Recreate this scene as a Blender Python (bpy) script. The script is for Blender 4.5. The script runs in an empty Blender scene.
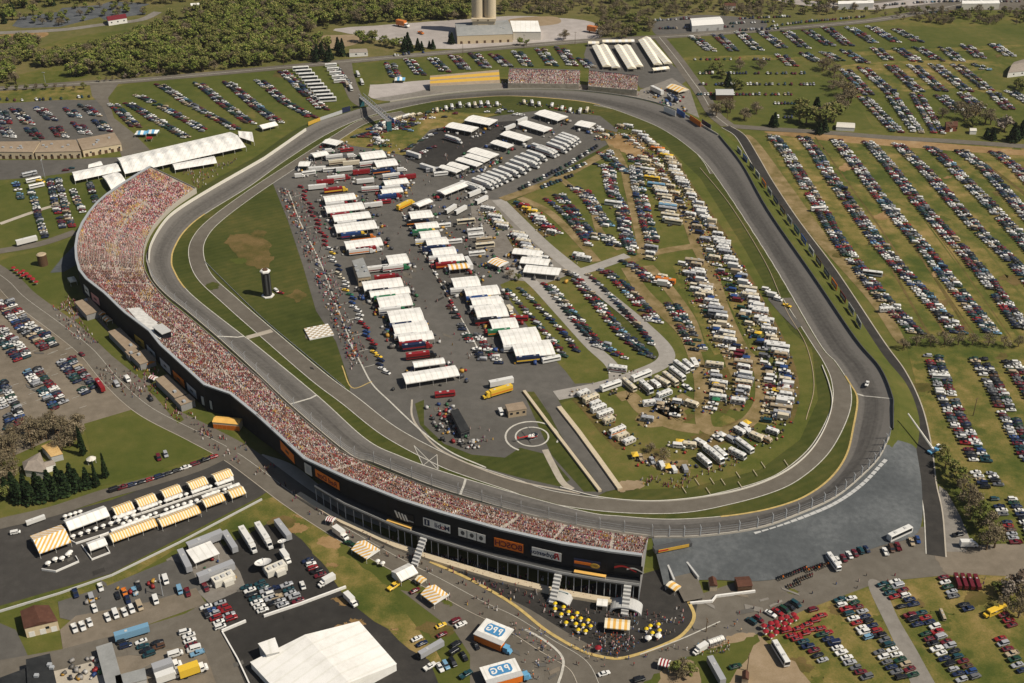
import bpy, math, random
import numpy as np
from mathutils import Vector, Matrix
from mathutils.geometry import tessellate_polygon
R = math.radians
rnd = random.Random(7)
nrs = np.random.RandomState(11)
sc = bpy.context.scene
COL = sc.collection

# ------------------------------------------------------------------ camera
FPX, PITCH, CAMH = 1200.0, R(30.5), 340.0
CP, SP = math.cos(PITCH), math.sin(PITCH)
cam_d = bpy.data.cameras.new('camera'); cam = bpy.data.objects.new('camera', cam_d); COL.objects.link(cam)
cam.location = (0, 0, CAMH); cam.rotation_euler = (math.pi/2 - PITCH, 0, 0)
cam_d.sensor_width = 36; cam_d.lens = FPX/1024*36; cam_d.clip_start = 1; cam_d.clip_end = 20000
sc.camera = cam

def P(px, py, z=0.0):
    """the point at height z that the photograph shows at this pixel"""
    x = (px-512)/FPX; y = (341.5-py)/FPX
    t = (CAMH-z)/(SP-y*CP)
    return Vector((x*t, (CP+y*SP)*t, z))
def ray(px, py):
    x = (px-512)/FPX; y = (341.5-py)/FPX
    return Vector((x, CP+y*SP, -SP+y*CP))
def proj(p):
    d = Vector(p)-Vector((0, 0, CAMH))
    t = d.y*CP-d.z*SP
    return 512+FPX*d.x/t, 341.5-FPX*(d.y*SP+d.z*CP)/t, t
def seg(x1, y1, x2, y2, z=0.0):
    a, b = P(x1, y1, z), P(x2, y2, z)
    d = b-a
    return (a+b)/2, math.atan2(d.y, d.x), d.length
def axis(x, y, dx, dy):
    d = P(x+dx, y+dy)-P(x-dx, y-dy)
    return math.atan2(d.y, d.x)

# ------------------------------------------------------------------ materials
MATS = {}
def base_mat(name):
    m = bpy.data.materials.new(name); m.use_nodes = True
    nt = m.node_tree; b = nt.nodes['Principled BSDF']
    MATS[name] = m
    return m, nt, b
def mat(name, c, rough=0.7, spec=0.3, metal=0.0, var=0.12, scale=2.0):
    if name in MATS: return MATS[name]
    m, nt, b = base_mat(name)
    b.inputs['Roughness'].default_value = rough; b.inputs['Specular IOR Level'].default_value = spec
    b.inputs['Metallic'].default_value = metal
    tc = nt.nodes.new('ShaderNodeTexCoord'); nz = nt.nodes.new('ShaderNodeTexNoise')
    nz.inputs['Scale'].default_value = scale; nz.inputs['Detail'].default_value = 4
    nt.links.new(tc.outputs['Object'], nz.inputs['Vector'])
    r = nt.nodes.new('ShaderNodeValToRGB')
    r.color_ramp.elements[0].position = .3; r.color_ramp.elements[1].position = .72
    r.color_ramp.elements[0].color = (*[max(0, v*(1-var)) for v in c], 1)
    r.color_ramp.elements[1].color = (*[min(1, v*(1+var)) for v in c], 1)
    nt.links.new(nz.outputs['Fac'], r.inputs['Fac']); nt.links.new(r.outputs['Color'], b.inputs['Base Color'])
    return m
def attr_mat(name, rough=0.6, spec=0.3, trans=0):
    if name in MATS: return MATS[name]
    m, nt, b = base_mat(name)
    b.inputs['Roughness'].default_value = rough; b.inputs['Specular IOR Level'].default_value = spec
    a = nt.nodes.new('ShaderNodeAttribute'); a.attribute_name = 'tint'
    nt.links.new(a.outputs['Color'], b.inputs['Base Color'])
    return m
def ground_mat(name, stops, s1=0.012, s2=0.12, s3=1.4, rough=0.95, mix=(.5, .33, .17), stripe=None, lo=.36, hi=.64):
    """three octaves of world-space noise into a colour ramp"""
    if name in MATS: return MATS[name]
    m, nt, b = base_mat(name)
    b.inputs['Roughness'].default_value = rough; b.inputs['Specular IOR Level'].default_value = .15
    tc = nt.nodes.new('ShaderNodeTexCoord')
    acc = None
    for s, w in zip((s1, s2, s3), mix):
        nz = nt.nodes.new('ShaderNodeTexNoise'); nz.inputs['Scale'].default_value = s
        nz.inputs['Detail'].default_value = 5; nz.inputs['Roughness'].default_value = .6
        nt.links.new(tc.outputs['Object'], nz.inputs['Vector'])
        mu = nt.nodes.new('ShaderNodeMath'); mu.operation = 'MULTIPLY'; mu.inputs[1].default_value = w
        nt.links.new(nz.outputs['Fac'], mu.inputs[0])
        if acc is None: acc = mu.outputs[0]
        else:
            ad = nt.nodes.new('ShaderNodeMath'); ad.operation = 'ADD'
            nt.links.new(acc, ad.inputs[0]); nt.links.new(mu.outputs[0], ad.inputs[1]); acc = ad.outputs[0]
    if stripe:
        ang, wl, amt = stripe
        mp = nt.nodes.new('ShaderNodeMapping'); mp.inputs['Rotation'].default_value = (0, 0, ang)
        nt.links.new(tc.outputs['Object'], mp.inputs['Vector'])
        wv = nt.nodes.new('ShaderNodeTexWave'); wv.inputs['Scale'].default_value = 1/wl; wv.inputs['Distortion'].default_value = 1.5
        wv.inputs['Detail'].default_value = 3
        nt.links.new(mp.outputs[0], wv.inputs['Vector'])
        mu = nt.nodes.new('ShaderNodeMath'); mu.operation = 'MULTIPLY_ADD'; mu.inputs[1].default_value = amt; mu.inputs[2].default_value = -amt/2
        nt.links.new(wv.outputs['Fac'], mu.inputs[0])
        ad = nt.nodes.new('ShaderNodeMath'); ad.operation = 'ADD'
        nt.links.new(acc, ad.inputs[0]); nt.links.new(mu.outputs[0], ad.inputs[1]); acc = ad.outputs[0]
    r = nt.nodes.new('ShaderNodeValToRGB'); cr = r.color_ramp
    n = len(stops)
    while len(cr.elements) < n: cr.elements.new(.5)
    for i, c in enumerate(stops):
        cr.elements[i].position = lo+(hi-lo)*i/(n-1); cr.elements[i].color = (*c, 1)
    nt.links.new(acc, r.inputs['Fac']); nt.links.new(r.outputs['Color'], b.inputs['Base Color'])
    bp = nt.nodes.new('ShaderNodeBump'); bp.inputs['Strength'].default_value = .25; bp.inputs['Distance'].default_value = .3
    nt.links.new(acc, bp.inputs['Height']); nt.links.new(bp.outputs[0], b.inputs['Normal'])
    return m

G_GRASS = ground_mat('grass_field', [(.050, .062, .010), (.076, .086, .015), (.112, .106, .025), (.17, .125, .04)])
G_LAWN = ground_mat('lawn_grass', [(.047, .060, .010), (.067, .079, .014), (.094, .095, .021), (.15, .118, .036)], lo=.34, hi=.68)
G_MOWN = ground_mat('mown_grass', [(.033, .042, .007), (.049, .058, .011), (.069, .071, .016), (.11, .09, .024)], stripe=(R(60), 14, .045))
G_DRY = ground_mat('dry_grass', [(.050, .068, .011), (.085, .092, .018), (.160, .130, .035), (.27, .185, .07)], s1=.02, lo=.39, hi=.61)
G_DIRT = ground_mat('bare_dirt', [(.14, .085, .03), (.22, .135, .055), (.30, .19, .09), (.36, .25, .14)])
G_SAND = ground_mat('sand_dirt', [(.19, .135, .078), (.26, .19, .115), (.34, .255, .17)])
G_PINK = ground_mat('crushed_stone', [(.26, .23, .21), (.34, .30, .275), (.43, .385, .355)])
G_GRAVEL = ground_mat('gravel_lane', [(.14, .12, .10), (.20, .18, .155), (.26, .235, .205)], s2=.25, s3=2.5)
G_GREYA = ground_mat('grey_asphalt', [(.040, .037, .033), (.055, .050, .045), (.082, .075, .067)], s2=.2, s3=2)
G_LANE = ground_mat('pale_gravel', [(.22, .20, .18), (.29, .265, .235), (.36, .33, .30)], s2=.25, s3=2.5)
G_TRAIL = ground_mat('trail_dirt', [(.11, .088, .028), (.17, .125, .05), (.23, .165, .08), (.29, .21, .11)], s1=.06)
G_WORNL = ground_mat('worn_lawn', [(.050, .050, .010), (.085, .070, .018), (.14, .095, .035), (.18, .12, .05)], s1=.05)
G_LOT = ground_mat('worn_lot', [(.12, .098, .070), (.17, .14, .105), (.225, .185, .14)], s2=.2, s3=2)
G_ASPH = ground_mat('asphalt', [(.078, .071, .062), (.102, .094, .083), (.135, .123, .109)], s2=.18, s3=2.2)
G_ROAD = ground_mat('road_asphalt', [(.098, .084, .066), (.128, .111, .089), (.165, .146, .119)], s2=.2, s3=2)
G_DARK = ground_mat('new_asphalt', [(.025, .023, .021), (.036, .033, .030), (.058, .052, .046)], s2=.2, s3=2)
G_BANKST = ground_mat('stone_bank', [(.058, .063, .066), (.086, .092, .095), (.135, .141, .143)], s1=.03, s2=.4, s3=3)
G_LINEW = mat('white_line', (.48, .45, .39), .8, var=.2, scale=.6)
G_LINEY = mat('yellow_line', (.46, .33, .12), .8, var=.2, scale=.6)
G_CONC = ground_mat('pale_concrete', [(.30, .26, .21), (.40, .35, .28), (.48, .43, .36)], s2=.3, s3=2)
G_WOODF = ground_mat('wood_floor', [(.07, .078, .018), (.115, .105, .032), (.17, .13, .055)])

# ------------------------------------------------------------------ mesh building
class MB:
    def __init__(self): self.v = []; self.f = []; self.m = []
    def add(self, vs, fs, m=0):
        o = len(self.v); self.v += [tuple(p) for p in vs]
        for f in fs: self.f.append(tuple(i+o for i in f)); self.m.append(m)
        return self
    def box(self, x0, x1, y0, y1, z0, z1, m=0, bottom=True):
        vs = [(x0, y0, z0), (x1, y0, z0), (x1, y1, z0), (x0, y1, z0), (x0, y0, z1), (x1, y0, z1), (x1, y1, z1), (x0, y1, z1)]
        fs = [(4, 5, 6, 7), (0, 1, 5, 4), (1, 2, 6, 5), (2, 3, 7, 6), (3, 0, 4, 7)]
        if bottom: fs.append((3, 2, 1, 0))
        return self.add(vs, fs, m)
    def frus(self, b, zb, t, zt, m=0, mt=None):
        """b,t = (x0,x1,y0,y1)"""
        vs = [(b[0], b[2], zb), (b[1], b[2], zb), (b[1], b[3], zb), (b[0], b[3], zb), (t[0], t[2], zt), (t[1], t[2], zt), (t[1], t[3], zt), (t[0], t[3], zt)]
        self.add(vs, [(0, 1, 5, 4), (1, 2, 6, 5), (2, 3, 7, 6), (3, 0, 4, 7)], m)
        if mt is not None: self.add(vs[4:], [(0, 1, 2, 3)], mt)
        return self
    def loft(self, secs, m=0, caps=True):
        """secs: list of equal-length rings"""
        n = len(secs[0]); o = len(self.v)
        for s in secs: self.v += [tuple(p) for p in s]
        for i in range(len(secs)-1):
            for k in range(n):
                a = o+i*n+k; b = o+i*n+(k+1) % n
                self.f.append((a, b, b+n, a+n)); self.m.append(m)
        if caps:
            self.f.append(tuple(o+k for k in range(n))[::-1]); self.m.append(m)
            self.f.append(tuple(o+(len(secs)-1)*n+k for k in range(n))); self.m.append(m)
        return self
    def prof(self, x_half, pts, m=0):
        """extrude a side profile (y across): pts (x,z)"""
        return self.loft([[(x, -x_half, z) for x, z in pts], [(x, x_half, z) for x, z in pts]], m)
    def cyl(self, x, y, z0, z1, r0, r1=None, n=8, m=0):
        r1 = r0 if r1 is None else r1
        return self.loft([[(x+r*math.cos(2*math.pi*k/n), y+r*math.sin(2*math.pi*k/n), z) for k in range(n)] for r, z in ((r0, z0), (r1, z1))], m)
    def tube(self, a, b, r0, r1=None, n=5, m=0):
        r1 = r0 if r1 is None else r1
        a, b = Vector(a), Vector(b); d = (b-a).normalized()
        u = d.orthogonal().normalized(); w = d.cross(u)
        return self.loft([[p+(u*math.cos(2*math.pi*k/n)+w*math.sin(2*math.pi*k/n))*r for k in range(n)] for p, r in ((a, r0), (b, r1))], m)
    def poly(self, pts, z0, z1, m=0, mt=None):
        """vertical prism over a world xy polygon"""
        n = len(pts)
        a = sum(pts[i][0]*pts[(i+1) % n][1]-pts[(i+1) % n][0]*pts[i][1] for i in range(n))
        if a < 0: pts = pts[::-1]
        lo = [(p[0], p[1], z0) for p in pts]; hi = [(p[0], p[1], z1) for p in pts]
        self.add(lo+hi, [(i, (i+1) % n, n+(i+1) % n, n+i) for i in range(n)], m)
        self.add(hi, [tuple(range(n))], m if mt is None else mt)
        return self
    def mesh(self, name, mats):
        me = bpy.data.meshes.new(name)
        me.from_pydata(self.v, [], self.f)
        for mm in (mats if isinstance(mats, (list, tuple)) else [mats]): me.materials.append(mm)
        me.polygons.foreach_set('material_index', self.m)
        me.update()
        return me
def link(name, me, parent=None, loc=None, rot=None):
    o = bpy.data.objects.new(name, me); COL.objects.link(o)
    if parent is not None: o.parent = parent
    if loc is not None: o.location = loc
    if rot is not None: o.rotation_euler = (0, 0, rot)
    return o
def tag(o, label, cat, group=None):
    o['label'] = label; o['category'] = cat
    if group: o['group'] = group
    return o
def struct(name, me):
    o = link(name, me); o['kind'] = 'structure'; return o
def stuff(o, label=None, cat=None):
    o['kind'] = 'stuff'
    if label: o['label'] = label
    if cat: o['category'] = cat
    return o
def thing(name, label, cat, loc=(0, 0, 0), rot=0.0, group=None):
    e = link(name, None, None, loc, rot); e.empty_display_size = .5
    return tag(e, label, cat, group)
ORD = ['first', 'second', 'third', 'fourth', 'fifth', 'sixth', 'seventh', 'eighth', 'ninth', 'tenth', 'eleventh', 'twelfth', 'thirteenth',
       'fourteenth', 'fifteenth', 'sixteenth', 'seventeenth', 'eighteenth', 'nineteenth', 'twentieth']
def ordn(i):
    if i < 20: return ORD[i]
    n = i+1
    tens = ['', '', 'twenty', 'thirty', 'forty', 'fifty', 'sixty', 'seventy', 'eighty', 'ninety'][min(9, n//10)]
    return (tens[:-1]+'ieth') if n % 10 == 0 else tens+'-'+ORD[n % 10-1]

def crspline(pts, n=8, closed=False):
    out = []; N = len(pts)
    rng = range(N) if closed else range(N-1)
    for i in rng:
        p1, p2 = pts[i], pts[(i+1) % N]
        p0 = pts[(i-1) % N] if closed or i > 0 else p1*2-p2
        p3 = pts[(i+2) % N] if closed or i < N-2 else p2*2-p1
        for k in range(n):
            t = k/n
            out.append(.5*((2*p1)+(p2-p0)*t+(2*p0-5*p1+4*p2-p3)*t*t+(3*p1-p0-3*p2+p3)*t**3))
    if not closed: out.append(pts[-1])
    return out
LZ = .035
LC = [0]
def lift(layer):
    LC[0] += 1
    return layer*LZ+(LC[0] % 11)*.003
def patch(name, pts, m, layer=1, smooth=True, rough=0.0, z=None):
    """ground sheet over a pixel polygon, unprojected onto the ground"""
    w = [P(x, y) for x, y in pts]
    if smooth: w = crspline(w, 6, True)
    if rough:
        w = [p+Vector((rnd.uniform(-rough, rough), rnd.uniform(-rough, rough), 0)) for p in w]
    zz = lift(layer) if z is None else z
    vs = [(p.x, p.y, zz) for p in w]
    tris = tessellate_polygon([[Vector((p.x, p.y, 0)) for p in w]])
    fs = []
    for t in tris:
        a, b, c = (Vector(vs[i]) for i in t)
        fs.append(tuple(t) if (b-a).cross(c-a).z > 0 else tuple(t)[::-1])
    return struct(name, MB().add(vs, fs).mesh(name, m))
def ribbon_pts(w, width, off=0.0):
    L, Rr = [], []
    for i, p in enumerate(w):
        d = (w[min(i+1, len(w)-1)]-w[max(i-1, 0)]); d.z = 0; d.normalize()
        nrm = Vector((-d.y, d.x, 0))
        L.append(p+nrm*(off+width/2)); Rr.append(p+nrm*(off-width/2))
    return L, Rr
def ribbon(name, pts, width, m, layer=3, off=0.0, n=8, world=False, build=True):
    w = crspline([p.copy() for p in pts] if world else [P(x, y) for x, y in pts], n)
    L, Rr = ribbon_pts(w, width, off)
    zz = lift(layer)
    vs = []
    for a, b in zip(L, Rr): vs += [(a.x, a.y, zz), (b.x, b.y, zz)]
    fs = [(2*i, 2*i+1, 2*i+3, 2*i+2) for i in range(len(w)-1)]
    if not build: return vs, fs
    return struct(name, MB().add(vs, fs).mesh(name, m))

# ------------------------------------------------------------------ merged copies (stuff)
def rot_np(a):
    c, s = np.cos(a), np.sin(a); return c, s
class Proto:
    """small colour-coded mesh: faces carry None (takes the copy's colour) or a fixed rgb"""
    def __init__(self): self.v = []; self.f = []; self.c = []
    def addmb(self, mb, cols):
        o = len(self.v); self.v += mb.v
        for f, mi in zip(mb.f, mb.m): self.f.append(tuple(i+o for i in f)); self.c.append(cols[mi])
        return self
def merged(name, items, m):
    """items: (proto, x, y, z, rot, scale, rgb); ONE mesh with a per-face tint"""
    V = []; Lp = []; Ls = []; T = []; off = 0; loop_tot = 0
    by = {}
    for it in items: by.setdefault(id(it[0]), []).append(it)
    for k, its in by.items():
        p = its[0][0]
        pv = np.array(p.v, float); n = len(its)
        X = np.array([[i[1], i[2], i[3]] for i in its]); A = np.array([i[4] for i in its])
        S = np.array([np.broadcast_to(np.array(i[5], float), 3) for i in its]); C = np.array([i[6] for i in its])
        v = pv[None]*S[:, None, :]
        c, s = np.cos(A)[:, None], np.sin(A)[:, None]
        v = np.stack([v[..., 0]*c-v[..., 1]*s, v[..., 0]*s+v[..., 1]*c, v[..., 2]], -1)+X[:, None, :]
        V.append(v.reshape(-1, 3))
        fl = np.concatenate([np.array(f) for f in p.f]); sz = np.array([len(f) for f in p.f])
        Lp.append((fl[None]+(np.arange(n)*len(pv))[:, None]+off).ravel())
        Ls.append(np.tile(sz, n))
        t = np.zeros((n, len(p.f), 4)); t[..., 3] = 1
        for j, cc in enumerate(p.c): t[:, j, :3] = C if cc is None else (C*cc if isinstance(cc, float) else np.array(cc))
        T.append(t.reshape(-1, 4)); off += n*len(pv)
    V = np.concatenate(V); Lp = np.concatenate(Lp); Ls = np.concatenate(Ls); T = np.concatenate(T)
    me = bpy.data.meshes.new(name)
    me.vertices.add(len(V)); me.vertices.foreach_set('co', V.ravel().astype(np.float32))
    me.loops.add(len(Lp)); me.loops.foreach_set('vertex_index', Lp.astype(np.int32))
    me.polygons.add(len(Ls)); st = np.concatenate([[0], np.cumsum(Ls)[:-1]])
    me.polygons.foreach_set('loop_start', st.astype(np.int32)); me.polygons.foreach_set('loop_total', Ls.astype(np.int32))
    me.update(calc_edges=True)
    at = me.attributes.new('tint', 'FLOAT_COLOR', 'FACE'); at.data.foreach_set('color', T.ravel().astype(np.float32))
    me.materials.append(m); me.validate()
    return link(name, me)
# ------------------------------------------------------------------ ground
def sheet():
    n = 60; vs = []; fs = []
    for j in range(n+1):
        for i in range(n+1): vs.append((-6000+12000*i/n, -2000+14000*j/n, 0))
    for j in range(n):
        for i in range(n):
            a = j*(n+1)+i; fs.append((a, a+1, a+n+2, a+n+1))
    return struct('ground', MB().add(vs, fs).mesh('ground', G_GRASS))
sheet()
pa = patch
# far wooded ground, meadows and yards along the top
pa('woodland_ground', [(-400, -60), (1500, -60), (1500, -2), (1000, 2), (930, 8), (860, 17), (760, 28), (680, 36), (640, 30), (600, 42), (420, 50), (350, 60), (250, 69), (120, 82), (0, 86), (-300, 95)], G_WOODF, 1, False)
pa('meadow', [(35, 50), (60, 40), (100, 33), (140, 30), (130, 40), (80, 55), (42, 58)], G_GRASS, 2)
pa('meadow', [(10, 78), (60, 66), (92, 64), (84, 78), (40, 84)], G_GRASS, 2)
pa('storage_lot', [(12, 26), (20, 17), (58, 12), (62, 8), (100, 5), (112, 1), (150, 4), (140, 8), (146, 14), (104, 20), (100, 17), (60, 27), (22, 28)], ground_mat('slate_yard', [(.055, .06, .066), (.085, .09, .096), (.12, .125, .128)], s1=.03), 2, False)
pa('sand_patch', [(-4, 36), (20, 33), (46, 32), (44, 37), (10, 42), (-4, 42)], G_DIRT, 2, rough=.8)
pa('quarry_yard', [(335, 29), (400, 24), (455, 20), (520, 16), (592, 22), (602, 37), (560, 44), (512, 46), (455, 49), (430, 48), (408, 44), (385, 42), (360, 36)], G_PINK, 2, rough=1)
pa('sandy_yard', [(280, 42), (320, 36), (365, 36), (350, 46), (300, 50)], G_SAND, 2, rough=1)
pa('dirt_yard', [(508, 20), (530, 17), (556, 17), (560, 23), (540, 26), (512, 26)], G_SAND, 3)
pa('parking_lot', [(655, 22), (700, 15), (760, 20), (760, 30), (700, 35), (660, 37)], G_ASPH, 2)
pa('parking_lot', [(860, 3), (960, -6), (1060, -8), (1060, 8), (960, 10), (900, 8)], G_ROAD, 2)
# lots
pa('asphalt_lot', [(-40, 104), (60, 100), (100, 100), (118, 128), (122, 147), (60, 152), (-40, 160)], G_ASPH, 2, False)
pa('dry_verge', [(-20, 88), (60, 87), (90, 86), (96, 99), (60, 100), (-20, 103)], G_DRY, 2)
pa('service_lot', [(-40, 160), (60, 160), (122, 157), (124, 163), (75, 172), (40, 177), (-40, 183)], G_ASPH, 2, False)
pa('junction_road', [(90, 85), (120, 82), (108, 98), (114, 118), (132, 132), (150, 150), (122, 157), (112, 130), (103, 108), (92, 96)], G_ROAD, 3, False)
pa('worn_lot', [(-60, 262), (0, 276), (35, 298), (78, 330), (102, 356), (136, 398), (138, 410), (86, 424), (78, 438), (50, 440), (0, 462), (-60, 470)], G_LOT, 2, False)
pa('track_side_gravel', [(372, 98), (385, 92), (440, 86), (520, 83), (600, 86), (660, 96), (640, 100), (560, 90), (470, 92), (400, 101)], G_GRAVEL, 2)
pa('gravel_yard', [(365, 85), (428, 78), (440, 86), (385, 97), (370, 97)], G_PINK, 2, rough=.6)
pa('paddock_lot', [(584, 55), (588, 42), (640, 40), (668, 62), (690, 78), (672, 92), (640, 88), (632, 76), (590, 73)], G_ASPH, 3, False)
pa('media_yard', [(640, 90), (672, 78), (690, 90), (700, 120), (690, 124), (655, 106), (640, 96)], G_GRAVEL, 3, False)
pa('dry_strip', [(765, 40), (860, 34), (935, 28), (1060, 24), (1060, 46), (900, 52), (770, 54)], G_LAWN, 2)
pa('dirt_lane', [(690, 57), (770, 55), (900, 50), (1060, 43), (1060, 46), (900, 54), (770, 60), (692, 61)], G_DRY, 3)
pa('dry_parking_field', [(840, 66), (1000, 62), (1030, 100), (1010, 103), (960, 88), (860, 96), (838, 90)], G_DRY, 2)
pa('green_yard', [(690, 62), (760, 60), (835, 66), (850, 96), (868, 120), (860, 130), (740, 126), (705, 96)], G_LAWN, 2)
pa('green_yard', [(985, 72), (1060, 66), (1060, 100), (1000, 90)], G_LAWN, 3)
pa('parking_field', [(765, 134), (1060, 150), (1090, 370), (1010, 345), (908, 344), (880, 300), (830, 240), (790, 190)], G_DRY, 2, False)
pa('worn_track', [(745, 140), (756, 140), (790, 185), (830, 240), (880, 300), (905, 340), (895, 340), (868, 300), (815, 240), (775, 190)], G_TRAIL, 3)
pa('worn_track', [(764, 132), (800, 133), (900, 140), (1060, 154), (1060, 158), (900, 147), (800, 138)], G_DIRT, 3)
for a, b in (((806, 137), (935, 338)), ((836, 141), (975, 338)), ((866, 142), (1010, 338)), ((900, 146), (1050, 330)), ((930, 148), (1050, 270)), ((963, 152), (1050, 220))):
    for o_ in (-1.6, 1.6, 6):
        if rnd.random() < .75: ribbon('wheel_ruts', [a, ((a[0]+b[0])/2+rnd.uniform(1, 6), (a[1]+b[1])/2), b], rnd.uniform(.7, 2.2), rnd.choice([G_WORNL, G_DIRT, G_WORNL, G_GRASS]), 3, o_+rnd.uniform(-1, 1))
pa('dry_lot', [(905, 340), (1060, 348), (1060, 560), (960, 540), (930, 440)], G_DRY, 2, False)
pa('parking_field', [(750, 640), (800, 612), (870, 584), (960, 574), (1080, 572), (1080, 720), (800, 720)], G_DRY, 2, False)
pa('dirt_verge', [(935, 548), (975, 545), (1060, 545), (1060, 575), (960, 575), (940, 566)], G_LOT, 4, rough=1)
pa('dirt_drive', [(722, 640), (750, 632), (764, 640), (800, 670), (830, 720), (730, 720), (720, 680), (705, 660)], G_SAND, 4, rough=1)
pa('gravel_drive', [(868, 585), (882, 584), (898, 618), (922, 660), (952, 720), (928, 720), (893, 640)], G_GRAVEL, 4)
pa('stone_lane', [(690, 598), (760, 574), (850, 552), (905, 528), (938, 526), (944, 556), (960, 560), (960, 574), (880, 582), (800, 612), (755, 640), (700, 660), (640, 700), (540, 720), (548, 640), (590, 660), (617, 659), (660, 647), (692, 628)], G_ROAD, 3, False)
# behind the grandstand
pa('fan_plaza', [(434, 553), (470, 560), (560, 590), (640, 575), (690, 560), (700, 590), (694, 622), (686, 634), (660, 647), (617, 659), (592, 655), (540, 622), (480, 590), (430, 562)], G_DARK, 4, False)
pa('forecourt', [(400, 590), (480, 606), (515, 612), (552, 640), (562, 662), (552, 720), (470, 720), (470, 655), (455, 632)], G_ROAD, 2, False)
pa('gate_paving', [(70, 318), (92, 306), (140, 372), (152, 384), (140, 400), (120, 372), (96, 346), (78, 334)], G_ROAD, 3, False)
pa('hospitality_lot', [(-40, 535), (0, 525), (60, 514), (112, 500), (232, 456), (258, 468), (276, 486), (258, 498), (110, 574), (0, 606), (-40, 614)], G_GREYA, 3, False)
pa('gravel_pad', [(939, 486), (947, 492), (960, 516), (970, 540), (966, 552), (940, 552)], G_GRAVEL, 5, False)
pa('grass_bank', [(-20, 604), (110, 576), (262, 500), (300, 512), (335, 545), (345, 585), (300, 540), (215, 532), (115, 585), (60, 602)], G_DRY, 2)
pa('grass_bank', [(300, 512), (340, 548), (390, 590), (440, 660), (420, 655), (350, 600), (310, 545)], G_DRY, 3, rough=1)
pa('dirt_patch', [(236, 448), (262, 462), (290, 486), (300, 506), (270, 490), (244, 462)], G_DIRT, 3, rough=1)
pa('broadcast_lot', [(205, 592), (196, 560), (250, 533), (275, 520), (302, 540), (350, 595), (388, 606), (426, 652), (445, 700), (255, 700), (226, 655), (208, 620)], G_DARK, 3, False)
pa('gravel_court', [(166, 560), (215, 532), (226, 552), (240, 572), (246, 588), (210, 604), (190, 585)], G_GRAVEL, 4, False)
pa('works_yard', [(58, 602), (110, 585), (170, 560), (190, 566), (202, 590), (150, 606), (76, 622), (60, 618)], G_ASPH, 4, False)
pa('works_yard', [(76, 616), (150, 602), (196, 588), (206, 604), (150, 624), (64, 656), (60, 630)], G_LOT, 4, False)
pa('town_road', [(-20, 664), (60, 650), (120, 634), (185, 614), (206, 602), (226, 640), (252, 700), (222, 700), (205, 652), (190, 646), (100, 660), (-20, 690)], G_ROAD, 5, False)
pa('worn_lot', [(98, 660), (190, 646), (206, 654), (224, 700), (98, 700)], G_LOT, 4, False)
pa('storage_yard', [(50, 660), (98, 650), (112, 700), (50, 700)], G_CONC, 4, False)
pa('car_park', [(-20, 615), (16, 630), (28, 656), (-20, 664)], G_ASPH, 3, False)
pa('grass_plot', [(84, 424), (138, 408), (150, 408), (236, 446), (222, 450), (160, 470), (112, 484), (100, 486), (92, 460)], G_LAWN, 3, False)
pa('lawn', [(74, 320), (92, 314), (122, 348), (146, 370), (142, 380), (112, 356)], G_LAWN, 5, False)
pa('lawn', [(146, 386), (160, 384), (184, 420), (178, 424)], G_LAWN, 5, False)
pa('lawn', [(190, 420), (206, 412), (250, 446), (262, 462)], G_LAWN, 5, False)
pa('lawn', [(332, 530), (350, 532), (440, 580), (470, 604), (452, 622), (472, 660), (470, 720), (442, 720), (402, 640), (352, 580)], G_LAWN, 2, False)
pa('verge', [(690, 655), (742, 640), (758, 640), (712, 700), (690, 700), (640, 690), (660, 672)], G_LAWN, 5, rough=.8)
pa('dirt_patch', [(664, 668), (690, 660), (700, 676), (690, 700), (660, 700)], G_SAND, 6, rough=.8)
pa('lawn', [(0, 186), (90, 168), (130, 172), (80, 226), (60, 240), (0, 250)], G_LAWN, 1)
pa('lawn', [(0, 262), (44, 250), (80, 240), (76, 300), (48, 302), (20, 284)], G_LAWN, 2)
pa('stone_bank', [(50, 273), (62, 258), (77, 243), (78, 264), (64, 272)], G_BANKST, 3, False)
pa('grass_lot', [(110, 102), (120, 86), (230, 74), (350, 62), (366, 100), (300, 128), (240, 132), (160, 148), (140, 130)], G_LAWN, 2)
pa('grass_lot', [(356, 66), (460, 52), (590, 43), (588, 70), (430, 80), (364, 84)], G_LAWN, 2)
pa('grass_lot', [(672, 40), (760, 32), (925, 26), (920, 46), (700, 60)], G_LAWN, 3)

# ------------------------------------------------------------------ roads
def road(name, pts, w, m=G_ROAD, layer=6, lines=None, n=8):
    o = ribbon(name, pts, w, m, layer, 0, n)
    for k, (off, lw, lm) in enumerate(lines or ()):
        ribbon('road_marking', pts, lw, lm, layer+1, off, n)
    return o
road('main_road', [(-80, 94), (90, 83), (130, 81), (256, 70), (353, 61), (463, 51), (512, 47), (587, 41), (662, 37), (737, 32), (768, 30), (868, 21), (923, 12), (980, 0), (1040, -14)], 13, G_ROAD, 6, [(0, .5, G_LINEW)])
road('country_road', [(-60, 36), (0, 33), (60, 30), (100, 25), (140, 20), (158, 12)], 10, G_GRAVEL, 4)
road('highway', [(760, -9), (793, 1), (830, 5), (868, 7), (908, 3), (960, -2), (1080, -8)], 22, G_PINK, 4)
road('side_road', [(345, 62), (348, 78), (356, 98), (366, 106)], 12, G_ROAD, 5)
road('crossing_road', [(659, 37), (676, 58), (689, 76), (702, 94), (714, 114), (728, 126)], 12, G_ROAD, 6, [(0, .4, G_LINEW)])
road('county_road', [(726, 126), (768, 129), (830, 133), (893, 138), (960, 142), (1060, 149)], 9, G_ROAD, 6)
road('perimeter_road', [(726, 127), (740, 136), (752, 155), (768, 183), (793, 221), (830, 271), (876, 341), (898, 372), (914, 407), (923, 447), (927, 482), (933, 512), (936, 556)], 7.6, G_DARK, 7, [(-4.1, .5, G_LINEW), (4.1, .6, G_CONC)], 10)
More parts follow.
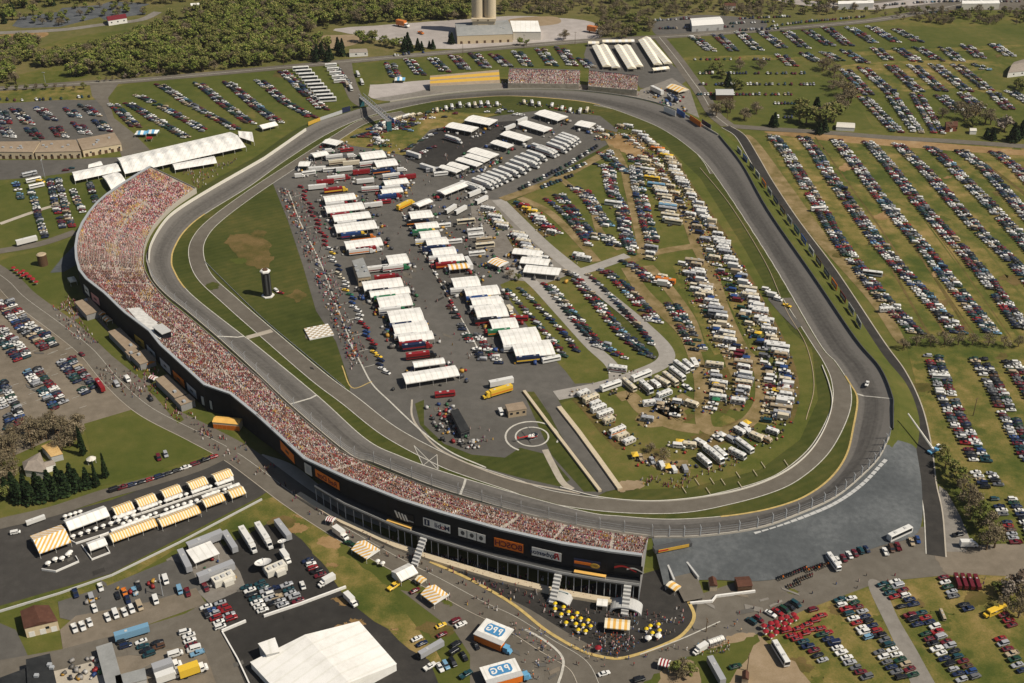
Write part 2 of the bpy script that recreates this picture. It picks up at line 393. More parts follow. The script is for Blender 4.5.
road('access_road', [(-60, 262), (-4, 252), (40, 244), (76, 232)], 8, G_ROAD, 4)
road('access_path', [(0, 224), (28, 214), (50, 207), (70, 203)], 4, G_CONC, 4)
road('stand_road', [(-60, 240), (0, 276), (24, 298), (62, 326), (92, 350), (118, 380), (150, 408), (200, 434), (240, 456), (293, 495), (331, 520), (368, 542), (406, 563), (440, 580), (481, 602), (515, 618), (550, 640), (585, 662), (600, 690)], 15, G_ROAD, 5, [(-7.3, .3, G_CONC), (.6, .2, G_LINEW)], 10)
road('narrow_lane', [(-60, 540), (0, 524), (51, 512), (103, 495), (150, 482), (200, 466), (236, 448)], 8, G_ROAD, 6)
ribbon('painted_kerb', [(430, 562), (470, 580), (512, 604), (545, 630), (575, 648), (592, 655), (617, 659), (640, 654), (662, 646), (680, 637), (691, 625), (694, 615), (689, 603), (683, 590)], 1.4, G_LINEY, 9)
ribbon('painted_line', [(525, 630), (540, 638), (556, 650), (563, 660), (562, 672), (556, 690)], 1.0, G_LINEW, 9)
ribbon('painted_line', [(640, 655), (680, 640), (720, 622)], .5, G_LINEW, 9)
road('bus_lane', [(258, 458), (290, 470), (330, 500), (400, 528)], 7, G_CONC, 4)

# ------------------------------------------------------------------ race track
INNER = [(256, 345), (318, 396), (366, 439), (400, 456), (438, 470), (511, 492), (587, 512), (620, 516), (662, 519), (700, 518), (740, 514), (775, 507), (805, 496), (830, 478), (846, 455), (853, 427), (857, 399), (850, 384),
         (835, 361), (818, 341), (768, 256), (712, 171), (690, 148), (664, 130), (640, 119), (603, 106), (569, 100), (511, 96), (470, 98), (431, 102), (373, 115), (331, 132), (286, 160), (250, 186), (205, 214), (185, 231), (175, 247), (172, 258), (174, 270), (190, 293), (240, 333)]
OUTER = [(146, 260), (150, 245), (162, 225), (177, 210), (212, 188), (259, 161), (270, 154), (295, 135), (318, 122), (340, 115), (362, 108), (381, 104), (419, 98), (460, 93), (511, 90), (550, 90), (587, 92), (637, 99),
         (674, 110), (700, 122), (719, 136), (742, 165), (768, 211), (812, 275), (855, 339), (880, 369), (892, 397), (893, 418), (888, 438), (878, 458), (860, 477), (835, 498), (798, 515), (757, 529), (700, 537), (652, 538), (610, 532), (575, 526), (520, 514), (481, 503),
         (431, 487), (373, 464), (348, 455), (293, 409), (256, 374), (220, 341), (186, 312), (166, 296), (152, 280)]
ZO = 4.5
inn = crspline([P(x, y, .3) for x, y in INNER], 8, True)
out = crspline([P(x, y, ZO) for x, y in OUTER], 8, True)
TC = sum(inn, Vector())/len(inn); TC.z = 0
def radial(pts):
    a = np.array([math.atan2(p.y-TC.y, p.x-TC.x) for p in pts]); r = np.array([math.hypot(p.x-TC.x, p.y-TC.y) for p in pts])
    i = np.argsort(a); return a[i], r[i]
ai, ri = radial(inn); ao, ro = radial(out)
NT = 480
def r_in(t): return float(np.interp((t+math.pi) % (2*math.pi)-math.pi, ai, ri, period=2*math.pi))
def r_out(t): return float(np.interp((t+math.pi) % (2*math.pi)-math.pi, ao, ro, period=2*math.pi))
def tp(t, r, z): return Vector((TC.x+r*math.cos(t), TC.y+r*math.sin(t), z))
TH = [2*math.pi*k/NT for k in range(NT)]
pa('infield_grass', INNER, G_MOWN, 3, False)
def ring(name, fr, m, uv=True):
    """fr(t) -> list of points from the inside outwards"""
    rows = [fr(t) for t in TH]; n = len(rows[0]); vs = [p for r in rows for p in r]; fs = []; uvs = []
    for i in range(NT):
        j = (i+1) % NT
        for k in range(n-1):
            fs.append((i*n+k, i*n+k+1, j*n+k+1, j*n+k)); uvs += [(i/NT, k/(n-1)), (i/NT, (k+1)/(n-1)), ((i+1)/NT, (k+1)/(n-1)), ((i+1)/NT, k/(n-1))]
    me = MB().add(vs, fs).mesh(name, m)
    u = me.uv_layers.new(name='UVMap'); u.data.foreach_set('uv', np.array(uvs, np.float32).ravel())
    return struct(name, me)
def track_mat():
    m, nt, b = base_mat('track_asphalt')
    b.inputs['Roughness'].default_value = .8; b.inputs['Specular IOR Level'].default_value = .25
    uv = nt.nodes.new('ShaderNodeUVMap'); tc = nt.nodes.new('ShaderNodeTexCoord')
    mp = nt.nodes.new('ShaderNodeMapping'); mp.inputs['Scale'].default_value = (26, 9, 1)
    nt.links.new(uv.outputs[0], mp.inputs[0])
    n1 = nt.nodes.new('ShaderNodeTexNoise'); n1.inputs['Scale'].default_value = 1; n1.inputs['Detail'].default_value = 6; n1.inputs['Roughness'].default_value = .65
    nt.links.new(mp.outputs[0], n1.inputs['Vector'])
    n2 = nt.nodes.new('ShaderNodeTexNoise'); n2.inputs['Scale'].default_value = .5; n2.inputs['Detail'].default_value = 6
    nt.links.new(tc.outputs['Object'], n2.inputs['Vector'])
    sx = nt.nodes.new('ShaderNodeSeparateXYZ'); nt.links.new(uv.outputs[0], sx.inputs[0])
    groove = nt.nodes.new('ShaderNodeValToRGB'); g = groove.color_ramp
    for pos, v in ((0, .52), (.16, .64), (.3, .34), (.52, .28), (.78, .56), (1, .50)):
        e = g.elements.new(pos) if pos not in (0, 1) else g.elements[0 if pos == 0 else 1]
        e.color = (v, v, v, 1)
    nt.links.new(sx.outputs['Y'], groove.inputs[0])
    a = nt.nodes.new('ShaderNodeMath'); a.operation = 'MULTIPLY_ADD'; a.inputs[1].default_value = .55
    nt.links.new(n1.outputs['Fac'], a.inputs[0]); nt.links.new(groove.outputs[0], a.inputs[2])
    c = nt.nodes.new('ShaderNodeMath'); c.operation = 'MULTIPLY_ADD'; c.inputs[1].default_value = .35
    nt.links.new(n2.outputs['Fac'], c.inputs[0]); nt.links.new(a.outputs[0], c.inputs[2])
    r = nt.nodes.new('ShaderNodeValToRGB'); r.color_ramp.elements[0].position = .60; r.color_ramp.elements[1].position = 1.25
    r.color_ramp.elements[0].color = (.056, .050, .044, 1); r.color_ramp.elements[1].color = (.142, .129, .114, 1)
    r.color_ramp.elements[1].position = 1.0
    nt.links.new(c.outputs[0], r.inputs[0]); nt.links.new(r.outputs[0], b.inputs['Base Color'])
    return m
G_TRACK = track_mat()
def track_row(t):
    a, b = r_in(t), r_out(t)
    return [tp(t, a, .3), tp(t, a+.22*(b-a), .55), tp(t, a+.5*(b-a), 2.0), tp(t, a+.78*(b-a), 3.4), tp(t, b, ZO)]
ring('race_track', track_row, G_TRACK)
ring('track_edge_line', lambda t: [tp(t, r_in(t)-.2, .32), tp(t, r_in(t)+.3, .35)], G_LINEW)
ring('infield_kerb_slope', lambda t: [tp(t, r_in(t)-3, .1), tp(t, r_in(t), .29)], G_MOWN)
ring('track_shoulder', lambda t: [tp(t, r_out(t)+.3, ZO-.03), tp(t, r_out(t)+3.5, ZO-.55), tp(t, r_out(t)+15, .05)], G_LAWN)
# start line, pit entry lines
def track_line(t, w=.8, a0=0., a1=1.):
    vs = []
    for s in (-1, 1):
        for f, z in ((0, .3), (.22, .55), (.5, 2.), (.78, 3.4), (1, ZO)):
            if f < a0 or f > a1: continue
            a, b = r_in(t), r_out(t); p = tp(t, a+f*(b-a), z+.05)
            d = Vector((-math.sin(t), math.cos(t), 0))*w/2*s
            vs.append(p+d)
    n = len(vs)//2
    return struct('track_line', MB().add(vs, [(i, i+1, n+i+1, n+i) for i in range(n-1)]).mesh('track_line', G_LINEW))
def ang_of(px, py, z=1.5):
    p = P(px, py, z); return math.atan2(p.y-TC.y, p.x-TC.x)
for q in ((232, 337), (305, 400), (462, 492), (872, 397)): track_line(ang_of(*q), 1.1)

def edge_arc(q0, q1, q2):
    ts = [ang_of(*q, .3) for q in (q0, q1, q2)]
    for i in (1, 2):
        while ts[i]-ts[i-1] > math.pi: ts[i] -= 2*math.pi
        while ts[i]-ts[i-1] < -math.pi: ts[i] += 2*math.pi
    vs = []; N = 60
    for k in range(N+1):
        t = ts[0]+(ts[2]-ts[0])*k/N; vs += [tp(t, r_in(t)-.3, .37), tp(t, r_in(t)+.7, .42)]
    o = struct('yellow_edge_line', MB().add(vs, [(2*i, 2*i+1, 2*i+3, 2*i+2) for i in range(N)]).mesh('yellow_edge_line', G_LINEY))
edge_arc((205, 214), (172, 258), (186, 288)); edge_arc((846, 376), (853, 427), (720, 516)); edge_arc((431, 102), (511, 96), (600, 105))
pa('service_pad', [(770, 292), (780, 300), (802, 326), (796, 330), (780, 314), (768, 300)], G_ASPH, 9, False)
# inner lane (pit exit road) and infield paving
pit = [(404, 113), (366, 121), (338, 137), (293, 166), (252, 193), (217, 219), (201, 236), (196, 253), (204, 276), (230, 301), (270, 336), (318, 377), (350, 401), (390, 432), (440, 459), (470, 471), (512, 485), (549, 497), (612, 506), (677, 507), (724, 499), (767, 487), (793, 474), (818, 452), (834, 426), (842, 402), (840, 380), (832, 362), (821, 345), (808, 325), (790, 298)]
road('pit_lane', pit, 8.5, G_ROAD, 7, [(4.6, .45, G_LINEW), (-4.6, .45, G_LINEW)], 8)
road('pit_lane', [(596, 104), (625, 110), (652, 119), (682, 134), (706, 158), (716, 174)], 7.5, G_ROAD, 7, [(-4.2, .4, G_LINEW)])
pa('garage_asphalt', [(273, 184), (286, 172), (320, 146), (352, 141), (384, 140), (396, 152), (420, 128), (470, 120), (520, 113), (545, 110), (600, 116), (618, 130), (612, 142), (560, 172), (520, 196), (500, 204), (520, 226), (545, 250), (560, 280), (620, 370), (600, 388), (566, 395), (548, 398), (560, 420), (610, 490), (598, 496), (560, 495), (500, 478), (456, 466), (430, 452), (392, 432), (350, 396), (350, 384), (336, 342), (316, 311), (303, 266), (288, 221)], G_ASPH, 5, False)
pa('fresh_asphalt', [(404, 158), (430, 132), (500, 122), (528, 120), (512, 134), (484, 146), (462, 158), (436, 172)], G_DARK, 6, False)
pa('grass_strip', [(500, 285), (512, 280), (540, 282), (575, 279), (640, 344), (655, 364), (600, 383), (575, 384), (566, 372), (542, 346), (520, 316)], G_GRASS, 6, False)
pa('grass_strip', [(334, 138), (372, 124), (404, 116), (440, 112), (500, 114), (470, 122), (430, 130), (404, 156), (380, 150), (352, 146)], G_DRY, 6, False)
pa('gravel_yard', [(470, 200), (498, 200), (520, 226), (545, 250), (572, 274), (545, 284), (512, 280), (490, 262), (474, 236)], G_GRAVEL, 6, False)
ribbon('crossing_path', [(247, 338), (258, 335), (272, 331)], 4, G_CONC, 8)
pa('island_grass', [(415, 404), (424, 400), (424, 425), (444, 444), (472, 455), (505, 458), (520, 448), (548, 455), (570, 480), (560, 487), (520, 478), (470, 464), (438, 446), (420, 425)], G_MOWN, 6, False)
pa('island_grass', [(523, 392), (534, 392), (602, 492), (584, 492), (552, 456), (540, 430)], G_MOWN, 6, False)
ribbon('kerb_line', [(412, 400), (412, 416), (420, 430), (440, 450), (478, 468), (520, 482), (580, 494)], 1.0, G_CONC, 8)
ribbon('painted_line', [(348, 340), (360, 362), (372, 384), (390, 402), (420, 430), (450, 452), (486, 468)], .8, G_LINEW, 8)
ribbon('painted_line', [(288, 190), (300, 222), (320, 262), (336, 304), (352, 345), (362, 366)], .7, G_LINEW, 8)
ribbon('painted_line', [(399, 207), (430, 265), (462, 320), (484, 360)], .7, G_LINEW, 8)
ribbon('painted_line', [(342, 366), (352, 388), (372, 382)], .6, G_LINEY, 8)
for y in range(12):
    t = y/11; x0, y0 = 291+t*72, 198+t*170
    ribbon('pit_stall_line', [(x0, y0), (x0+10+2*t, y0-3)], .35, G_LINEW, 8)
for q in (((414, 446), (423, 466)), ((437, 455), (438, 470)), ((414, 446), (438, 470)), ((437, 455), (423, 466))):
    ribbon('crossing_line', list(q), .3, G_LINEW, 9)
pa('crossover_paving', [(414, 446), (436, 455), (440, 470), (423, 466)], G_ASPH, 8, False)
# helicopter pad rings
hp = P(532, 437)
for r0, w in ((13.5, .9), (8.5, .8)):
    vs = []; N = 48
    for k in range(N):
        a = 2*math.pi*k/N
        vs += [(hp.x+(r0-w)*math.cos(a), hp.y+(r0-w)*math.sin(a), LZ*8), (hp.x+r0*math.cos(a), hp.y+r0*math.sin(a), LZ*8)]
    struct('helipad_ring', MB().add(vs, [(2*k, 2*k+1, (2*k+3) % (2*N), (2*k+2) % (2*N)) for k in range(N) if not (w == .9 and N*.66 < k < N*.93)]).mesh('helipad_ring', G_LINEW))
ribbon('concrete_path', [(545, 450), (552, 464), (562, 482), (572, 490)], 3.2, G_CONC, 8)
# RV field
pa('camping_field', [(505, 206), (560, 178), (615, 146), (660, 140), (700, 178), (745, 250), (790, 330), (812, 350), (818, 400), (800, 440), (760, 470), (690, 488), (640, 490), (616, 488), (560, 404), (600, 388), (662, 360), (640, 325), (580, 275), (545, 250)], G_GRASS, 6, False)
road('gravel_lane', [(498, 200), (520, 222), (545, 246), (578, 273), (610, 299), (640, 324), (664, 348), (664, 362), (640, 374), (600, 387), (556, 396)], 9, G_LANE, 8)
road('gravel_lane', [(578, 273), (600, 266), (628, 256)], 8, G_LANE, 8)
road('gravel_lane', [(512, 266), (535, 285), (560, 312), (590, 345), (612, 366), (616, 384)], 7, G_LANE, 8)
for pts, w, m in (([(502, 200), (530, 190), (560, 178), (590, 162), (612, 150), (625, 143), (640, 152), (655, 166), (670, 190), (688, 222), (697, 246), (712, 276), (724, 312), (742, 350), (759, 366), (763, 394), (757, 412), (743, 426), (724, 432), (706, 428), (702, 409), (702, 387), (698, 366), (686, 336), (664, 313), (642, 291), (627, 268)], 8, G_TRAIL),
                 ([(627, 262), (660, 252), (697, 246)], 7, G_TRAIL), ([(605, 134), (622, 163), (628, 187), (635, 216), (640, 238), (642, 254)], 6, G_TRAIL),
                 ([(520, 198), (545, 210), (562, 224), (582, 245), (597, 262)], 6, G_TRAIL), ([(700, 430), (672, 425), (645, 412), (630, 396), (618, 398)], 8, G_TRAIL),
                 ([(648, 266), (668, 288), (690, 320), (700, 352)], 7, G_TRAIL), ([(560, 178), (590, 205), (600, 232), (620, 250)], 5, G_TRAIL)):
    ribbon('dirt_track', pts, w, m, 9, 0, 8)
pa('bare_dirt', [(606, 140), (626, 134), (645, 146), (640, 158), (622, 152)], G_DIRT, 10, rough=1.2)
pa('bare_dirt', [(225, 240), (240, 234), (262, 238), (275, 250), (270, 266), (252, 268), (240, 260)], G_WORNL, 6, rough=2)
pa('bare_dirt', [(238, 246), (250, 241), (266, 246), (268, 258), (254, 264), (244, 258)], G_WORNL, 7, rough=2.5)
pa('sand_heap', [(617, 484), (628, 481), (644, 482), (642, 488), (628, 491), (618, 492)], G_SAND, 10, rough=.6)
road('tunnel_road', [(548, 396), (572, 440), (596, 470), (611, 491)], 8, G_ASPH, 8)
pa('car_bay', [(400+62, 300), (476, 296), (520, 362), (506, 374), (486, 372), (470, 345)], G_ASPH, 7, False)

# stone faced bank from the wall down to the lane
def bank():
    top = [(652, 538.2), (700, 537.2), (757, 529.2), (798, 515.2), (835, 498.2), (860.2, 477.2), (878.3, 458.2), (888.3, 438.2)]
    bot = [(665, 590), (700, 580), (770, 580), (830, 562), (880, 546), (918, 532), (922, 490), (916, 446)]
    tw = crspline([P(x, y, ZO+.02) for x, y in top], 6); bw = crspline([P(x, y, .3) for x, y in bot], 6)
    vs = []; fs = []; n = 9
    for a, b in zip(tw, bw):
        for k in range(n):
            f = k/(n-1); p = a.lerp(b, f); p.z += .5*math.sin(f*math.pi)
            vs.append(p)
    for i in range(len(tw)-1):
        for k in range(n-1): fs.append((i*n+k, i*n+k+1, (i+1)*n+k+1, (i+1)*n+k))
    struct('stone_embankment', MB().add(vs, fs).mesh('stone_embankment', G_BANKST))
bank()

# ragged wear: small trodden patches and tracks over the fields and lots
for x0, y0, x1, y1, n_, ms in ((770, 140, 1020, 330, 26, (G_WORNL, G_GRASS, G_LAWN, G_DIRT)), (910, 350, 1020, 530, 12, (G_WORNL, G_LAWN, G_GRASS)), (760, 590, 1020, 680, 16, (G_WORNL, G_LAWN, G_GRASS)), (620, 160, 780, 470, 26, (G_WORNL, G_DRY, G_LAWN)), (260, 515, 450, 640, 16, (G_WORNL, G_GRASS, G_DIRT)), (200, 200, 320, 330, 8, (G_WORNL, G_LAWN, G_MOWN)), (120, 70, 340, 130, 10, (G_WORNL, G_GRASS)), (700, 40, 1010, 120, 18, (G_WORNL, G_DRY, G_GRASS))):
    for k in range(n_):
        x, y = rnd.uniform(x0, x1), rnd.uniform(y0, y1); r = rnd.uniform(4, 13)*(.5+y/900); a = rnd.uniform(0, 6.28)
        if x < 450 and y > 500 and (y-515) < (x-300)*.55 or (x < 450 and y > 500 and x < 300 and y > 560): continue
        pts = [(x+r*math.cos(t*.785+a)*rnd.uniform(.5, 1.5), y+r*.5*math.sin(t*.785+a)*rnd.uniform(.5, 1.5)) for t in range(8)]
        pa('worn_patch', pts, rnd.choice(ms), 3 if x > 760 or y < 140 else 4 if y > 500 else 6.5, rough=.7)

for x0, y0, x1, y1, n_, ms in ((0, 300, 90, 420, 8, (G_ROAD, G_ASPH, G_LOT)), (230, 560, 400, 680, 7, (G_ASPH, G_DARK)), (100, 650, 210, 683, 5, (G_ROAD, G_ASPH)), (20, 540, 110, 590, 5, (G_ASPH, G_DARK)), (480, 625, 560, 683, 6, (G_LOT, G_ASPH)), (700, 590, 880, 615, 8, (G_LOT, G_ASPH, G_GRAVEL)), (400, 210, 470, 380, 8, (G_ROAD, G_DARK)), (300, 200, 370, 370, 6, (G_ROAD, G_DARK)), (430, 400, 520, 450, 3, (G_ROAD,)), (700, 545, 900, 570, 7, (G_GRAVEL,))):
    for k in range(n_):
        x, y = rnd.uniform(x0, x1), rnd.uniform(y0, y1); a, b = rnd.uniform(2, 8)*(.4+y/800), rnd.uniform(.7, 3); sk = rnd.uniform(-.6, .6)
        if x0 == 700 and y0 == 545: continue
        pa('surface_patch', [(x-a, y-b-a*sk), (x+a, y-b+a*sk), (x+a+1, y+b+a*sk), (x-a+1, y+b-a*sk)], rnd.choice(ms), 7.5, False)
for k in range(26):
    x, y = rnd.uniform(10, 85), rnd.uniform(310, 410); ribbon('bay_line', [(x, y), (x+7, y-2.4)], .25, G_LINEW, 8)

# ------------------------------------------------------------------ object materials
M = {}
def M_(n, c, rough=.6, spec=.3, metal=0, var=.08, scale=1.2): M[n] = mat('paint_'+n, c, rough, spec, metal, var, scale); return M[n]
for n, c in dict(white=(.74, .71, .66), offwhite=(.62, .58, .50), cream=(.62, .50, .33), tan=(.40, .31, .20), grey=(.26, .25, .24), pale_grey=(.46, .45, .43), dark_grey=(.07, .07, .07),
                 black=(.012, .012, .013), navy=(.015, .022, .06), blue=(.03, .10, .35), light_blue=(.12, .32, .50), teal=(.02, .10, .12), green=(.02, .09, .045), red=(.42, .02, .02), maroon=(.14, .015, .02),
                 orange=(.70, .17, .015), yellow=(.75, .45, .03), gold=(.55, .33, .05), brown=(.10, .055, .03), purple=(.10, .03, .16), silver=(.42, .42, .42), beige=(.52, .43, .30), roof_grey=(.30, .29, .27),
                 brick=(.16, .05, .03), skin=(.50, .28, .19), pink=(.6, .28, .26), rubber=(.015, .015, .015), wood=(.14, .09, .05), steel=(.34, .35, .36), concrete=(.42, .38, .32)).items(): M_(n, c)
M['glass'] = mat('window_glass', (.012, .016, .022), .12, .5, 0, .05)
M['screen'] = M['glass']
M['canvas_white'] = mat('canvas_white', (.76, .73, .68), .85, .2, 0, .13, .22)
def seams(m, wl, dark):
    nt = m.node_tree; b = nt.nodes['Principled BSDF']; src = b.inputs['Base Color'].links[0].from_socket
    tc = nt.nodes.new('ShaderNodeTexCoord'); wv = nt.nodes.new('ShaderNodeTexWave'); wv.inputs['Scale'].default_value = .314/wl
    nt.links.new(tc.outputs['Object'], wv.inputs['Vector'])
    r = nt.nodes.new('ShaderNodeValToRGB'); r.color_ramp.elements[0].color = (dark, dark, dark*.97, 1); r.color_ramp.elements[1].color = (1, 1, 1, 1); r.color_ramp.elements[1].position = .14
    nt.links.new(wv.outputs['Fac'], r.inputs[0])
    mx = nt.nodes.new('ShaderNodeMix'); mx.data_type = 'RGBA'; mx.blend_type = 'MULTIPLY'; mx.inputs[0].default_value = 1
    nt.links.new(src, mx.inputs[6]); nt.links.new(r.outputs[0], mx.inputs[7]); nt.links.new(mx.outputs[2], b.inputs['Base Color'])
seams(M['canvas_white'], 3.0, .86)
M['canvas_cream'] = mat('canvas_cream', (.74, .66, .50), .85, .2, 0, .06, .3)
M['canvas_yellow'] = mat('canvas_yellow', (.70, .40, .10), .85, .2, 0, .10, .3)
M['canvas_red'] = mat('canvas_red', (.26, .014, .022), .85, .2, 0, .10, .3)
M['canvas_orange'] = mat('canvas_orange', (.62, .22, .03), .85, .2, 0, .10, .3)
M['canvas_lime'] = mat('canvas_yellow_bright', (.72, .50, .02), .85, .2, 0, .10, .3)
M['bench'] = mat('bench_boards', (.36, .31, .26), .8, .2, 0, .25, .4)
M['bench_pale'] = mat('bench_boards_pale', (.52, .50, .47), .8, .2, 0, .2, .4)
M['panel'] = mat('dark_panel', (.007, .008, .012), .7, .2, 0, .4, .25)
M['roof_tan'] = ground_mat('gravel_roof', [(.22, .165, .11), (.29, .22, .155), (.36, .29, .21)], s2=.3, s3=2)
M['roof_white'] = ground_mat('membrane_roof', [(.66, .63, .58), (.78, .75, .70), (.84, .81, .77)], s1=.03, s2=.2, s3=1)
seams(M['roof_white'], 5.0, .92)
M['roof_slate'] = ground_mat('ribbed_roof', [(.20, .20, .19), (.27, .27, .26), (.34, .33, .31)], s2=.2, s3=1)
M['roof_dark'] = ground_mat('tar_roof', [(.016, .017, .018), (.028, .029, .030), (.05, .05, .05)], s2=.2, s3=1)
M['shingle'] = ground_mat('brown_shingles', [(.07, .030, .020), (.10, .045, .030), (.15, .07, .045)], s2=.5, s3=3)
M['shingle_grey'] = ground_mat('grey_shingles', [(.20, .165, .135), (.28, .235, .195), (.35, .30, .25)], s2=.5, s3=3)
M['shingle_tan'] = ground_mat('yellow_pine_roof', [(.36, .22, .08), (.50, .32, .13), (.62, .43, .2)], s2=.5, s3=2)
TINT = attr_mat('tinted_paint', .5, .35)
TINT_M = attr_mat('tinted_cloth', .9, .15)

# ------------------------------------------------------------------ main grandstand
FP = [(196, 189), (174, 205), (154, 226), (144, 248), (145, 272), (163, 297), (186, 316), (212, 338), (228, 352), (262, 382), (280, 400), (300, 418), (340, 452), (374, 468), (432, 490), (470, 502), (520, 515), (575, 527), (610, 533), (648, 538)]
BP = [(150, 167), (127, 181), (97, 203), (77, 235), (79, 271), (104, 294), (125, 314), (149, 332), (160, 346), (204, 386), (230, 395), (256, 416), (304, 460), (347, 480), (400, 501), (440, 514), (500, 531), (561, 545), (607, 552.5), (642, 557)]
ZF, ZB = 6.0, 22.0
ZBS = [15, 15, 15, 15, 15, 15, 15, 15, 15, 15, 13.5, 13, 18, 21, 22, 22, 22, 22, 22, 22]
Fw = [P(x, y, ZF) for x, y in FP]; Bw = [P(x, y, z) for (x, y), z in zip(BP, ZBS)]
Fs, Bs = [], []
Fc, Bc = crspline(Fw, 3), crspline(Bw, 3)
for i in range(len(Fw)-1):
    for k in range(3):
        sm = i < 6
        Fs.append(Fc[i*3+k] if sm else Fw[i].lerp(Fw[i+1], k/3)); Bs.append(Bc[i*3+k] if sm else Bw[i].lerp(Bw[i+1], k/3))
Fs.append(Fw[-1]); Bs.append(Bw[-1])
stand = thing('grandstand', 'long curved grandstand packed with spectators along the front of the track', 'grandstand', (0, 0, 0))
NR = 30
mb = MB(); ns = len(Fs)
for i in range(ns):
    a, b = Fs[i], Bs[i]
    for k in range(NR):
        p = a.lerp(b, k/NR); q = a.lerp(b, (k+1)/NR)
        mb.v.append((p.x, p.y, p.z)); mb.v.append((q.x, q.y, p.z))
    mb.v.append(tuple(b))
n = 2*NR+1
for i in range(ns-1):
    for k in range(n-1):
        mb.f.append((i*n+k, (i+1)*n+k, (i+1)*n+k+1, i*n+k+1)[::-1]); mb.m.append(0)
link('seating', mb.mesh('seating', M['bench']), stand)
def outn(i):
    d = Bs[min(i+1, ns-1)]-Bs[max(i-1, 0)]; d.z = 0; d.normalize(); o = Vector((d.y, -d.x, 0))
    return o if o.dot(Bs[i]-Fs[i]) > 0 else -o
ON = [outn(i) for i in range(ns)]
def pb(i): return -Bs[i].z if i < 33 else -Bs[i].z+11.5 if i > 36 else -Bs[i].z+(i-33)*3.8
def strip(secs, m, name):
    mb = MB(); mb.loft([[tuple(p) for p in s] for s in secs], 0); return link(name, mb.mesh(name, m), stand)
V3 = Vector
strip([[Bs[i]-ON[i]*1.2+V3((0, 0, .2)), Bs[i]-ON[i]*1.2+V3((0, 0, 1.0)), Bs[i]+ON[i]*.25+V3((0, 0, 1.0)), Bs[i]+ON[i]*.25+V3((0, 0, .2))] for i in range(ns)], M['steel'], 'rim_walkway')
strip([[Bs[i]+V3((0, 0, .15)), Bs[i]+ON[i]*.18+V3((0, 0, .15)), Bs[i]+ON[i]*.18+V3((0, 0, pb(i))), Bs[i]+V3((0, 0, pb(i)))] for i in range(ns)], M['panel'], 'back_panel')
strip([[Fs[i]+V3((0, 0, .0)), Fs[i]+(Fs[i]-Bs[i]).normalized()*.2+V3((0, 0, 1.1)), Fs[i]+(Fs[i]-Bs[i]).normalized()*.4+V3((0, 0, 1.1)), Fs[i]+(Fs[i]-Bs[i]).normalized()*.4+V3((0, 0, -6))] for i in range(ns)], M['concrete'], 'front_wall')
i0 = 37
H = lambda i, o, z: V3((Bs[i].x+ON[i].x*o, Bs[i].y+ON[i].y*o, z))
strip([[H(i, -5, 8.8), H(i, -5, 9.4), H(i, 3.2, 9.4), H(i, 3.2, 8.8)] for i in range(i0, ns)], M['dark_grey'], 'concourse_deck')
for px_, lab_, w_ in ((588, 'cream and orange lit counter on the stand deck below the blue sign', 13), (394, 'cream counter on the stand deck below the four white strokes', 12)):
    i = min(range(ns-1), key=lambda i: abs(proj(H(i, 1, 10))[0]-px_)); d_ = Bs[i+1]-Bs[i]; e = thing('deck_counter', lab_, 'counter', H(i, 1.4, 9.4), math.atan2(d_.y, d_.x))
    link('counter_wall', MB().box(-w_/2, w_/2, -.7, .7, 0, 1.3).mesh('counter_wall', M['cream']), e)
    link('counter_top', MB().box(-w_/2-.1, w_/2+.1, -.8, .8, 1.3, 1.42).mesh('counter_top', M['canvas_yellow']), e)
strip([[H(i, 3, 9.5), H(i, 3, 10.6), H(i, 3.15, 10.6), H(i, 3.15, 9.5)] for i in range(i0, ns)], M['pale_grey'], 'deck_railing')
strip([[H(i, -7, 11), H(i, -6.8, 11), H(i, -6.8, 0), H(i, -7, 0)] for i in range(i0, ns)], M['brown'], 'inner_wall')
strip([[H(i, 3.5, .1), H(i, 3.5, 1.8), H(i, 6.2, 1.4), H(i, 6.4, .1)] for i in range(36, ns)], M['beige'], 'base_terrace')
for i in range(i0, ns):
    p = Bs[i]+ON[i]*2.6
    link('column', MB().box(-.17, .17, -.17, .17, 0, 8.8).mesh('column', M['steel']), stand, (p.x, p.y, 0))
    if i < ns-1 and i % 1 == 0:
        q = (Bs[i]+Bs[i+1])/2+ON[i]*2.6
        link('column', MB().box(-.13, .13, -.13, .13, 0, 8.8).mesh('column', M['steel']), stand, (q.x, q.y, 0))
for i, nm in ((0, 'end_wall'), (ns-1, 'end_wall')):
    a, b = Fs[i], Bs[i]; d = (Fs[1]-Fs[0]).normalized()*(-.3 if i == 0 else .3)
    A = [V3((a.x, a.y, 0)), V3((b.x, b.y, 0)), b+V3((0, 0, .8)), a+V3((0, 0, .8))]
    link(nm, MB().loft([[tuple(p) for p in A], [tuple(p+d) for p in A]]).mesh(nm, M['grey']), stand)
# stairs down from the deck and arched entrances
def flight(p, o, w=3):
    t = V3((-o.y, o.x, 0)); mb = MB()
    for k in range(8):
        a = p+o*(3.2+k*1.1); z1 = 9.2-k*1.1
        vs = [a-t*w/2, a+t*w/2, a+o*1.1+t*w/2, a+o*1.1-t*w/2]
        mb.poly([(v.x, v.y) for v in vs], max(0, z1-1.2), z1)
    link('stair_flight', mb.mesh('stair_flight', M['pale_grey']), stand)
def near_b(px, py, z=9):
    return min(range(ns), key=lambda i: (proj(V3((Bs[i].x, Bs[i].y, z)))[0]-px)**2)
for px in (425, 561, 624): 
    i = near_b(px, 0); flight(V3((Bs[i].x, Bs[i].y, 0)), ON[i])

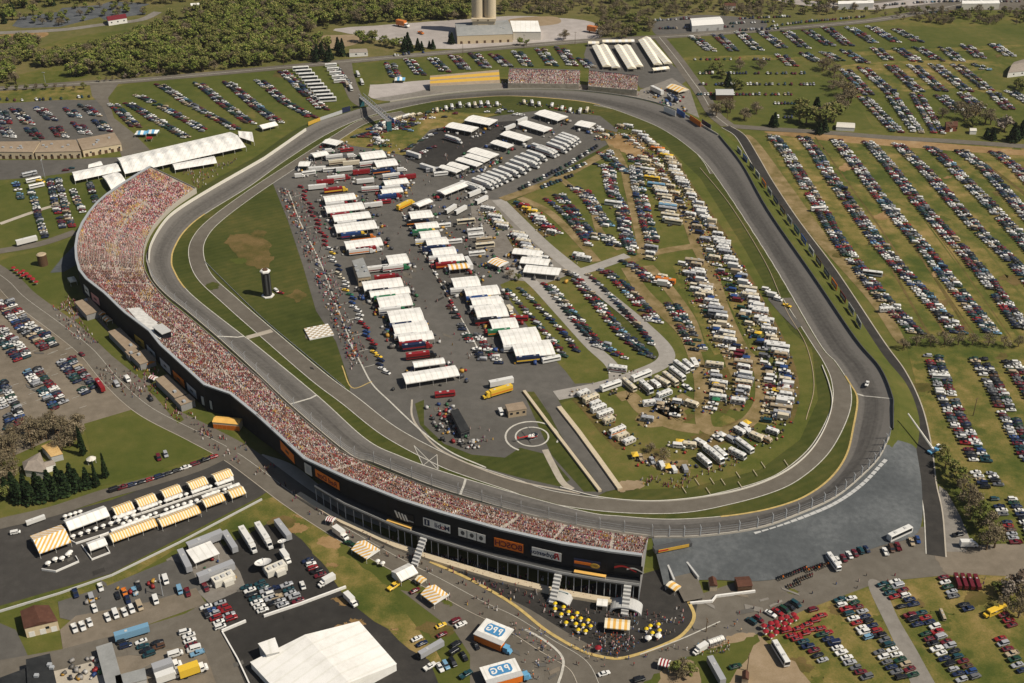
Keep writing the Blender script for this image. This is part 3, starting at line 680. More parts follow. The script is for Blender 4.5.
# spectators: one mass of little figures on the benches
pp = Proto()
b_ = MB().frus((-.26, .26, -.17, .17), 0, (-.22, .22, -.13, .13), .80, 0, 0); pp.addmb(b_, [None])
b_ = MB().frus((-.11, .11, -.11, .11), .80, (-.10, .10, -.10, .10), 1.05, 0, 1); pp.addmb(b_, [(.36, .20, .13), (.12, .07, .04)])
pal = np.array([(.80, .76, .72), (.74, .56, .52), (.56, .32, .29), (.46, .04, .05), (.24, .02, .05), (.03, .04, .09), (.05, .05, .06), (.10, .14, .26), (.42, .24, .17), (.66, .42, .08), (.40, .10, .24), (.16, .10, .07), (.08, .05, .04)])
pw = np.array([.20, .12, .10, .10, .09, .07, .10, .05, .05, .03, .06, .04, .04]); pw /= pw.sum()
def inpoly(x, y, poly):
    c = False; n = len(poly)
    for i in range(n):
        x1, y1 = poly[i]; x2, y2 = poly[i-1]
        if (y1 > y) != (y2 > y) and x < (x2-x1)*(y-y1)/(y2-y1)+x1: c = not c
    return c
EMPTY = [(127, 309), (140, 308), (152, 318), (168, 333), (160, 340), (146, 330)]
def crowd(Fa, Ba, nr0, step, occ=.95, yellow=None):
    items = []
    for i in range(len(Fa)-1):
        gs = sum((Fa[q_+1]-Fa[q_]).length for q_ in range(i))
        nr = max(nr0, int((Fa[i]-Ba[i]).length/.95))
        for k in range(nr):
            f = (k+.45)/nr
            p, q = Fa[i].lerp(Ba[i], f), Fa[i+1].lerp(Ba[i+1], f)
            oc2 = .72+.34*math.sin(i*1.9+k*.23)*math.sin(k*.41+i*.7)+.12; oc2 = .25 if yellow and abs(f-.42) < .02 else min(1, oc2+.1)
            d = q-p; L = d.length; n = max(1, int(L/step)); rz = math.atan2(d.y, d.x)
            z0, z1 = Fa[i].z+(Fa[i+1].z-Fa[i].z)*.5, Ba[i].z+(Ba[i+1].z-Ba[i].z)*.5; zz = z0+(z1-z0)*(math.floor(f*nr0)/nr0)
            for j in range(n):
                s = (j+rnd.random())/n; c = p+d*s
                if rnd.random() > occ*oc2: continue
                if yellow and abs((gs+s*L) % 21) < 1.3: continue
                px, py, _ = proj((c.x, c.y, zz+.8))
                if inpoly(px, py, EMPTY): continue
                if yellow:
                    w = math.sin(px*.13+1.3*math.sin(py*.09))*math.sin(py*.11+px*.045+.6)
                    if w > .55 and px < 215 and py < 300 and rnd.random() < .55: cc_y = True
                    else: cc_y = False
                if yellow and cc_y and rnd.random() < .3: continue
                if f < .05 and rnd.random() < .5: continue
                cc = pal[nrs.choice(len(pal), p=pw)]*rnd.uniform(.7, 1.2)*(1+.18*math.sin(px*.21+py*.05)*math.sin(py*.27-px*.08))
                hk = (i*7919+(k//3)*104729+int((gs+s*L)/5)*1299709) % 997
                if hk < 330 and rnd.random() < .42: cc = pal[(hk*7) % len(pal)]*rnd.uniform(.7, 1.15)
                if px < 200 and py < 300: cc = cc*np.array([.95, .80, .84])
                if yellow and cc_y: cc = np.array((.58, .38, .12))*rnd.uniform(.6, 1.3)
                items.append((pp, c.x, c.y, zz, rz+rnd.uniform(-.4, .4), rnd.uniform(.78, 1.02), np.clip(cc, 0, .85)))
    return items
stuff(merged('spectator_crowd', crowd(Fs, Bs, NR, .54, .93, True), TINT_M), 'dense crowd of spectators filling the curved grandstand', 'crowd')
# pale empty block of seats
w = [P(x, y, 0) for x, y in EMPTY]
def stand_z(px, py, up=.3):
    """point on the seating slope under a pixel"""
    best = None
    for i in range(ns-1):
        a, b, c = Fs[i], Fs[i+1], Bs[i]
        nn = (b-a).cross(c-a); r = ray(px, py); t = nn.dot(a-V3((0, 0, CAMH)))/nn.dot(r)
        p = V3((0, 0, CAMH))+r*t
        e = b-a; g = c-a; m_ = Matrix(((e.x, g.x), (e.y, g.y)))
        try: s = m_.inverted() @ Vector((p.x-a.x, p.y-a.y))
        except Exception: continue
        sc_ = max(0, -s.x, s.x-1, -s.y, s.y-1)
        if best is None or sc_ < best[0]: best = (sc_, p)
    return best[1]+V3((0, 0, up))
ew = [stand_z(x, y, .5) for x, y in EMPTY]
link('empty_seat_block', MB().add(ew, [tuple(range(len(ew)))[::-1]]).mesh('empty_seat_block', M['bench_pale']), stand)
bp_ = stand_z(163, 335, 0); bt = thing('timing_booth', 'small dark booth standing above the empty pale seats at the stand rim', 'booth', bp_, axis(163, 335, 5, 4))
link('booth_wall', MB().box(-5, 5, -2.5, 2.5, 0, 3.6).mesh('booth_wall', M['panel']), bt)
link('booth_roof', MB().box(-5.4, 5.4, -2.9, 2.9, 3.6, 4.0).mesh('booth_roof', M['pale_grey']), bt)

# ------------------------------------------------------------------ signs on the back of the stand
def wall_hit(px, py):
    r = ray(px, py); best = None
    for i in range(ns-1):
        a = Bs[i]+ON[i]*.35; b = Bs[i+1]+ON[i]*.35; d = b-a
        den = r.x*d.y-r.y*d.x
        if abs(den) < 1e-9: continue
        t = (a.x*d.y-a.y*d.x)/den; p = V3((0, 0, CAMH))+r*t
        s = ((p.x-a.x)*d.x+(p.y-a.y)*d.y)/(d.x*d.x+d.y*d.y)
        e = max(0, -s, s-1)
        if best is None or e < best[0]-1e-6 or (abs(e-best[0]) < 1e-6 and p.y < best[1].y): best = (e, p)
    return best[1]
def text_mesh(name, s, size, m, bold=0, shear=0, mirror=True):
    cu = bpy.data.curves.new('tmp', 'FONT'); cu.body = s; cu.size = size; cu.align_x = 'CENTER'; cu.align_y = 'CENTER'
    cu.offset = bold; cu.shear = shear; cu.extrude = .04
    o = bpy.data.objects.new('tmp', cu); COL.objects.link(o)
    dg = bpy.context.evaluated_depsgraph_get(); me = bpy.data.meshes.new_from_object(o.evaluated_get(dg))
    bpy.data.objects.remove(o); bpy.data.curves.remove(cu)
    me.name = name
    if mirror:
        me.transform(Matrix.Scale(-1, 4, (1, 0, 0))); me.flip_normals()
    me.materials.clear(); me.materials.append(m)
    return me
def sign_at(name, label, p0, p1, h, mface, texts=(), extras=(), group=None, cat='sign'):
    """panel hung between two wall points (its upper edge); x runs along it, y is up"""
    d = p1-p0; d.z = 0; L = d.length; ang = math.atan2(d.y, d.x)
    mid = (p0+p1)/2
    n = V3((d.y, -d.x, 0)).normalized()
    if n.y > 0 and abs(n.y) > .0 and n.dot(mid-TC) < 0: n = -n
    e = thing(name, label, cat, (mid.x+n.x*.15, mid.y+n.y*.15, mid.z-h), ang, group)
    link('sign_face', MB().box(-L/2, L/2, -.12, .0, 0, h).mesh('sign_face', mface), e)
    for (s, fx, fz, size, m, bold, shear) in texts:
        me = text_mesh('lettering', s, size, m, bold, shear)
        me.transform(Matrix.Rotation(math.pi/2, 4, 'X'))
        w = max(v.co.x for v in me.vertices)-min(v.co.x for v in me.vertices)
        if w > L*.94:
            me.transform(Matrix.Scale(L*.94/w, 4, (1, 0, 0)))
        o = link('lettering', me, e, (fx*L, -.18, fz*h))
    for (kind, fx, fz, w, hh, m) in extras:
        mb = MB()
        if kind == 'box': mb.box(-w/2, w/2, -.05, .05, -hh/2, hh/2)
        elif kind == 'oval':
            mb.loft([[(w/2*math.cos(2*math.pi*k/20), y, hh/2*math.sin(2*math.pi*k/20)) for k in range(20)] for y in (.05, -.05)])
        elif kind == 'slash':
            mb.loft([[(-w/2-hh*.2, y, hh/2), (w/2-hh*.2, y, hh/2), (w/2+hh*.2, y, -hh/2), (-w/2+hh*.2, y, -hh/2)] for y in (.05, -.05)])
        elif kind == 'swoosh':
            N = 14; a = []; b = []
            for k in range(N+1):
                t = k/N; x = -w/2+w*t; zc = hh*.35*math.sin(t*4.2)
                a.append((x, zc+hh*.16*(1-t*.4))); b.append((x, zc-hh*.16*(1-t*.4)))
            pts = a+b[::-1]
            n_ = len(pts)
            mb.add([(x, -.05, z) for x, z in pts], [(k, k+1, n_-2-k, n_-1-k) for k in range(N)])
        o = link('emblem', mb.mesh('emblem', m), e, (fx*L, -.17, fz*h))
    return e
def back_sign(label, x0, y0, x1, y1, h, mface, texts=(), extras=(), wd=None):
    p0, p1 = wall_hit(x0, y0), wall_hit(x1, y1)
    z = (p0.z+p1.z)/2; p0.z = p1.z = z
    return sign_at('stand_sign', label, p0, p1, h, mface, texts, extras, 'signs along the back of the grandstand')
ma = M
back_sign('orange beer sign with dark mirrored lettering on the stand back', 315.7, 472, 339, 479, 4.1, ma['orange'], [('Red Dog', 0, .45, 3.6, ma['maroon'], .06, 0)])
back_sign('narrow white sign at the kink of the stand rim', 304.5, 462, 311.5, 466.5, 5.6, ma['pale_grey'], [], [('box', 0, .5, 2.2, 3.4, ma['steel'])])
back_sign('four slanted white strokes on the dark stand back', 393, 508, 414, 516, 5, ma['panel'], [], [('slash', -.32, .55, .9, 3.4, ma['white']), ('slash', -.16, .5, .9, 3.4, ma['white']), ('slash', 0, .48, .9, 3.4, ma['white']), ('slash', .14, .48, .9, 3.2, ma['white']), ('box', .36, .3, 2.6, .5, ma['pale_grey'])])
back_sign('white motor oil sign with mirrored blue lettering and red letter', 423.3, 517, 450.3, 525.2, 4.3, ma['white'], [('M', .385, .48, 3.5, ma['navy'], .05, 0), ('o', .225, .46, 3.5, ma['red'], .05, 0), ('bil', .045, .48, 3.5, ma['navy'], .05, 0), ('1', -.36, .48, 3.0, ma['white'], .08, 0)], [('box', -.36, .5, 2.6, 3.2, ma['navy'])])
e = [o for o in COL.objects if o.name.startswith('emblem')][-1]; e.location.y = -.13
back_sign('white sign with three small dark emblems on the stand back', 458.5, 527.8, 485.6, 534.7, 4.2, ma['white'], [], [('box', -.18, .5, .25, 4, ma['panel']), ('box', .18, .5, .25, 4, ma['panel']), ('oval', -.34, .5, 1.8, 2.2, ma['dark_grey']), ('oval', 0, .5, 1.8, 2.2, ma['dark_grey']), ('oval', .34, .5, 1.8, 2.2, ma['dark_grey'])])
back_sign('orange spark plug sign with mirrored red capital lettering', 494.4, 537.2, 523.3, 544.1, 4.6, ma['orange'], [('BOSCH', 0, .47, 4.0, ma['maroon'], .10, 0)])
back_sign('white brake sign with dark script and red letter', 532, 546.6, 561.5, 553, 4.4, ma['white'], [('aybestos', -.12, .48, 3.1, ma['navy'], .05, .2), ('R', .36, .48, 4.2, ma['red'], .12, .2)])
back_sign('blue sign with orange bar and yellow oval on the stand back', 574, 556.7, 600.5, 563, 4.2, ma['navy'], [], [('box', -.16, .55, 7, 1.3, ma['orange']), ('oval', .3, .45, 4, 2.4, ma['gold']), ('oval', .3, .45, 2.6, 1.3, ma['cream'])])
back_sign('black sign with red and white swoosh at the stand end', 614.4, 563, 643, 566, 4.2, ma['black'], [], [('swoosh', -.1, .5, 9, 3.2, ma['red']), ('swoosh', .25, .45, 7, 2.6, ma['white'])])
for lab, x0, y0, x1, y1, m in (('narrow white sign nearest the curved end of the stand back', 84, 284, 88.5, 289, 'white'), ('red and white sign behind the tan concession roof', 91, 291, 99, 299, 'pink'),
                               ('yellow sign on the stand back above the lawn', 134.4, 333, 144, 342, 'gold'), ('pale grey sign between the yellow and white stand signs', 147, 345, 155, 352, 'pale_grey'),
                               ('white sign beside the burnt orange stand sign', 160, 357, 170, 367, 'silver'), ('burnt orange sign above the long tan concession', 173, 370, 184, 380, 'orange'),
                               ('pale sign following the burnt orange stand sign', 187, 383, 196, 390, 'silver'), ('grey white sign at the notch of the stand rim', 201, 394, 212, 403, 'silver'),
                               ('rust orange sign where the lane meets the stand back', 280.5, 441, 294, 454, 'orange')):
    back_sign(lab, x0, y0, x1, y1, 5.0, M[m], [], [('box', 0, .5, 3.2, 1.2, M['dark_grey'] if m in ('silver', 'white', 'pale_grey') else M['brown'])])

# ------------------------------------------------------------------ small stands at the far bend
def small_stand(label, x0, x1, yf, yb, zf=5.5, zb=10.):
    Fa = [P(x0+(x1-x0)*k/6, yf[0]+(yf[1]-yf[0])*k/6, zf) for k in range(7)]; Ba = [P(x0+(x1-x0)*k/6+1, yb[0]+(yb[1]-yb[0])*k/6, zb) for k in range(7)]
    e = thing('grandstand', label, 'grandstand', (0, 0, 0))
    mb = MB(); N = 14
    secs = []
    for a, b in zip(Fa, Ba):
        s = []
        for k in range(N):
            p, q = a.lerp(b, k/N), a.lerp(b, (k+1)/N); s += [(p.x, p.y, p.z), (q.x, q.y, p.z)]
        s += [tuple(b), (b.x, b.y, 0), (a.x, a.y, 0)]; secs.append(s[::-1])
    link('seating', mb.loft(secs).mesh('seating', M['bench']), e)
    link('back_wall', MB().loft([[(b.x, b.y, 0), (b.x, b.y, zb+1), (b.x, b.y+.3, zb+1), (b.x, b.y+.3, 0)] for b in Ba]).mesh('back_wall', M['grey']), e)
    return crowd(Fa, Ba, N, .75, .9)
it = small_stand('low far grandstand of spectators behind the top bend', 508, 579, (83, 84), (69, 71))
it += small_stand('second far grandstand beside the cream tents', 588, 637, (86, 90), (71, 76))
stuff(merged('spectator_crowd', it, TINT_M), 'spectators filling the two low stands by the top bend', 'crowd')
def gallery():
    Fa = [P(430+70*k/4, 86-3*k/4, 4.5) for k in range(5)]; Ba = [P(430+69*k/4, 76-6*k/4, 9) for k in range(5)]
    e = thing('grandstand', 'empty far stand with orange seat bands and tan roof edge', 'grandstand', (0, 0, 0))
    for k, (f0, f1, m) in enumerate(((0, .25, 'roof_tan'), (.25, .5, 'gold'), (.5, .62, 'roof_tan'), (.62, .85, 'gold'), (.85, 1, 'roof_tan'))):
        vs = []
        for a, b in zip(Fa, Ba): vs += [a.lerp(b, f0), a.lerp(b, f1)]
        link('seat_band', MB().add(vs, [(2*i, 2*i+1, 2*i+3, 2*i+2)[::-1] for i in range(4)]).mesh('seat_band', M[m]), e)
    link('back_wall', MB().loft([[(b.x, b.y, 0), (b.x, b.y, 9.2), (b.x, b.y+.3, 9.2), (b.x, b.y+.3, 0)] for b in Ba]).mesh('back_wall', M['tan']), e)
    link('front_wall', MB().loft([[(b.x, b.y, 0), (b.x, b.y, 4.5), (b.x, b.y-.3, 4.5), (b.x, b.y-.3, 0)] for b in Fa]).mesh('front_wall', M['concrete']), e)
gallery()

# ------------------------------------------------------------------ walls and catch fences
def wall_run(name, label, px, z, h, th, m, cat='wall', posts=None, pw_=.11, ph=5, group=None, spline=True, rail=None):
    w = [P(x, y, z) for x, y in px]
    if spline: w = crspline(w, 6)
    e = thing(name, label, cat, (0, 0, 0), 0, group)
    L, Rr = ribbon_pts(w, th)
    link('wall_face', MB().loft([[(a.x, a.y, z-.6 if z > 1 else 0), (a.x, a.y, z+h), (b.x, b.y, z+h), (b.x, b.y, z-.6 if z > 1 else 0)] for a, b in zip(L, Rr)]).mesh('wall_face', m), e)
    if posts:
        acc = 0; last = w[0]; cnt = 0
        pm = MB().box(-pw_, pw_, -pw_, pw_, 0, ph).tube((0, 0, ph), (0, .9, ph+.7), .1, .08, 4).mesh('post', M['steel'])
        for p in w:
            acc += (p-last).length; last = p
            if acc >= posts and cnt < 95:
                acc = 0; cnt += 1
                dd = (TC-p); link('post', pm, e, (p.x, p.y, z+h), math.atan2(dd.y, dd.x)-math.pi/2)
        if rail:
            for zz in rail:
                link('cable', MB().loft([[(a.x, a.y, z+h+zz), (a.x, a.y, z+h+zz+.09), (a.x+.06, a.y+.06, z+h+zz+.09)] for a in w]).mesh('cable', M['steel']), e)
    return e
wall_run('track_wall', 'white concrete track wall curving round the left bend', [(149, 262), (151, 246), (162, 226), (177, 211), (212, 189), (259, 162), (270, 155), (306, 130)], ZO, 1.6, .6, M['offwhite'])
wall_run('catch_fence', 'grey catch fence on posts below the long grandstand', [(147, 262), (153, 280), (167, 296), (187, 312), (221, 341), (257, 374), (294, 409), (349, 455), (374, 464), (432, 487), (482, 503), (521, 514), (576, 526), (611, 532), (652, 537.5)], ZO, 1.1, .4, M['concrete'], 'fence', 9.5, .11, 5, rail=(1.2, 2.4, 3.6))
wall_run('catch_fence', 'catch fence with pale footings above the blue grey stone bank', [(654, 538), (700, 537), (757, 529), (798, 515), (835, 498), (861, 477), (879, 458), (889, 438)], ZO, 1.0, .4, M['concrete'], 'fence', 5.2, .2, 4.6, rail=(1.2, 2.4, 3.6))
wall_run('track_wall', 'dark wall along the right hand straight beside the billboards', [(893, 430), (893, 410), (892, 397), (880, 369), (855, 339), (812, 275), (768, 211), (742, 165), (719, 136)], ZO, 1.2, .4, M['dark_grey'])
wall_run('track_wall', 'pale wall behind the far top bend', [(718, 135), (674, 109.5), (637, 98.5), (587, 91.5), (550, 89.5), (511, 89.5), (460, 92.5), (419, 97.5), (390, 102)], ZO, 1.0, .4, M['concrete'])
wall_run('pit_wall', 'low white wall round the inside of the lower bend', [(560, 488), (600, 498), (650, 502), (700, 498), (745, 489), (782, 474), (808, 454), (824, 430), (832, 405), (829, 385), (822, 366)], .1, .8, .4, M['offwhite'])
wall_run('tunnel_wall', 'tan concrete wall left of the sunken infield road', [(524, 392), (545, 420), (568, 450), (600, 492)], .2, 1.1, 1.6, M['beige'], spline=False)
wall_run('tunnel_wall', 'tan concrete wall right of the sunken infield road', [(559, 408), (578, 432), (600, 462), (620, 490)], .2, 1.1, 2.4, M['beige'], spline=False)
wall_run('chain_fence', 'thin fence between the left lawn and the pit lane', [(205, 262), (225, 282), (262, 318), (302, 352), (345, 388)], .1, .6, .12, M['steel'], 'fence')
wall_run('crowd_fence', 'thin fence bordering the camping field near the track', [(700, 168), (730, 205), (765, 262), (786, 310), (806, 345), (814, 385), (806, 420)], .2, .35, .3, M['tan'], 'fence')
wall_run('lot_wall', 'white kerb wall along the hospitality lot and bank', [(0, 612), (60, 594), (112, 576), (180, 543), (262, 500)], .1, .9, .5, M['pale_grey'], spline=False)
wall_run('lot_wall', 'white low wall crossing the dark broadcast lot', [(264, 617), (300, 605), (346, 588)], .1, 1.2, .7, M['white'], spline=False)
wall_run('lot_wall', 'short white wall at the edge of the dark lot beside the town road', [(222, 632), (246, 622)], .1, 1.2, .7, M['white'], spline=False)
wall_run('lot_wall', 'long thin white kerb beside the dark lot and town road', [(222, 632), (238, 660), (252, 690)], .1, .8, .5, M['white'], spline=False)
wall_run('block_barrier', 'row of pale concrete blocks under the lower bend fence', [(757, 534), (798, 521), (835, 505), (862, 486), (884, 463)], 3.6, 1.0, 1.6, M['offwhite']) if 0 else None
for k in range(25):
    t_ = k/24; w_ = crspline([P(x, y, 3.2) for x, y in ((757, 534), (800, 520), (835, 505), (862, 486), (884, 463))], 6); p = w_[min(24, k)]; d_ = w_[min(24, k+1)]-w_[max(0, k-1)]
    tag(link('concrete_block', MB().frus((-1.7, 1.7, -.9, .9), 0, (-1.6, 1.6, -.8, .8), 1.3, 0, 0).mesh('concrete_block', M['pale_grey']), None, (p.x, p.y, 3.1), math.atan2(d_.y, d_.x)), 'pale concrete block, %s from the lower left under the bend fence' % ordn(k), 'block', 'concrete blocks on the stone bank')
wall_run('jersey_barrier', 'white angled barrier at the tunnel gate', [(690, 604), (712, 602), (716, 597), (755, 592)], .2, 1.0, .7, M['white'], spline=False)

# tunnel portal in the stone bank
tp0 = P(672, 552, 2)
e = thing('tunnel_portal', 'tunnel mouth with red and gold banner in the stone bank', 'tunnel', (tp0.x, tp0.y, 0), axis(672, 552, 10, -2))
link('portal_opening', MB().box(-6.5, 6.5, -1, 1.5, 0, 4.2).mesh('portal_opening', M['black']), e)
link('portal_lintel', MB().box(-8.5, 8.5, -1.3, 1.6, 4.2, 6.0).mesh('portal_lintel', M['dark_grey']), e)
link('banner', MB().box(-7, 7, -1.5, -1.3, 4.4, 5.9).mesh('banner', M['gold']), e)
link('banner', MB().box(-7.1, -2.5, -1.56, -1.5, 4.9, 5.6).mesh('banner', M['red']), e)
wall_run('tunnel_wall', 'sloping grey wall left of the tunnel approach', [(663, 555), (668, 570), (674, 584)], .2, 2.4, .8, M['pale_grey'], spline=False)
wall_run('tunnel_wall', 'sloping pale wall right of the tunnel approach', [(676, 553), (688, 568), (698, 581)], .2, 2.4, .8, M['pale_grey'], spline=False)
pa('tunnel_approach', [(664, 556), (677, 553), (698, 582), (705, 600), (684, 604), (676, 588)], G_ROAD, 12, False, z=1.3)

# ------------------------------------------------------------------ footbridge, scoring tower, silo, tank
def bridge():
    a, b = P(361, 97, 9), P(389, 121, 9); a.z = b.z = 0
    d = b-a; L = d.length
    e = thing('footbridge', 'steel truss footbridge crossing the track at the upper bend', 'bridge', ((a.x+b.x)/2, (a.y+b.y)/2, 0), math.atan2(d.y, d.x))
    link('deck', MB().box(-L/2, L/2, -2, 2, 8.6, 9.1).mesh('deck', M['grey']), e)
    for s in (-1, 1):
        mb = MB().box(-L/2, L/2, s*2-.12, s*2+.12, 11.8, 12.1)
        n_ = int(L/4)
        for k in range(n_):
            x0, x1 = -L/2+L*k/n_, -L/2+L*(k+1)/n_
            mb.tube((x0, s*2, 9), (x1, s*2, 12), .15, n=4); mb.tube((x1, s*2, 9), (x1, s*2, 12), .12, n=4)
        link('truss', mb.mesh('truss', M['steel']), e)
    for x in (-L/2+1, L/2-1): link('tower_leg', MB().box(x-1, x+1, -2, 2, 0, 8.6).mesh('tower_leg', M['teal']), e)
bridge()
p = P(268, 296)
e = thing('scoring_tower', 'tall black scoring pylon with white cap on the infield lawn', 'tower', (p.x, p.y, 0), R(15))
link('base', MB().cyl(0, 0, 0, .8, 3.9, n=6).mesh('base', M['white']), e)
link('shaft', MB().cyl(0, 0, .8, 16.2, 2.6, n=6).mesh('shaft', M['black']), e)
for k in range(6):
    a = k*math.pi/3+math.pi/6
    link('number_board', MB().box(2.24, 2.34, -.5, .5, 2, 15).mesh('number_board', M['dark_grey']), e, rot=a)
link('cap', MB().cyl(0, 0, 16.2, 17.1, 3.1, n=6).cyl(0, 0, 17.1, 17.5, 2.9, 2.5, n=6).mesh('cap', M['white']), e)
link('rail', MB().cyl(0, 0, 17.5, 18.2, 1.8, 1.5, n=6).mesh('rail', M['brown']), e)
for lab, q, m in (('white van parked beside the scoring pylon', (276.5, 291), 'white'), ):
    pass
p = P(484, 33)
e = thing('silo', 'pale concrete double silo rising over the grey warehouse', 'silo', (p.x, p.y, 0), 0)
link('silo_base', MB().box(-11, 11, -8, 8, 0, 14).box(-12, 12, -9, 9, 14, 16.5).mesh('silo_base', M['beige']), e)
for x in (-6, 6): link('cylinder', MB().cyl(x, 0, 16.5, 62, 6, n=24).mesh('cylinder', M['beige']), e)
link('headhouse', MB().box(-10, 10, -5, 5, 62, 68).mesh('headhouse', M['concrete']), e)
for x in (-5.5, 4.5): link('hatch', MB().box(x-.6, x+.6, -9.2, -9, 14.6, 15.8).mesh('hatch', M['brown']), e)
link('panel', MB().box(-6, 4, -8.2, -8, 7, 11).mesh('panel', M['cream']), e)
p = P(43.5, 265)
e = thing('water_tank', 'brown cylindrical tank beside the left access road', 'tank', (p.x, p.y, 0), 0)
link('drum', MB().cyl(0, 0, 0, 7.4, 2.9, n=16).mesh('drum', M['brown']), e)
link('lid', MB().cyl(0, 0, 7.4, 8.0, 3.05, 2.2, n=16).mesh('lid', M['tan']), e)

# ------------------------------------------------------------------ buildings
def building(label, quad, h, wall, roof, name='building', rtype='flat', rise=1.5, doors=0, wins=0, cat='building', zr=None, overhang=.4, group=None, units=0, dm='white'):
    """quad: roof-eave pixels (a,b = front edge left->right, c,d = back edge right->left) at eave height h"""
    A = [P(x, y, h) for x, y in quad]
    c = sum(A, Vector())/4; d = A[1]-A[0]; ang = math.atan2(d.y, d.x)
    e = thing(name, label, cat, (c.x, c.y, 0), ang, group)
    ca, sa = math.cos(-ang), math.sin(-ang)
    loc = [((p.x-c.x)*ca-(p.y-c.y)*sa, (p.x-c.x)*sa+(p.y-c.y)*ca) for p in A]
    ins = [(x*(1-overhang/max(4, abs(x)+abs(y))), y*(1-overhang/max(4, abs(x)+abs(y)))) for x, y in loc]
    link('wall', MB().poly(ins, 0, h-.05).mesh('wall', wall), e)
    mb = MB()
    if rtype == 'flat': 
        mb.poly(loc, h-.05, h+.35)
    elif rtype == 'gable':   # ridge parallel to the front edge
        (x0, y0), (x1, y1), (x2, y2), (x3, y3) = loc
        r0 = ((x0+x3)/2, (y0+y3)/2, h+rise); r1 = ((x1+x2)/2, (y1+y2)/2, h+rise)
        mb.add([(x0, y0, h), (x1, y1, h), (x2, y2, h), (x3, y3, h), r0, r1], [(0, 1, 5, 4), (2, 3, 4, 5), (1, 2, 5), (3, 0, 4), (3, 2, 1, 0)])
    elif rtype == 'gable2':  # ridge across
        (x0, y0), (x1, y1), (x2, y2), (x3, y3) = loc
        r0 = ((x0+x1)/2, (y0+y1)/2, h+rise); r1 = ((x3+x2)/2, (y3+y2)/2, h+rise)
        mb.add([(x0, y0, h), (x1, y1, h), (x2, y2, h), (x3, y3, h), r0, r1], [(1, 2, 5, 4), (3, 0, 4, 5), (0, 1, 4), (2, 3, 5), (3, 2, 1, 0)])
    elif rtype == 'hip':
        (x0, y0), (x1, y1), (x2, y2), (x3, y3) = loc
        def L2(a, b, t): return (a[0]+(b[0]-a[0])*t, a[1]+(b[1]-a[1])*t)
        m0 = L2(loc[0], loc[3], .5); m1 = L2(loc[1], loc[2], .5); a = L2(m0, m1, .3); b = L2(m0, m1, .7)
        mb.add([(x0, y0, h), (x1, y1, h), (x2, y2, h), (x3, y3, h), (*a, h+rise), (*b, h+rise)], [(0, 1, 5, 4), (1, 2, 5), (2, 3, 4, 5), (3, 0, 4), (3, 2, 1, 0)])
    rf = link('roof', mb.mesh('roof', roof), e)
    W = math.hypot(loc[1][0]-loc[0][0], loc[1][1]-loc[0][1]); fy = (ins[0][1]+ins[1][1])/2; fx0 = ins[0][0]
    for k in range(units):
        lx = rnd.uniform(-.38, .38)*W; ly = rnd.uniform(-.25, .25)*(loc[3][1]-loc[0][1])
        link('roof_unit', MB().box(lx-.8, lx+.8, ly-.7, ly+.7, h+.3 if rtype == 'flat' else h+rise*.5, h+1.3 if rtype == 'flat' else h+rise*.5+1).mesh('roof_unit', M['steel']), rf)
    for k in range(doors):
        x = fx0+W*(k+.5)/doors*.98
        link('door', MB().box(x-1.1, x+1.1, fy-.06, fy+.02, .02, min(2.7, h-.5)).mesh('door', M[dm]), e)
    for k in range(wins):
        x = fx0+W*(k+.5)/wins*.98+ (1.9 if doors else 0)
        link('window', MB().box(x-.7, x+.7, fy-.07, fy+.02, h*.45, h*.45+1.2).mesh('window', M['glass']), e)
    return e
def hbar(x1, y1, x2, y2, w, z):
    """roof quad of width w metres about a pixel centreline at height z -> pixel quad"""
    a, b = P(x1, y1, z), P(x2, y2, z); d = (b-a).normalized(); n = V3((-d.y, d.x, 0))
    pts = [a-n*w/2, b-n*w/2, b+n*w/2, a+n*w/2]
    return [proj(p)[:2] for p in pts]
B = building
B('brown roofed cream garage with white doors beside the town road', [(24, 629), (58, 621), (49, 605), (20, 611)], 5, M['cream'], M['shingle'], 'garage', 'gable2', 1.6, 3, 1)
B('dark flat roofed building cut by the lower left corner', [(28, 690), (58, 690), (50, 654), (26, 660)], 5, M['dark_grey'], M['roof_dark'], units=3)
B('low dark roof at the very lower left edge', [(-10, 700), (28, 700), (28, 668), (-10, 682)], 4, M['dark_grey'], M['roof_dark'])
B('long narrow grey roofed shed beside the car park', hbar(104, 645, 116, 690, 6, 3.5), 3.5, M['pale_grey'], M['roof_slate'], 'shed')
B('grey roofed shed end at the bottom car park', hbar(116, 682, 146, 674, 6, 3.5), 3.5, M['pale_grey'], M['roof_slate'], 'shed')
B('huge white roofed hall on the dark lot', [(250, 662), (300, 716), (397, 664), (359, 621)], 3.6, M['roof_white'], M['roof_white'], 'exhibition_hall', 'gable', 3.4)
B('small white annexe against the huge white hall', [(266, 655), (280, 652), (275, 638), (258, 644)], 6, M['pale_grey'], M['roof_white'], 'annexe')
B('grey hip roofed house among the dark trees', [(24, 470), (48, 473), (40, 452), (22, 462)], 4, M['white'], M['shingle_grey'], 'house', 'hip', 2.2, 1, 2)
B('small wing of the grey roofed house', [(44, 468), (56, 464), (52, 460), (43, 462)], 3.4, M['white'], M['shingle_grey'], 'house_wing', 'gable', 1.2)
B('yellow pine roofed barn behind the grey house', [(51, 457), (63, 454), (53, 441), (41, 446)], 3.5, M['pale_grey'], M['shingle_tan'], 'barn', 'gable', .8)
p = P(92, 463)
e = thing('gazebo', 'small white round gazebo between two dark cypresses', 'gazebo', (p.x, p.y, 0))
link('roof', MB().cyl(0, 0, 2.5, 3.9, 2.4, .3, n=8).mesh('roof', M['offwhite']), e)
for k in range(6): link('post', MB().cyl(2*math.cos(k*1.047), 2*math.sin(k*1.047), 0, 2.5, .1, n=5).mesh('post', M['white']), e)
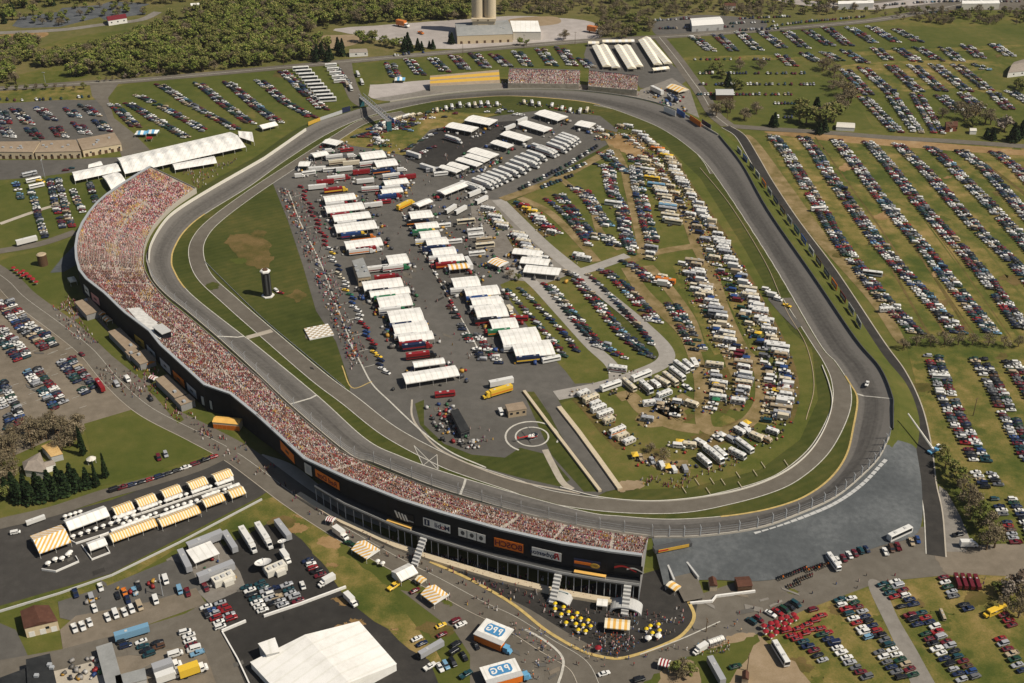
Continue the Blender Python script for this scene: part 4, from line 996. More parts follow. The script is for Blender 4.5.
# top
B('grey ribbed roof warehouse in front of the silo', [(457, 36), (513, 34), (508, 20), (455, 23)], 8, M['cream'], M['roof_slate'], 'warehouse', 'gable', 2.5, 7, 0, dm='brown', units=3)
B('white roofed warehouse beside the grey one', [(513, 32), (541, 32), (538, 21), (510, 21)], 8, M['offwhite'], M['roof_white'], 'warehouse', 'flat')
for k, (q, w) in enumerate((([(-8, 152), (33, 152.5), (40, 141.5), (-4, 142)], 4), ([(34.5, 152.5), (81, 151.5), (76, 140), (41.5, 141)], 5), ([(82.5, 150.5), (121.5, 144), (114.5, 133), (77, 139.5)], 4))):
    B(['leftmost section of the long tan roofed brick shops', 'middle section of the long tan roofed brick shops', 'section of the tan roofed shops nearest the junction'][k], q, 5.5, M['cream'], M['roof_tan'], 'shop_row', doors=w+2, wins=w, units=5, dm='brown')
B('white house with red roof beside the far country road', [(108, 21), (127, 18), (125, 14), (106, 17)], 5, M['white'], M['maroon'], 'house', 'gable', 2.5, 0, 3)
B('long white roofed red barn in the far wood', [(191, 6), (213, 5), (211, 2), (190, 3.5)], 4, M['red'], M['white'], 'barn', 'gable', 1.5)
B('white roofed depot among parked cars at the top', [(692, 26), (724, 24), (720, 16.5), (690, 18.5)], 6, M['pale_grey'], M['white'], 'depot', 'gable', 1.5, 3, 0, dm='grey')
B('small tan cottage by the pine trees near the top road', [(349, 53), (368, 52), (366, 48.5), (350, 49)], 4, M['white'], M['shingle_grey'], 'cottage', 'gable', 1.5, 1, 2)
B('dark barn with white gabled roof in the green yard', [(716, 95), (734, 95), (733, 89), (715, 89)], 5, M['brown'], M['pale_grey'], 'barn', 'gable', 1.8)
B('brick house among bare trees by the county road', [(946, 127), (958, 126), (957, 121), (945, 122)], 4.5, M['brick'], M['shingle'], 'house', 'gable', 2, 1, 2)
B('white garden shed near the brick house', [(970, 131), (977, 131), (976, 128), (969.5, 128)], 3, M['white'], M['offwhite'], 'shed', 'gable', .8)
B('low white farm shed behind the county road trees', [(836, 127), (855, 128), (855, 123), (837, 122)], 3, M['white'], M['offwhite'], 'shed', 'gable', .8)
B('pale roofed house at the right edge with gravel drive', [(1008, 73), (1034, 70), (1028, 58), (1014, 62)], 4.5, M['white'], M['shingle_grey'], 'house', 'gable', 2.4, 1, 3)
# concessions behind the stand
for lab, q, w in (('tan flat roofed kiosk nearest the curved end of the stand', (82, 300, 94, 313), 9), ('long tan roofed concession along the stand lawn', (114, 330, 133, 349), 7), ('small grey kiosk after the long tan concession', (130, 350, 134, 354), 6),
                  ('tan square concession beside the orange tent', (138, 352, 148, 362), 9), ('longest tan concession near the gate crowd', (161, 377, 181, 396), 7), ('small tan kiosk at the end of the longest concession', (182, 397, 188, 403), 8)):
    B(lab, hbar(*q, w, 4), 4, M['grey'], M['roof_tan'], 'concession', units=1)
B('long cream and orange awning stall in the stand notch', hbar(214, 419, 241, 421.5, 5.5, 4), 4, M['cream'], M['canvas_yellow'], 'stall', 'gable', 1.0, 6, 0, dm='orange')
B('small brown gatehouse beside the tunnel approach', hbar(709, 582, 717, 582, 5, 3), 3, M['beige'], M['shingle'], 'gatehouse', 'gable2', 1.2)
B('dark brown roofed trailer shed behind the motorcycle lot', hbar(736, 582, 751, 581, 6, 3.2), 3.2, M['brown'], M['shingle'], 'shed', 'gable', .8)
B('small brown hut on the dirt drive', hbar(742, 675, 749, 676, 4, 3), 3, M['beige'], M['shingle'], 'hut', 'gable2', 1.2)
B('grey roofed media building between the haulers', [(358, 278), (371, 276.5), (363, 258), (352, 261)], 6, M['tan'], M['roof_slate'], 'media_centre', units=4, wins=4)
B('dark flat roofed fuel building on the island', [(461, 433), (470, 430), (458, 409), (450, 411)], 4, M['dark_grey'], M['roof_dark'], 'fuel_building', wins=3)
B('tan roofed shed near the yellow hauler', [(508, 412), (527, 409), (523, 402), (505, 405)], 4, M['tan'], M['roof_tan'], 'shed', wins=3)

B('long pale roofed depot at the far top right beside the highway', [(838, 4), (874, 3), (873, 0), (838, 1)], 6, M['pale_grey'], M['white'], 'depot', 'gable', 1.2)
B('white roofed far store near the top right corner', [(962, 4), (1000, 3.5), (999, 0.5), (962, 1)], 6, M['offwhite'], M['roof_white'], 'store')
B('small brown roofed far house between woods and highway', [(724, 6), (736, 6), (735, 3.5), (724, 3.5)], 5, M['white'], M['shingle'], 'house', 'gable', 2)
# ------------------------------------------------------------------ vehicle shapes (x forward)
def carbox(w, rows):
    """rows: (x, z0, z1, halfwidth factor)"""
    return MB().loft([[(x, -w*f, z0), (x, w*f, z0), (x, w*f, z1-.08), (x, w*f*.9, z1), (x, -w*f*.9, z1), (x, -w*f, z1-.08)] for x, z0, z1, f in rows])
def wheels(mb, xs, w, r=.33, m=1):
    for x in xs:
        for s in (-1, 1):
            mb.loft([[(x+r*math.cos(k*math.pi/4), y, r+r*math.sin(k*math.pi/4)) for k in range(8)] for y in (s*w-.11, s*w+.08)], m)
    return mb
def shape(kind):
    """-> body builder (slot0 paint, slot1 rubber), list of (part, builder, material key or None for paint)"""
    b = MB(); g = MB(); parts = []
    if kind == 'sedan':
        b = carbox(.91, [(-2.45, .42, .78, .86), (-2.3, .3, .93, .95), (-1.35, .24, .98, 1), (.9, .24, .96, 1), (2.1, .28, .82, .95), (2.45, .4, .68, .85)])
        g.frus((-1.75, 1.0, -.82, .82), .95, (-1.05, .30, -.62, .62), 1.40); b.frus((-1.07, .32, -.64, .64), 1.39, (-1.0, .25, -.58, .58), 1.44, 0, 0); wheels(b, (-1.45, 1.45), .82)
    elif kind == 'wagon':
        b = carbox(.90, [(-2.35, .42, .9, .88), (-2.2, .3, 1.0, .96), (.8, .24, 1.0, 1), (2.0, .28, .84, .95), (2.3, .4, .7, .85)])
        g.frus((-2.25, .95, -.82, .82), .98, (-2.0, .25, -.66, .66), 1.52); b.frus((-2.02, .27, -.68, .68), 1.51, (-1.95, .2, -.62, .62), 1.57, 0, 0); wheels(b, (-1.4, 1.35), .82)
    elif kind == 'suv':
        b = carbox(.95, [(-2.3, .5, 1.05, .9), (-2.2, .4, 1.15, .97), (1.0, .38, 1.12, 1), (2.1, .4, 1.02, .96), (2.3, .5, .85, .88)])
        g.frus((-2.2, 1.05, -.87, .87), 1.12, (-2.05, .5, -.74, .74), 1.72); b.frus((-2.07, .52, -.76, .76), 1.71, (-2, .45, -.7, .7), 1.78, 0, 0); wheels(b, (-1.35, 1.4), .86, .38)
    elif kind == 'minivan':
        b = carbox(.95, [(-2.4, .42, 1.0, .9), (-2.3, .3, 1.08, .97), (1.2, .28, 1.06, 1), (2.2, .3, .86, .94), (2.4, .42, .72, .85)])
        g.frus((-2.32, 1.65, -.88, .88), 1.05, (-2.1, .75, -.74, .74), 1.68); b.frus((-2.12, .77, -.76, .76), 1.67, (-2, .7, -.7, .7), 1.75, 0, 0); wheels(b, (-1.4, 1.5), .86)
    elif kind == 'van':
        b = carbox(1.0, [(-2.7, .45, 2.0, .93), (-2.5, .35, 2.1, 1), (1.3, .35, 2.1, 1), (1.75, .35, 1.35, 1), (2.4, .4, 1.1, .95), (2.6, .5, .9, .9)])
        g.add([(1.36, -.86, 2.0), (1.36, .86, 2.0), (1.82, .9, 1.36), (1.82, -.9, 1.36)], [(0, 1, 2, 3)[::-1]]); g.box(.2, 1.2, -1.012, 1.012, 1.35, 1.9); g.box(-2.3, .0, -1.012, 1.012, 1.4, 1.85); wheels(b, (-1.6, 1.6), .9, .38)
    elif kind == 'pickup':
        b = carbox(.96, [(2.6, .5, .9, .88), (2.45, .4, 1.02, .95), (.95, .38, 1.08, 1), (-.85, .38, 1.08, 1)][::-1])
        b.loft([[(x, -.96, .45), (x, .96, .45), (x, .96, 1.08), (x, .80, 1.08), (x, .80, .75), (x, -.80, .75), (x, -.80, 1.08), (x, -.96, 1.08)] for x in (-2.7, -.86)]); b.box(-2.72, -2.6, -.96, .96, .5, 1.08)
        g.frus((-.8, 1.05, -.86, .86), 1.07, (-.65, .45, -.72, .72), 1.66); b.frus((-.67, .47, -.74, .74), 1.65, (-.6, .4, -.68, .68), 1.72, 0, 0); wheels(b, (-1.7, 1.75), .86, .38)
    elif kind == 'motorhome':
        b.loft([[(x, -1.2*f, z0), (x, 1.2*f, z0), (x, 1.2*f, z1-.25), (x, 1.0*f, z1), (x, -1.0*f, z1), (x, -1.2*f, z1-.25)] for x, z0, z1, f in ((-4.3, .55, 2.9, .97), (-4.1, .45, 3.05, 1), (3.6, .45, 3.05, 1), (4.1, .5, 2.7, .98), (4.4, .6, 1.5, .94))])
        wheels(b, (-2.2, 2.9), 1.05, .45)
        g.add([(3.7, -1.02, 2.75), (3.7, 1.02, 2.75), (4.22, 1.05, 2.72), (4.22, -1.05, 2.72)], [(0, 1, 2, 3)[::-1]]); g.add([(4.14, -1.08, 2.6), (4.14, 1.08, 2.6), (4.46, 1.05, 1.55), (4.46, -1.05, 1.55)], [(0, 1, 2, 3)[::-1]])
        for x0, x1 in ((-3.7, -2.6), (-1.9, -.4), (.3, 1.3), (2.4, 3.5)): g.box(x0, x1, -1.215, 1.215, 1.75, 2.35)
        parts.append(('stripe', MB().box(-4.2, 3.9, -1.22, 1.22, .95, 1.5, 0), '*stripe'))
        parts += [('roof_unit', MB().box(*q), 'pale_grey') for q in ((-1.9, -.9, -.5, .5, 3.05, 3.4), (1.2, 1.9, -.4, .4, 3.05, 3.25), (-3.5, -3, -.3, .3, 3.05, 3.2))]
    elif kind == 'camper':   # caravan
        pts = [(-3.1, .7), (-3.3, 1.3), (-3.2, 2.3), (-2.7, 2.75), (2.6, 2.75), (3.1, 2.2), (3.3, 1.4), (2.9, .6), (2.6, .45), (-2.8, .45)]
        b.prof(1.18, pts); wheels(b, (-.5,), 1.05, .35); b.box(2.9, 4.3, -.08, .08, .45, .6, 1)
        for x0, x1 in ((-2.6, -1.4), (-.6, .5), (1.4, 2.5)): g.box(x0, x1, -1.195, 1.195, 1.5, 2.15)
        g.box(3.0, 3.22, -.8, .8, 1.5, 2.1)
        parts.append(('stripe', MB().box(-2.9, 2.9, -1.2, 1.2, .8, 1.3), '*stripe')); parts.append(('roof_unit', MB().box(-.5, .4, -.4, .4, 2.75, 3.05), 'pale_grey'))
    elif kind == 'bus':
        b.loft([[(x, -1.22*f, z0), (x, 1.22*f, z0), (x, 1.22*f, z1-.35), (x, .95*f, z1), (x, -.95*f, z1), (x, -1.22*f, z1-.35)] for x, z0, z1, f in ((-5.3, .6, 2.95, .98), (-5.1, .45, 3.05, 1), (5.0, .45, 3.05, 1), (5.3, .6, 2.85, .98))])
        wheels(b, (-3.2, 3.6), 1.05, .48); g.box(-4.9, 4.6, -1.235, 1.235, 1.7, 2.4); g.box(5.28, 5.36, -1.05, 1.05, 1.5, 2.5)
        parts += [('roof_unit', MB().box(*q), 'pale_grey') for q in ((-3, -1.8, -.5, .5, 3.05, 3.3), (1, 2.2, -.5, .5, 3.05, 3.3))]
    elif kind == 'school_bus':
        b.loft([[(x, -1.22*f, z0), (x, 1.22*f, z0), (x, 1.22*f, z1-.35), (x, .95*f, z1), (x, -.95*f, z1), (x, -1.22*f, z1-.35)] for x, z0, z1, f in ((-5.4, .6, 2.95, .98), (-5.2, .45, 3.05, 1), (3.7, .45, 3.05, 1), (3.9, .6, 2.85, .98))])
        b.box(3.9, 5.5, -.95, .95, .6, 1.6); wheels(b, (-3.2, 4.4), 1.05, .48); g.box(-5.0, 3.4, -1.235, 1.235, 1.75, 2.35); g.box(3.88, 3.97, -1.05, 1.05, 1.75, 2.5)
        parts.append(('stripe', MB().box(-5.2, 3.6, -1.24, 1.24, 1.2, 1.32), 'black'))
    elif kind == 'coach':
        b.loft([[(x, -1.27*f, z0), (x, 1.27*f, z0), (x, 1.27*f, z1-.3), (x, 1.05*f, z1), (x, -1.05*f, z1), (x, -1.27*f, z1-.3)] for x, z0, z1, f in ((-6.3, .6, 3.3, .98), (-6.1, .4, 3.45, 1), (5.9, .4, 3.45, 1), (6.3, .5, 3.0, .97))])
        wheels(b, (-3.6, -2.5, 4.3), 1.1, .5); g.box(-6.0, 5.7, -1.285, 1.285, 1.5, 3.0); g.box(6.1, 6.36, -1.1, 1.1, 1.4, 2.9)
        parts += [('roof_unit', MB().box(*q), 'pale_grey') for q in ((-3.6, -2.4, -.6, .6, 3.45, 3.65), (2, 3, -.6, .6, 3.45, 3.65))]
    elif kind == 'box_truck':
        b.box(-3.8, 1.6, -1.2, 1.2, .8, 3.3); wheels(b, (-2.2, 2.9), 1.0, .45)
        parts.append(('cab', carbox(1.05, [(1.75, .5, 2.2, 1), (2.9, .5, 2.2, .98), (3.15, .5, 1.45, .97), (3.9, .55, 1.25, .92)]), 'white')); g.add([(2.95, -.92, 2.14), (2.95, .92, 2.14), (3.22, .95, 1.5), (3.22, -.95, 1.5)], [(0, 1, 2, 3)[::-1]]); g.box(1.9, 2.8, -1.07, 1.07, 1.5, 2.05)
    elif kind == 'hauler':
        b.box(-7.6, 5.2, -1.28, 1.28, 1.0, 4.0); b.box(-7, 4, -1.1, 1.1, .5, 1.0, 1); wheels(b, (-6.2, -5.1, 4.9, 5.9, 8.2), 1.05, .5)
        parts.append(('cab', MB().box(5.6, 7.2, -1.2, 1.2, .7, 3.5).frus((7.2, 8.0, -1.15, 1.15), 1.6, (7.2, 7.6, -1.1, 1.1), 2.9, 0, 0).box(7.2, 9.2, -1.0, 1.0, .7, 1.7), '*cab'))
        g.add([(7.62, -.98, 2.85), (7.62, .98, 2.85), (8.02, 1.02, 1.7), (8.02, -1.02, 1.7)], [(0, 1, 2, 3)[::-1]])
        parts.append(('stripe', MB().box(-7.5, 5.1, -1.295, 1.295, 1.5, 2.3), '*stripe')); parts.append(('roof_hatch', MB().box(-6, -4.5, -.5, .5, 4.0, 4.12), 'pale_grey')); parts.append(('roof_hatch', MB().box(2, 3.2, -.4, .4, 4.0, 4.15), 'pale_grey'))
    elif kind == 'trailer':
        b.box(-7, 6.2, -1.28, 1.28, 1.05, 4.0); b.box(-6, 5, -1.0, 1.0, .6, 1.05, 1); wheels(b, (-5.7, -4.6), 1.05, .5); b.box(3.9, 4.2, -.9, .9, 0, 1.05, 1)
        g.box(-7.03, -7.0, -1.1, 1.1, 1.2, 3.8); parts.append(('roof_hatch', MB().box(-3, -2, -.5, .5, 4.0, 4.12), 'pale_grey'))
    parts.insert(0, ('windows', g, 'glass'))
    return b, parts
SHAPES = {k: shape(k) for k in ('sedan', 'wagon', 'suv', 'minivan', 'van', 'pickup', 'motorhome', 'camper', 'bus', 'school_bus', 'coach', 'box_truck', 'hauler', 'trailer')}
WORD = dict(sedan='sedan', wagon='estate', suv='off-roader', minivan='minivan', van='panel van', pickup='pickup', motorhome='motorhome', camper='caravan', bus='bus', school_bus='school bus', coach='coach', box_truck='box truck', hauler='race hauler', trailer='trailer')
NAME = dict(sedan='parked_car', wagon='estate_car', suv='offroad_car', minivan='minivan', van='panel_van', pickup='pickup_truck', motorhome='motorhome', camper='caravan', bus='bus', school_bus='school_bus', coach='coach', box_truck='box_truck', hauler='race_hauler', trailer='semi_trailer')
CATG = dict(sedan='car', wagon='car', suv='car', minivan='car', van='van', pickup='pickup', motorhome='motorhome', camper='caravan', bus='bus', school_bus='bus', coach='bus', box_truck='truck', hauler='truck', trailer='trailer')
PCOL = {'black': (.012, .012, .014), 'navy': (.012, .02, .055), 'dark teal': (.012, .05, .06), 'dark green': (.012, .045, .025), 'maroon': (.12, .012, .018), 'red': (.24, .014, .016), 'white': (.66, .64, .60), 'silver': (.33, .33, .34),
        'grey': (.12, .12, .125), 'tan': (.38, .30, .20), 'blue': (.022, .055, .17), 'light blue': (.16, .30, .42), 'yellow': (.70, .45, .04), 'orange': (.60, .17, .02), 'cream': (.60, .52, .38), 'brown': (.09, .045, .025), 'green': (.03, .16, .07)}
CARMIX = (['black']*13+['navy']*11+['dark teal']*9+['dark green']*7+['maroon']*13+['red']*5+['white']*23+['silver']*7+['grey']*6+['tan']*4+['blue']*2+['light blue']*1+['brown']*2)
PAINT = {}
def paint(c):
    if c not in PAINT:
        PAINT[c] = mat('car_'+c.replace(' ', '_'), PCOL[c], .28, .5, 0, .04, 3)
    return PAINT[c]
MESH = {}
def vmesh(kind, col, stripe='maroon', cab='white'):
    key = (kind, col, stripe, cab)
    if key not in MESH:
        b, parts = SHAPES[kind]; body = b.mesh(kind+'_body', [paint(col), M['rubber']])
        pl = []
        for nm, mb, mk in parts:
            if not mb.f: continue
            mm = paint(stripe) if mk == '*stripe' else paint(cab) if mk == '*cab' else M[mk]
            k2 = (kind, nm, mm.name, id(mb))
            if k2 not in MESH: MESH[k2] = mb.mesh(nm, mm)
            pl.append((nm, MESH[k2]))
        MESH[key] = (body, pl)
    return MESH[key]
def vehicle(kind, col, x, y, rot, label, group=None, stripe='maroon', cab='white', z=.33, scale=1.0, parts=True, name=None):
    body, pl = vmesh(kind, col, stripe, cab)
    e = thing(name or NAME[kind], label, CATG[kind], (x, y, z), rot, group)
    if scale != 1.0: e.scale = (scale,)*3
    link('body', body, e)
    for nm, me in pl:
        link(nm, me, e)
    return e
# merged variants (few faces, same silhouettes)
VP = {}
def vproto(kind):
    if kind not in VP:
        p = Proto(); b, parts = SHAPES[kind]
        if kind in ('sedan', 'wagon', 'suv', 'minivan', 'pickup', 'van'):
            lb = MB()
            for f, mi in zip(b.f, b.m):
                if mi == 0: lb.f.append(f); lb.m.append(0)
            lb.v = b.v; p.addmb(lb, [None])
        else: p.addmb(b, [None, (.015, .015, .015)])
        for nm, mb, mk in parts:
            if nm == 'windows': p.addmb(mb, [(.013, .017, .022)])
            elif nm == 'roof_unit': p.addmb(mb, [(.4, .4, .4)])
        VP[kind] = p
    return VP[kind]

# ------------------------------------------------------------------ rows of parked cars
CARS = []   # dict(kind,col,x,y,rot,row,idx,end,cn)
def pick_kind():
    r = rnd.random()
    return 'sedan' if r < .56 else 'pickup' if r < .68 else 'suv' if r < .77 else 'minivan' if r < .88 else 'wagon' if r < .96 else 'van'
def carrow(pts, cols, ax, row, end, dens=.95, mix=None, pitch=2.75, gap=5.3, jit=.25, kind=None):
    w = crspline([P(x, y) for x, y in pts], 6)
    x0, y0 = pts[0]
    a = ax if isinstance(ax, float) else axis(x0, y0, *ax)
    u = V3((math.cos(a), math.sin(a), 0)); nrm = V3((-u.y, u.x, 0))
    s = [0.]
    for i in range(1, len(w)): s.append(s[-1]+abs((w[i]-w[i-1]).dot(nrm)))
    tot = s[-1]; n = int(tot/pitch)
    for c in range(cols):
        off = (c-(cols-1)/2)*gap
        for k in range(n+1):
            if rnd.random() > dens: continue
            d = k*pitch+(.5 if c else 0)
            if d > tot: break
            i = max(j for j in range(len(s)) if s[j] <= d+1e-6); i = min(i, len(w)-2)
            f = (d-s[i])/max(1e-6, s[i+1]-s[i]); p = w[i].lerp(w[i+1], min(1, f))
            q = p+u*(off+rnd.uniform(-jit, jit)*1.6)+nrm*rnd.uniform(-jit, jit)*.6
            kd = kind or pick_kind()
            cl = rnd.choice(mix or CARMIX)
            if kd == 'van' and cl not in ('white', 'tan', 'silver'): cl = rnd.choice(['white', 'tan', 'silver', 'navy'])
            CARS.append(dict(kind=kd, col=cl, x=q.x, y=q.y, rot=a+(math.pi if rnd.random() < .5 else 0)+rnd.gauss(0, .045), row=row, idx=k, end=end, cn=c, nc=cols))
H = (10, 0)
# right-hand field
carrow([(773, 137), (797, 171), (818, 221), (850, 251), (880, 296), (918, 336)][:1]+[(785, 152), (797, 171), (818, 205), (838, 240), (860, 270), (882, 298), (918, 336)], 2, (10, .6), 'field row beside the perimeter road', 'top')
carrow([(803, 138), (816, 154), (826, 171), (850, 205), (880, 246), (913, 283), (960, 336)], 2, (10, .6), 'second field row from the perimeter road', 'top')
carrow([(836, 141), (848, 156), (860, 171), (888, 208), (923, 248), (953, 286), (993, 335)], 2, (10, .6), 'third field row from the perimeter road', 'top')
carrow([(868, 143), (881, 157), (893, 171), (918, 203), (950, 238), (985, 278), (1023, 330)], 2, (10, .6), 'fourth field row from the perimeter road', 'top')
carrow([(898, 145), (912, 159), (925, 171), (953, 203), (980, 233), (1008, 258), (1040, 295)], 2, (10, .6), 'fifth field row from the perimeter road', 'top')
carrow([(930, 148), (943, 159), (955, 171), (985, 201), (1012, 230), (1040, 262)], 2, (10, .6), 'sixth field row', 'top')
carrow([(959, 151), (973, 161), (986, 171), (1010, 198), (1040, 232)], 2, (10, .6), 'seventh field row', 'top')
carrow([(995, 153), (1017, 170), (1045, 200)], 2, (10, .6), 'eighth field row', 'top')
# right lower lot
carrow([(933, 357), (943, 387), (953, 412), (966, 437), (980, 462)], 2, (10, .3), 'grass row right of the perimeter road', 'hedge end', gap=5.6)
carrow([(983, 474), (993, 490)], 2, (10, .3), 'short row above the white pickup', 'hedge end', gap=7)
carrow([(1003, 500), (1014, 520), (1024, 545)], 2, (10, -.3), 'row below the white pickup', 'top', gap=8)
carrow([(978, 360), (993, 385), (1006, 412), (1019, 438), (1034, 465)], 2, (10, .3), 'second grass row from the perimeter road', 'hedge end', gap=5.4)
carrow([(1010, 363), (1022, 380), (1034, 400)], 2, (10, .3), 'grass row at the right edge', 'top')
# bottom right
AXR = (12, -3)
carrow([(845, 600), (863, 624), (885, 651), (910, 682)], 2, AXR, 'row left of the gravel drive', 'lane', gap=5.4, dens=.97)
carrow([(888, 584), (908, 607), (928, 630), (948, 655), (972, 684)], 2, AXR, 'row right of the gravel drive', 'lane', gap=5.4, dens=.97)
carrow([(803, 643), (815, 654), (827, 665)], 1, AXR, 'row nearest the white team bus', 'red umbrellas', dens=1)
carrow([(822, 636), (838, 650), (852, 666), (868, 680)], 1, AXR, 'row below the red umbrellas', 'red umbrellas', dens=1)
carrow([(943, 579), (950, 592), (953, 600)], 1, AXR, 'short row left of the maroon trucks', 'lane', dens=1)
carrow([(964, 606), (968, 611)], 1, AXR, 'pair below the maroon trucks', 'lane', dens=1, mix=['black', 'navy'])
carrow([(1004, 617), (1010, 624), (1013, 630)], 1, AXR, 'trio below the school bus', 'bus', dens=1, mix=['maroon', 'red', 'white'])
carrow([(1000, 640), (1008, 652), (1016, 664), (1024, 676)], 1, AXR, 'row at the lower right corner', 'bus', dens=1)
carrow([(752, 623), (768, 617), (782, 611), (798, 605)], 1, axis(770, 617, 8, 5), 'line along the lane above the red umbrellas', 'plaza', dens=.9, pitch=3.0)
carrow([(838, 562), (848, 557), (860, 553), (872, 549)], 1, axis(850, 556, 5, 8), 'line at the foot of the stone bank', 'white bus', dens=.95, pitch=3.0)
carrow([(885, 553), (905, 545), (918, 541)], 1, axis(900, 546, 3, 8), 'line beside the black coach', 'coach', dens=.9, pitch=3.2)
# left lots
AXL = axis(30, 330, 9, -3.2)
carrow([(3, 303), (14, 314), (26, 328), (40, 338), (52, 350)], 2, AXL, 'row nearest the left access road', 'top', gap=5.6)
carrow([(-4, 330), (8, 342), (18, 352), (24, 361)], 2, AXL, 'second row of the left lot', 'top')
carrow([(32, 371), (42, 384), (52, 396), (60, 408)], 2, AXL, 'middle row above the bare trees', 'top')
carrow([(66, 361), (78, 376), (92, 394)], 2, AXL, 'row left of the red semi trailer', 'top', mix=['black', 'navy', 'dark teal', 'dark green', 'maroon', 'grey', 'silver', 'white'])
carrow([(82, 355), (92, 364), (102, 373)], 1, axis(92, 364, 8, 8), 'line along the stand road', 'top', mix=['maroon', 'red', 'brown'])
carrow([(-2, 384), (6, 400), (14, 416), (14, 428)], 2, AXL, 'row at the left edge', 'top')
carrow([(16, 184), (22, 200)], 1, (9, -1), 'short row left of the white buses', 'top')
carrow([(31, 192), (36, 206), (40, 222), (46, 239)], 1, (9, -1), 'long single row on the left lawn', 'top')
carrow([(54, 180), (58, 196), (62, 212), (68, 228)], 2, (9, -1), 'double row on the left lawn', 'top', gap=5.6)
carrow([(73, 191), (78, 203), (84, 214)], 1, (9, -1), 'row under the white hospitality tents', 'top')
carrow([(90, 184), (93, 194), (96, 203)], 1, (9, -1), 'row against the grandstand corner', 'top')
carrow([(66, 171), (75, 168)], 1, (9, -1), 'pair by the hospitality tents', 'top')
carrow([(64, 490), (75, 488)], 1, (9, -3), 'pair under the dark trees', 'top', dens=1)
carrow([(115, 491), (130, 486), (150, 479), (168, 474), (190, 467), (208, 461), (216, 458)], 1, axis(160, 477, 12, -4.5), 'line along the narrow lane', 'tree end', pitch=5.9, jit=.5, dens=.9) if False else None
for k in range(12):
    t = k/11; x, y = 115+t*98, 491-t*33+2*math.sin(t*3)
    CARS.append(dict(kind=pick_kind(), col=['black', 'maroon', 'navy', 'black', 'red', 'navy', 'black', 'black', 'white', 'maroon', 'black', 'red'][k], x=P(x, y).x, y=P(x, y).y, rot=axis(x, y, 10, -3.4), row='line along the narrow lane', idx=k, end='tree end', cn=0, nc=1))
# broadcast lot and car park
AXB = axis(240, 610, 12, -4)
carrow([(213, 606), (222, 616), (228, 626)], 2, AXB, 'cluster by the short white wall', 'road', gap=5.4, mix=['red', 'maroon', 'navy', 'white', 'red', 'silver', 'blue', 'white'])
carrow([(254, 586), (262, 598), (270, 610)], 2, AXB, 'dark cluster behind the huge white hall', 'compound', gap=5.6, mix=['dark teal', 'dark green', 'dark teal', 'navy', 'white', 'white', 'black', 'silver'])
carrow([(278, 584), (284, 596), (292, 606)], 2, AXB, 'cluster right of the satellite dishes', 'compound', gap=5.6, mix=['white', 'dark teal', 'silver', 'tan', 'maroon', 'white', 'navy'])
carrow([(308, 562), (316, 572), (322, 580)], 1, AXB, 'line along the grass bank', 'top', mix=['red', 'white', 'light blue', 'maroon', 'black', 'navy'])
carrow([(303, 587), (307, 594)], 1, axis(305, 590, 4, 9), 'pair before the box truck', 'top', dens=1)
carrow([(186, 633), (190, 641), (193, 648), (198, 657)], 1, AXB, 'line in the lower car park', 'road', dens=1)
carrow([(124, 643), (128, 649)], 1, AXB, 'pair below the long blue trailer', 'trailer', dens=1, mix=['black', 'navy', 'dark teal'])
carrow([(142, 643), (146, 651), (150, 658)], 1, AXB, 'trio below the long blue trailer', 'trailer', dens=1, mix=['black', 'white', 'dark teal'])
carrow([(158, 644), (161, 650)], 1, AXB, 'dark pair in the lower car park', 'trailer', dens=1, mix=['black', 'brown'])
carrow([(156, 630), (168, 631)], 1, AXB, 'pair at the right end of the long blue trailer', 'trailer', dens=1, mix=['light blue', 'silver'], pitch=.9) if False else None
AXV = axis(100, 620, 4, 10)
for k, (x, y) in enumerate([(75, 630), (83, 628), (90, 624), (108, 619), (116, 616), (125, 614), (132, 611), (140, 608)]):
    CARS.append(dict(kind=['pickup', 'van', 'pickup', 'pickup', 'van', 'pickup', 'suv', 'van'][k], col=['white']*7+['tan'], x=0, y=0, px=(x, y), rot=AXV+math.pi, row='line of white work trucks beside the town road', idx=k, end='garage', cn=0, nc=1, nobk=1)) if False else None
    p = P(x, y)
    CARS.append(dict(kind=['pickup', 'pickup', 'sedan', 'pickup', 'van', 'pickup', 'suv', 'van'][k], col='tan' if k == 7 else 'white', x=p.x, y=p.y, rot=AXV, row='line of work trucks beside the town road', idx=k, end='garage', cn=0, nc=1))
def cars_at(row, end, lst, ax):
    for k, (x, y, kd, cl) in enumerate(lst):
        p = P(x, y); CARS.append(dict(kind=kd, col=cl, x=p.x, y=p.y, rot=ax if isinstance(ax, float) else axis(x, y, *ax), row=row, idx=k, end=end, cn=0, nc=1))
cars_at('works yard', 'garage', [(76, 595, 'pickup', 'navy'), (92, 600, 'van', 'silver'), (95, 610, 'pickup', 'white'), (101, 589, 'pickup', 'white'), (118, 597, 'sedan', 'black'), (125, 594, 'pickup', 'orange'), (135, 593, 'pickup', 'light blue'), (139, 588, 'sedan', 'black'), (128, 601, 'sedan', 'navy'), (156, 602, 'van', 'white'), (166, 582, 'van', 'white'), (180, 592, 'van', 'light blue'), (188, 594, 'pickup', 'maroon')], (3, 9))
cars_at('junction by the dark lot', 'road', [(207, 616, 'suv', 'black'), (206, 589, 'pickup', 'maroon')], (4, 8))
cars_at('grass behind the striped tents', 'tents', [(441, 627, 'sedan', 'yellow'), (461, 626, 'sedan', 'white'), (442, 636, 'sedan', 'maroon'), (417, 640, 'sedan', 'white'), (422, 645, 'sedan', 'navy')], (10, -4.5))
cars_at('grass beside the long orange trailer', 'trailer', [(440, 669, 'sedan', 'white'), (446, 667, 'suv', 'light blue'), (453, 664, 'minivan', 'black'), (464, 658, 'sedan', 'black'), (476, 647, 'sedan', 'black')], (5, 8))
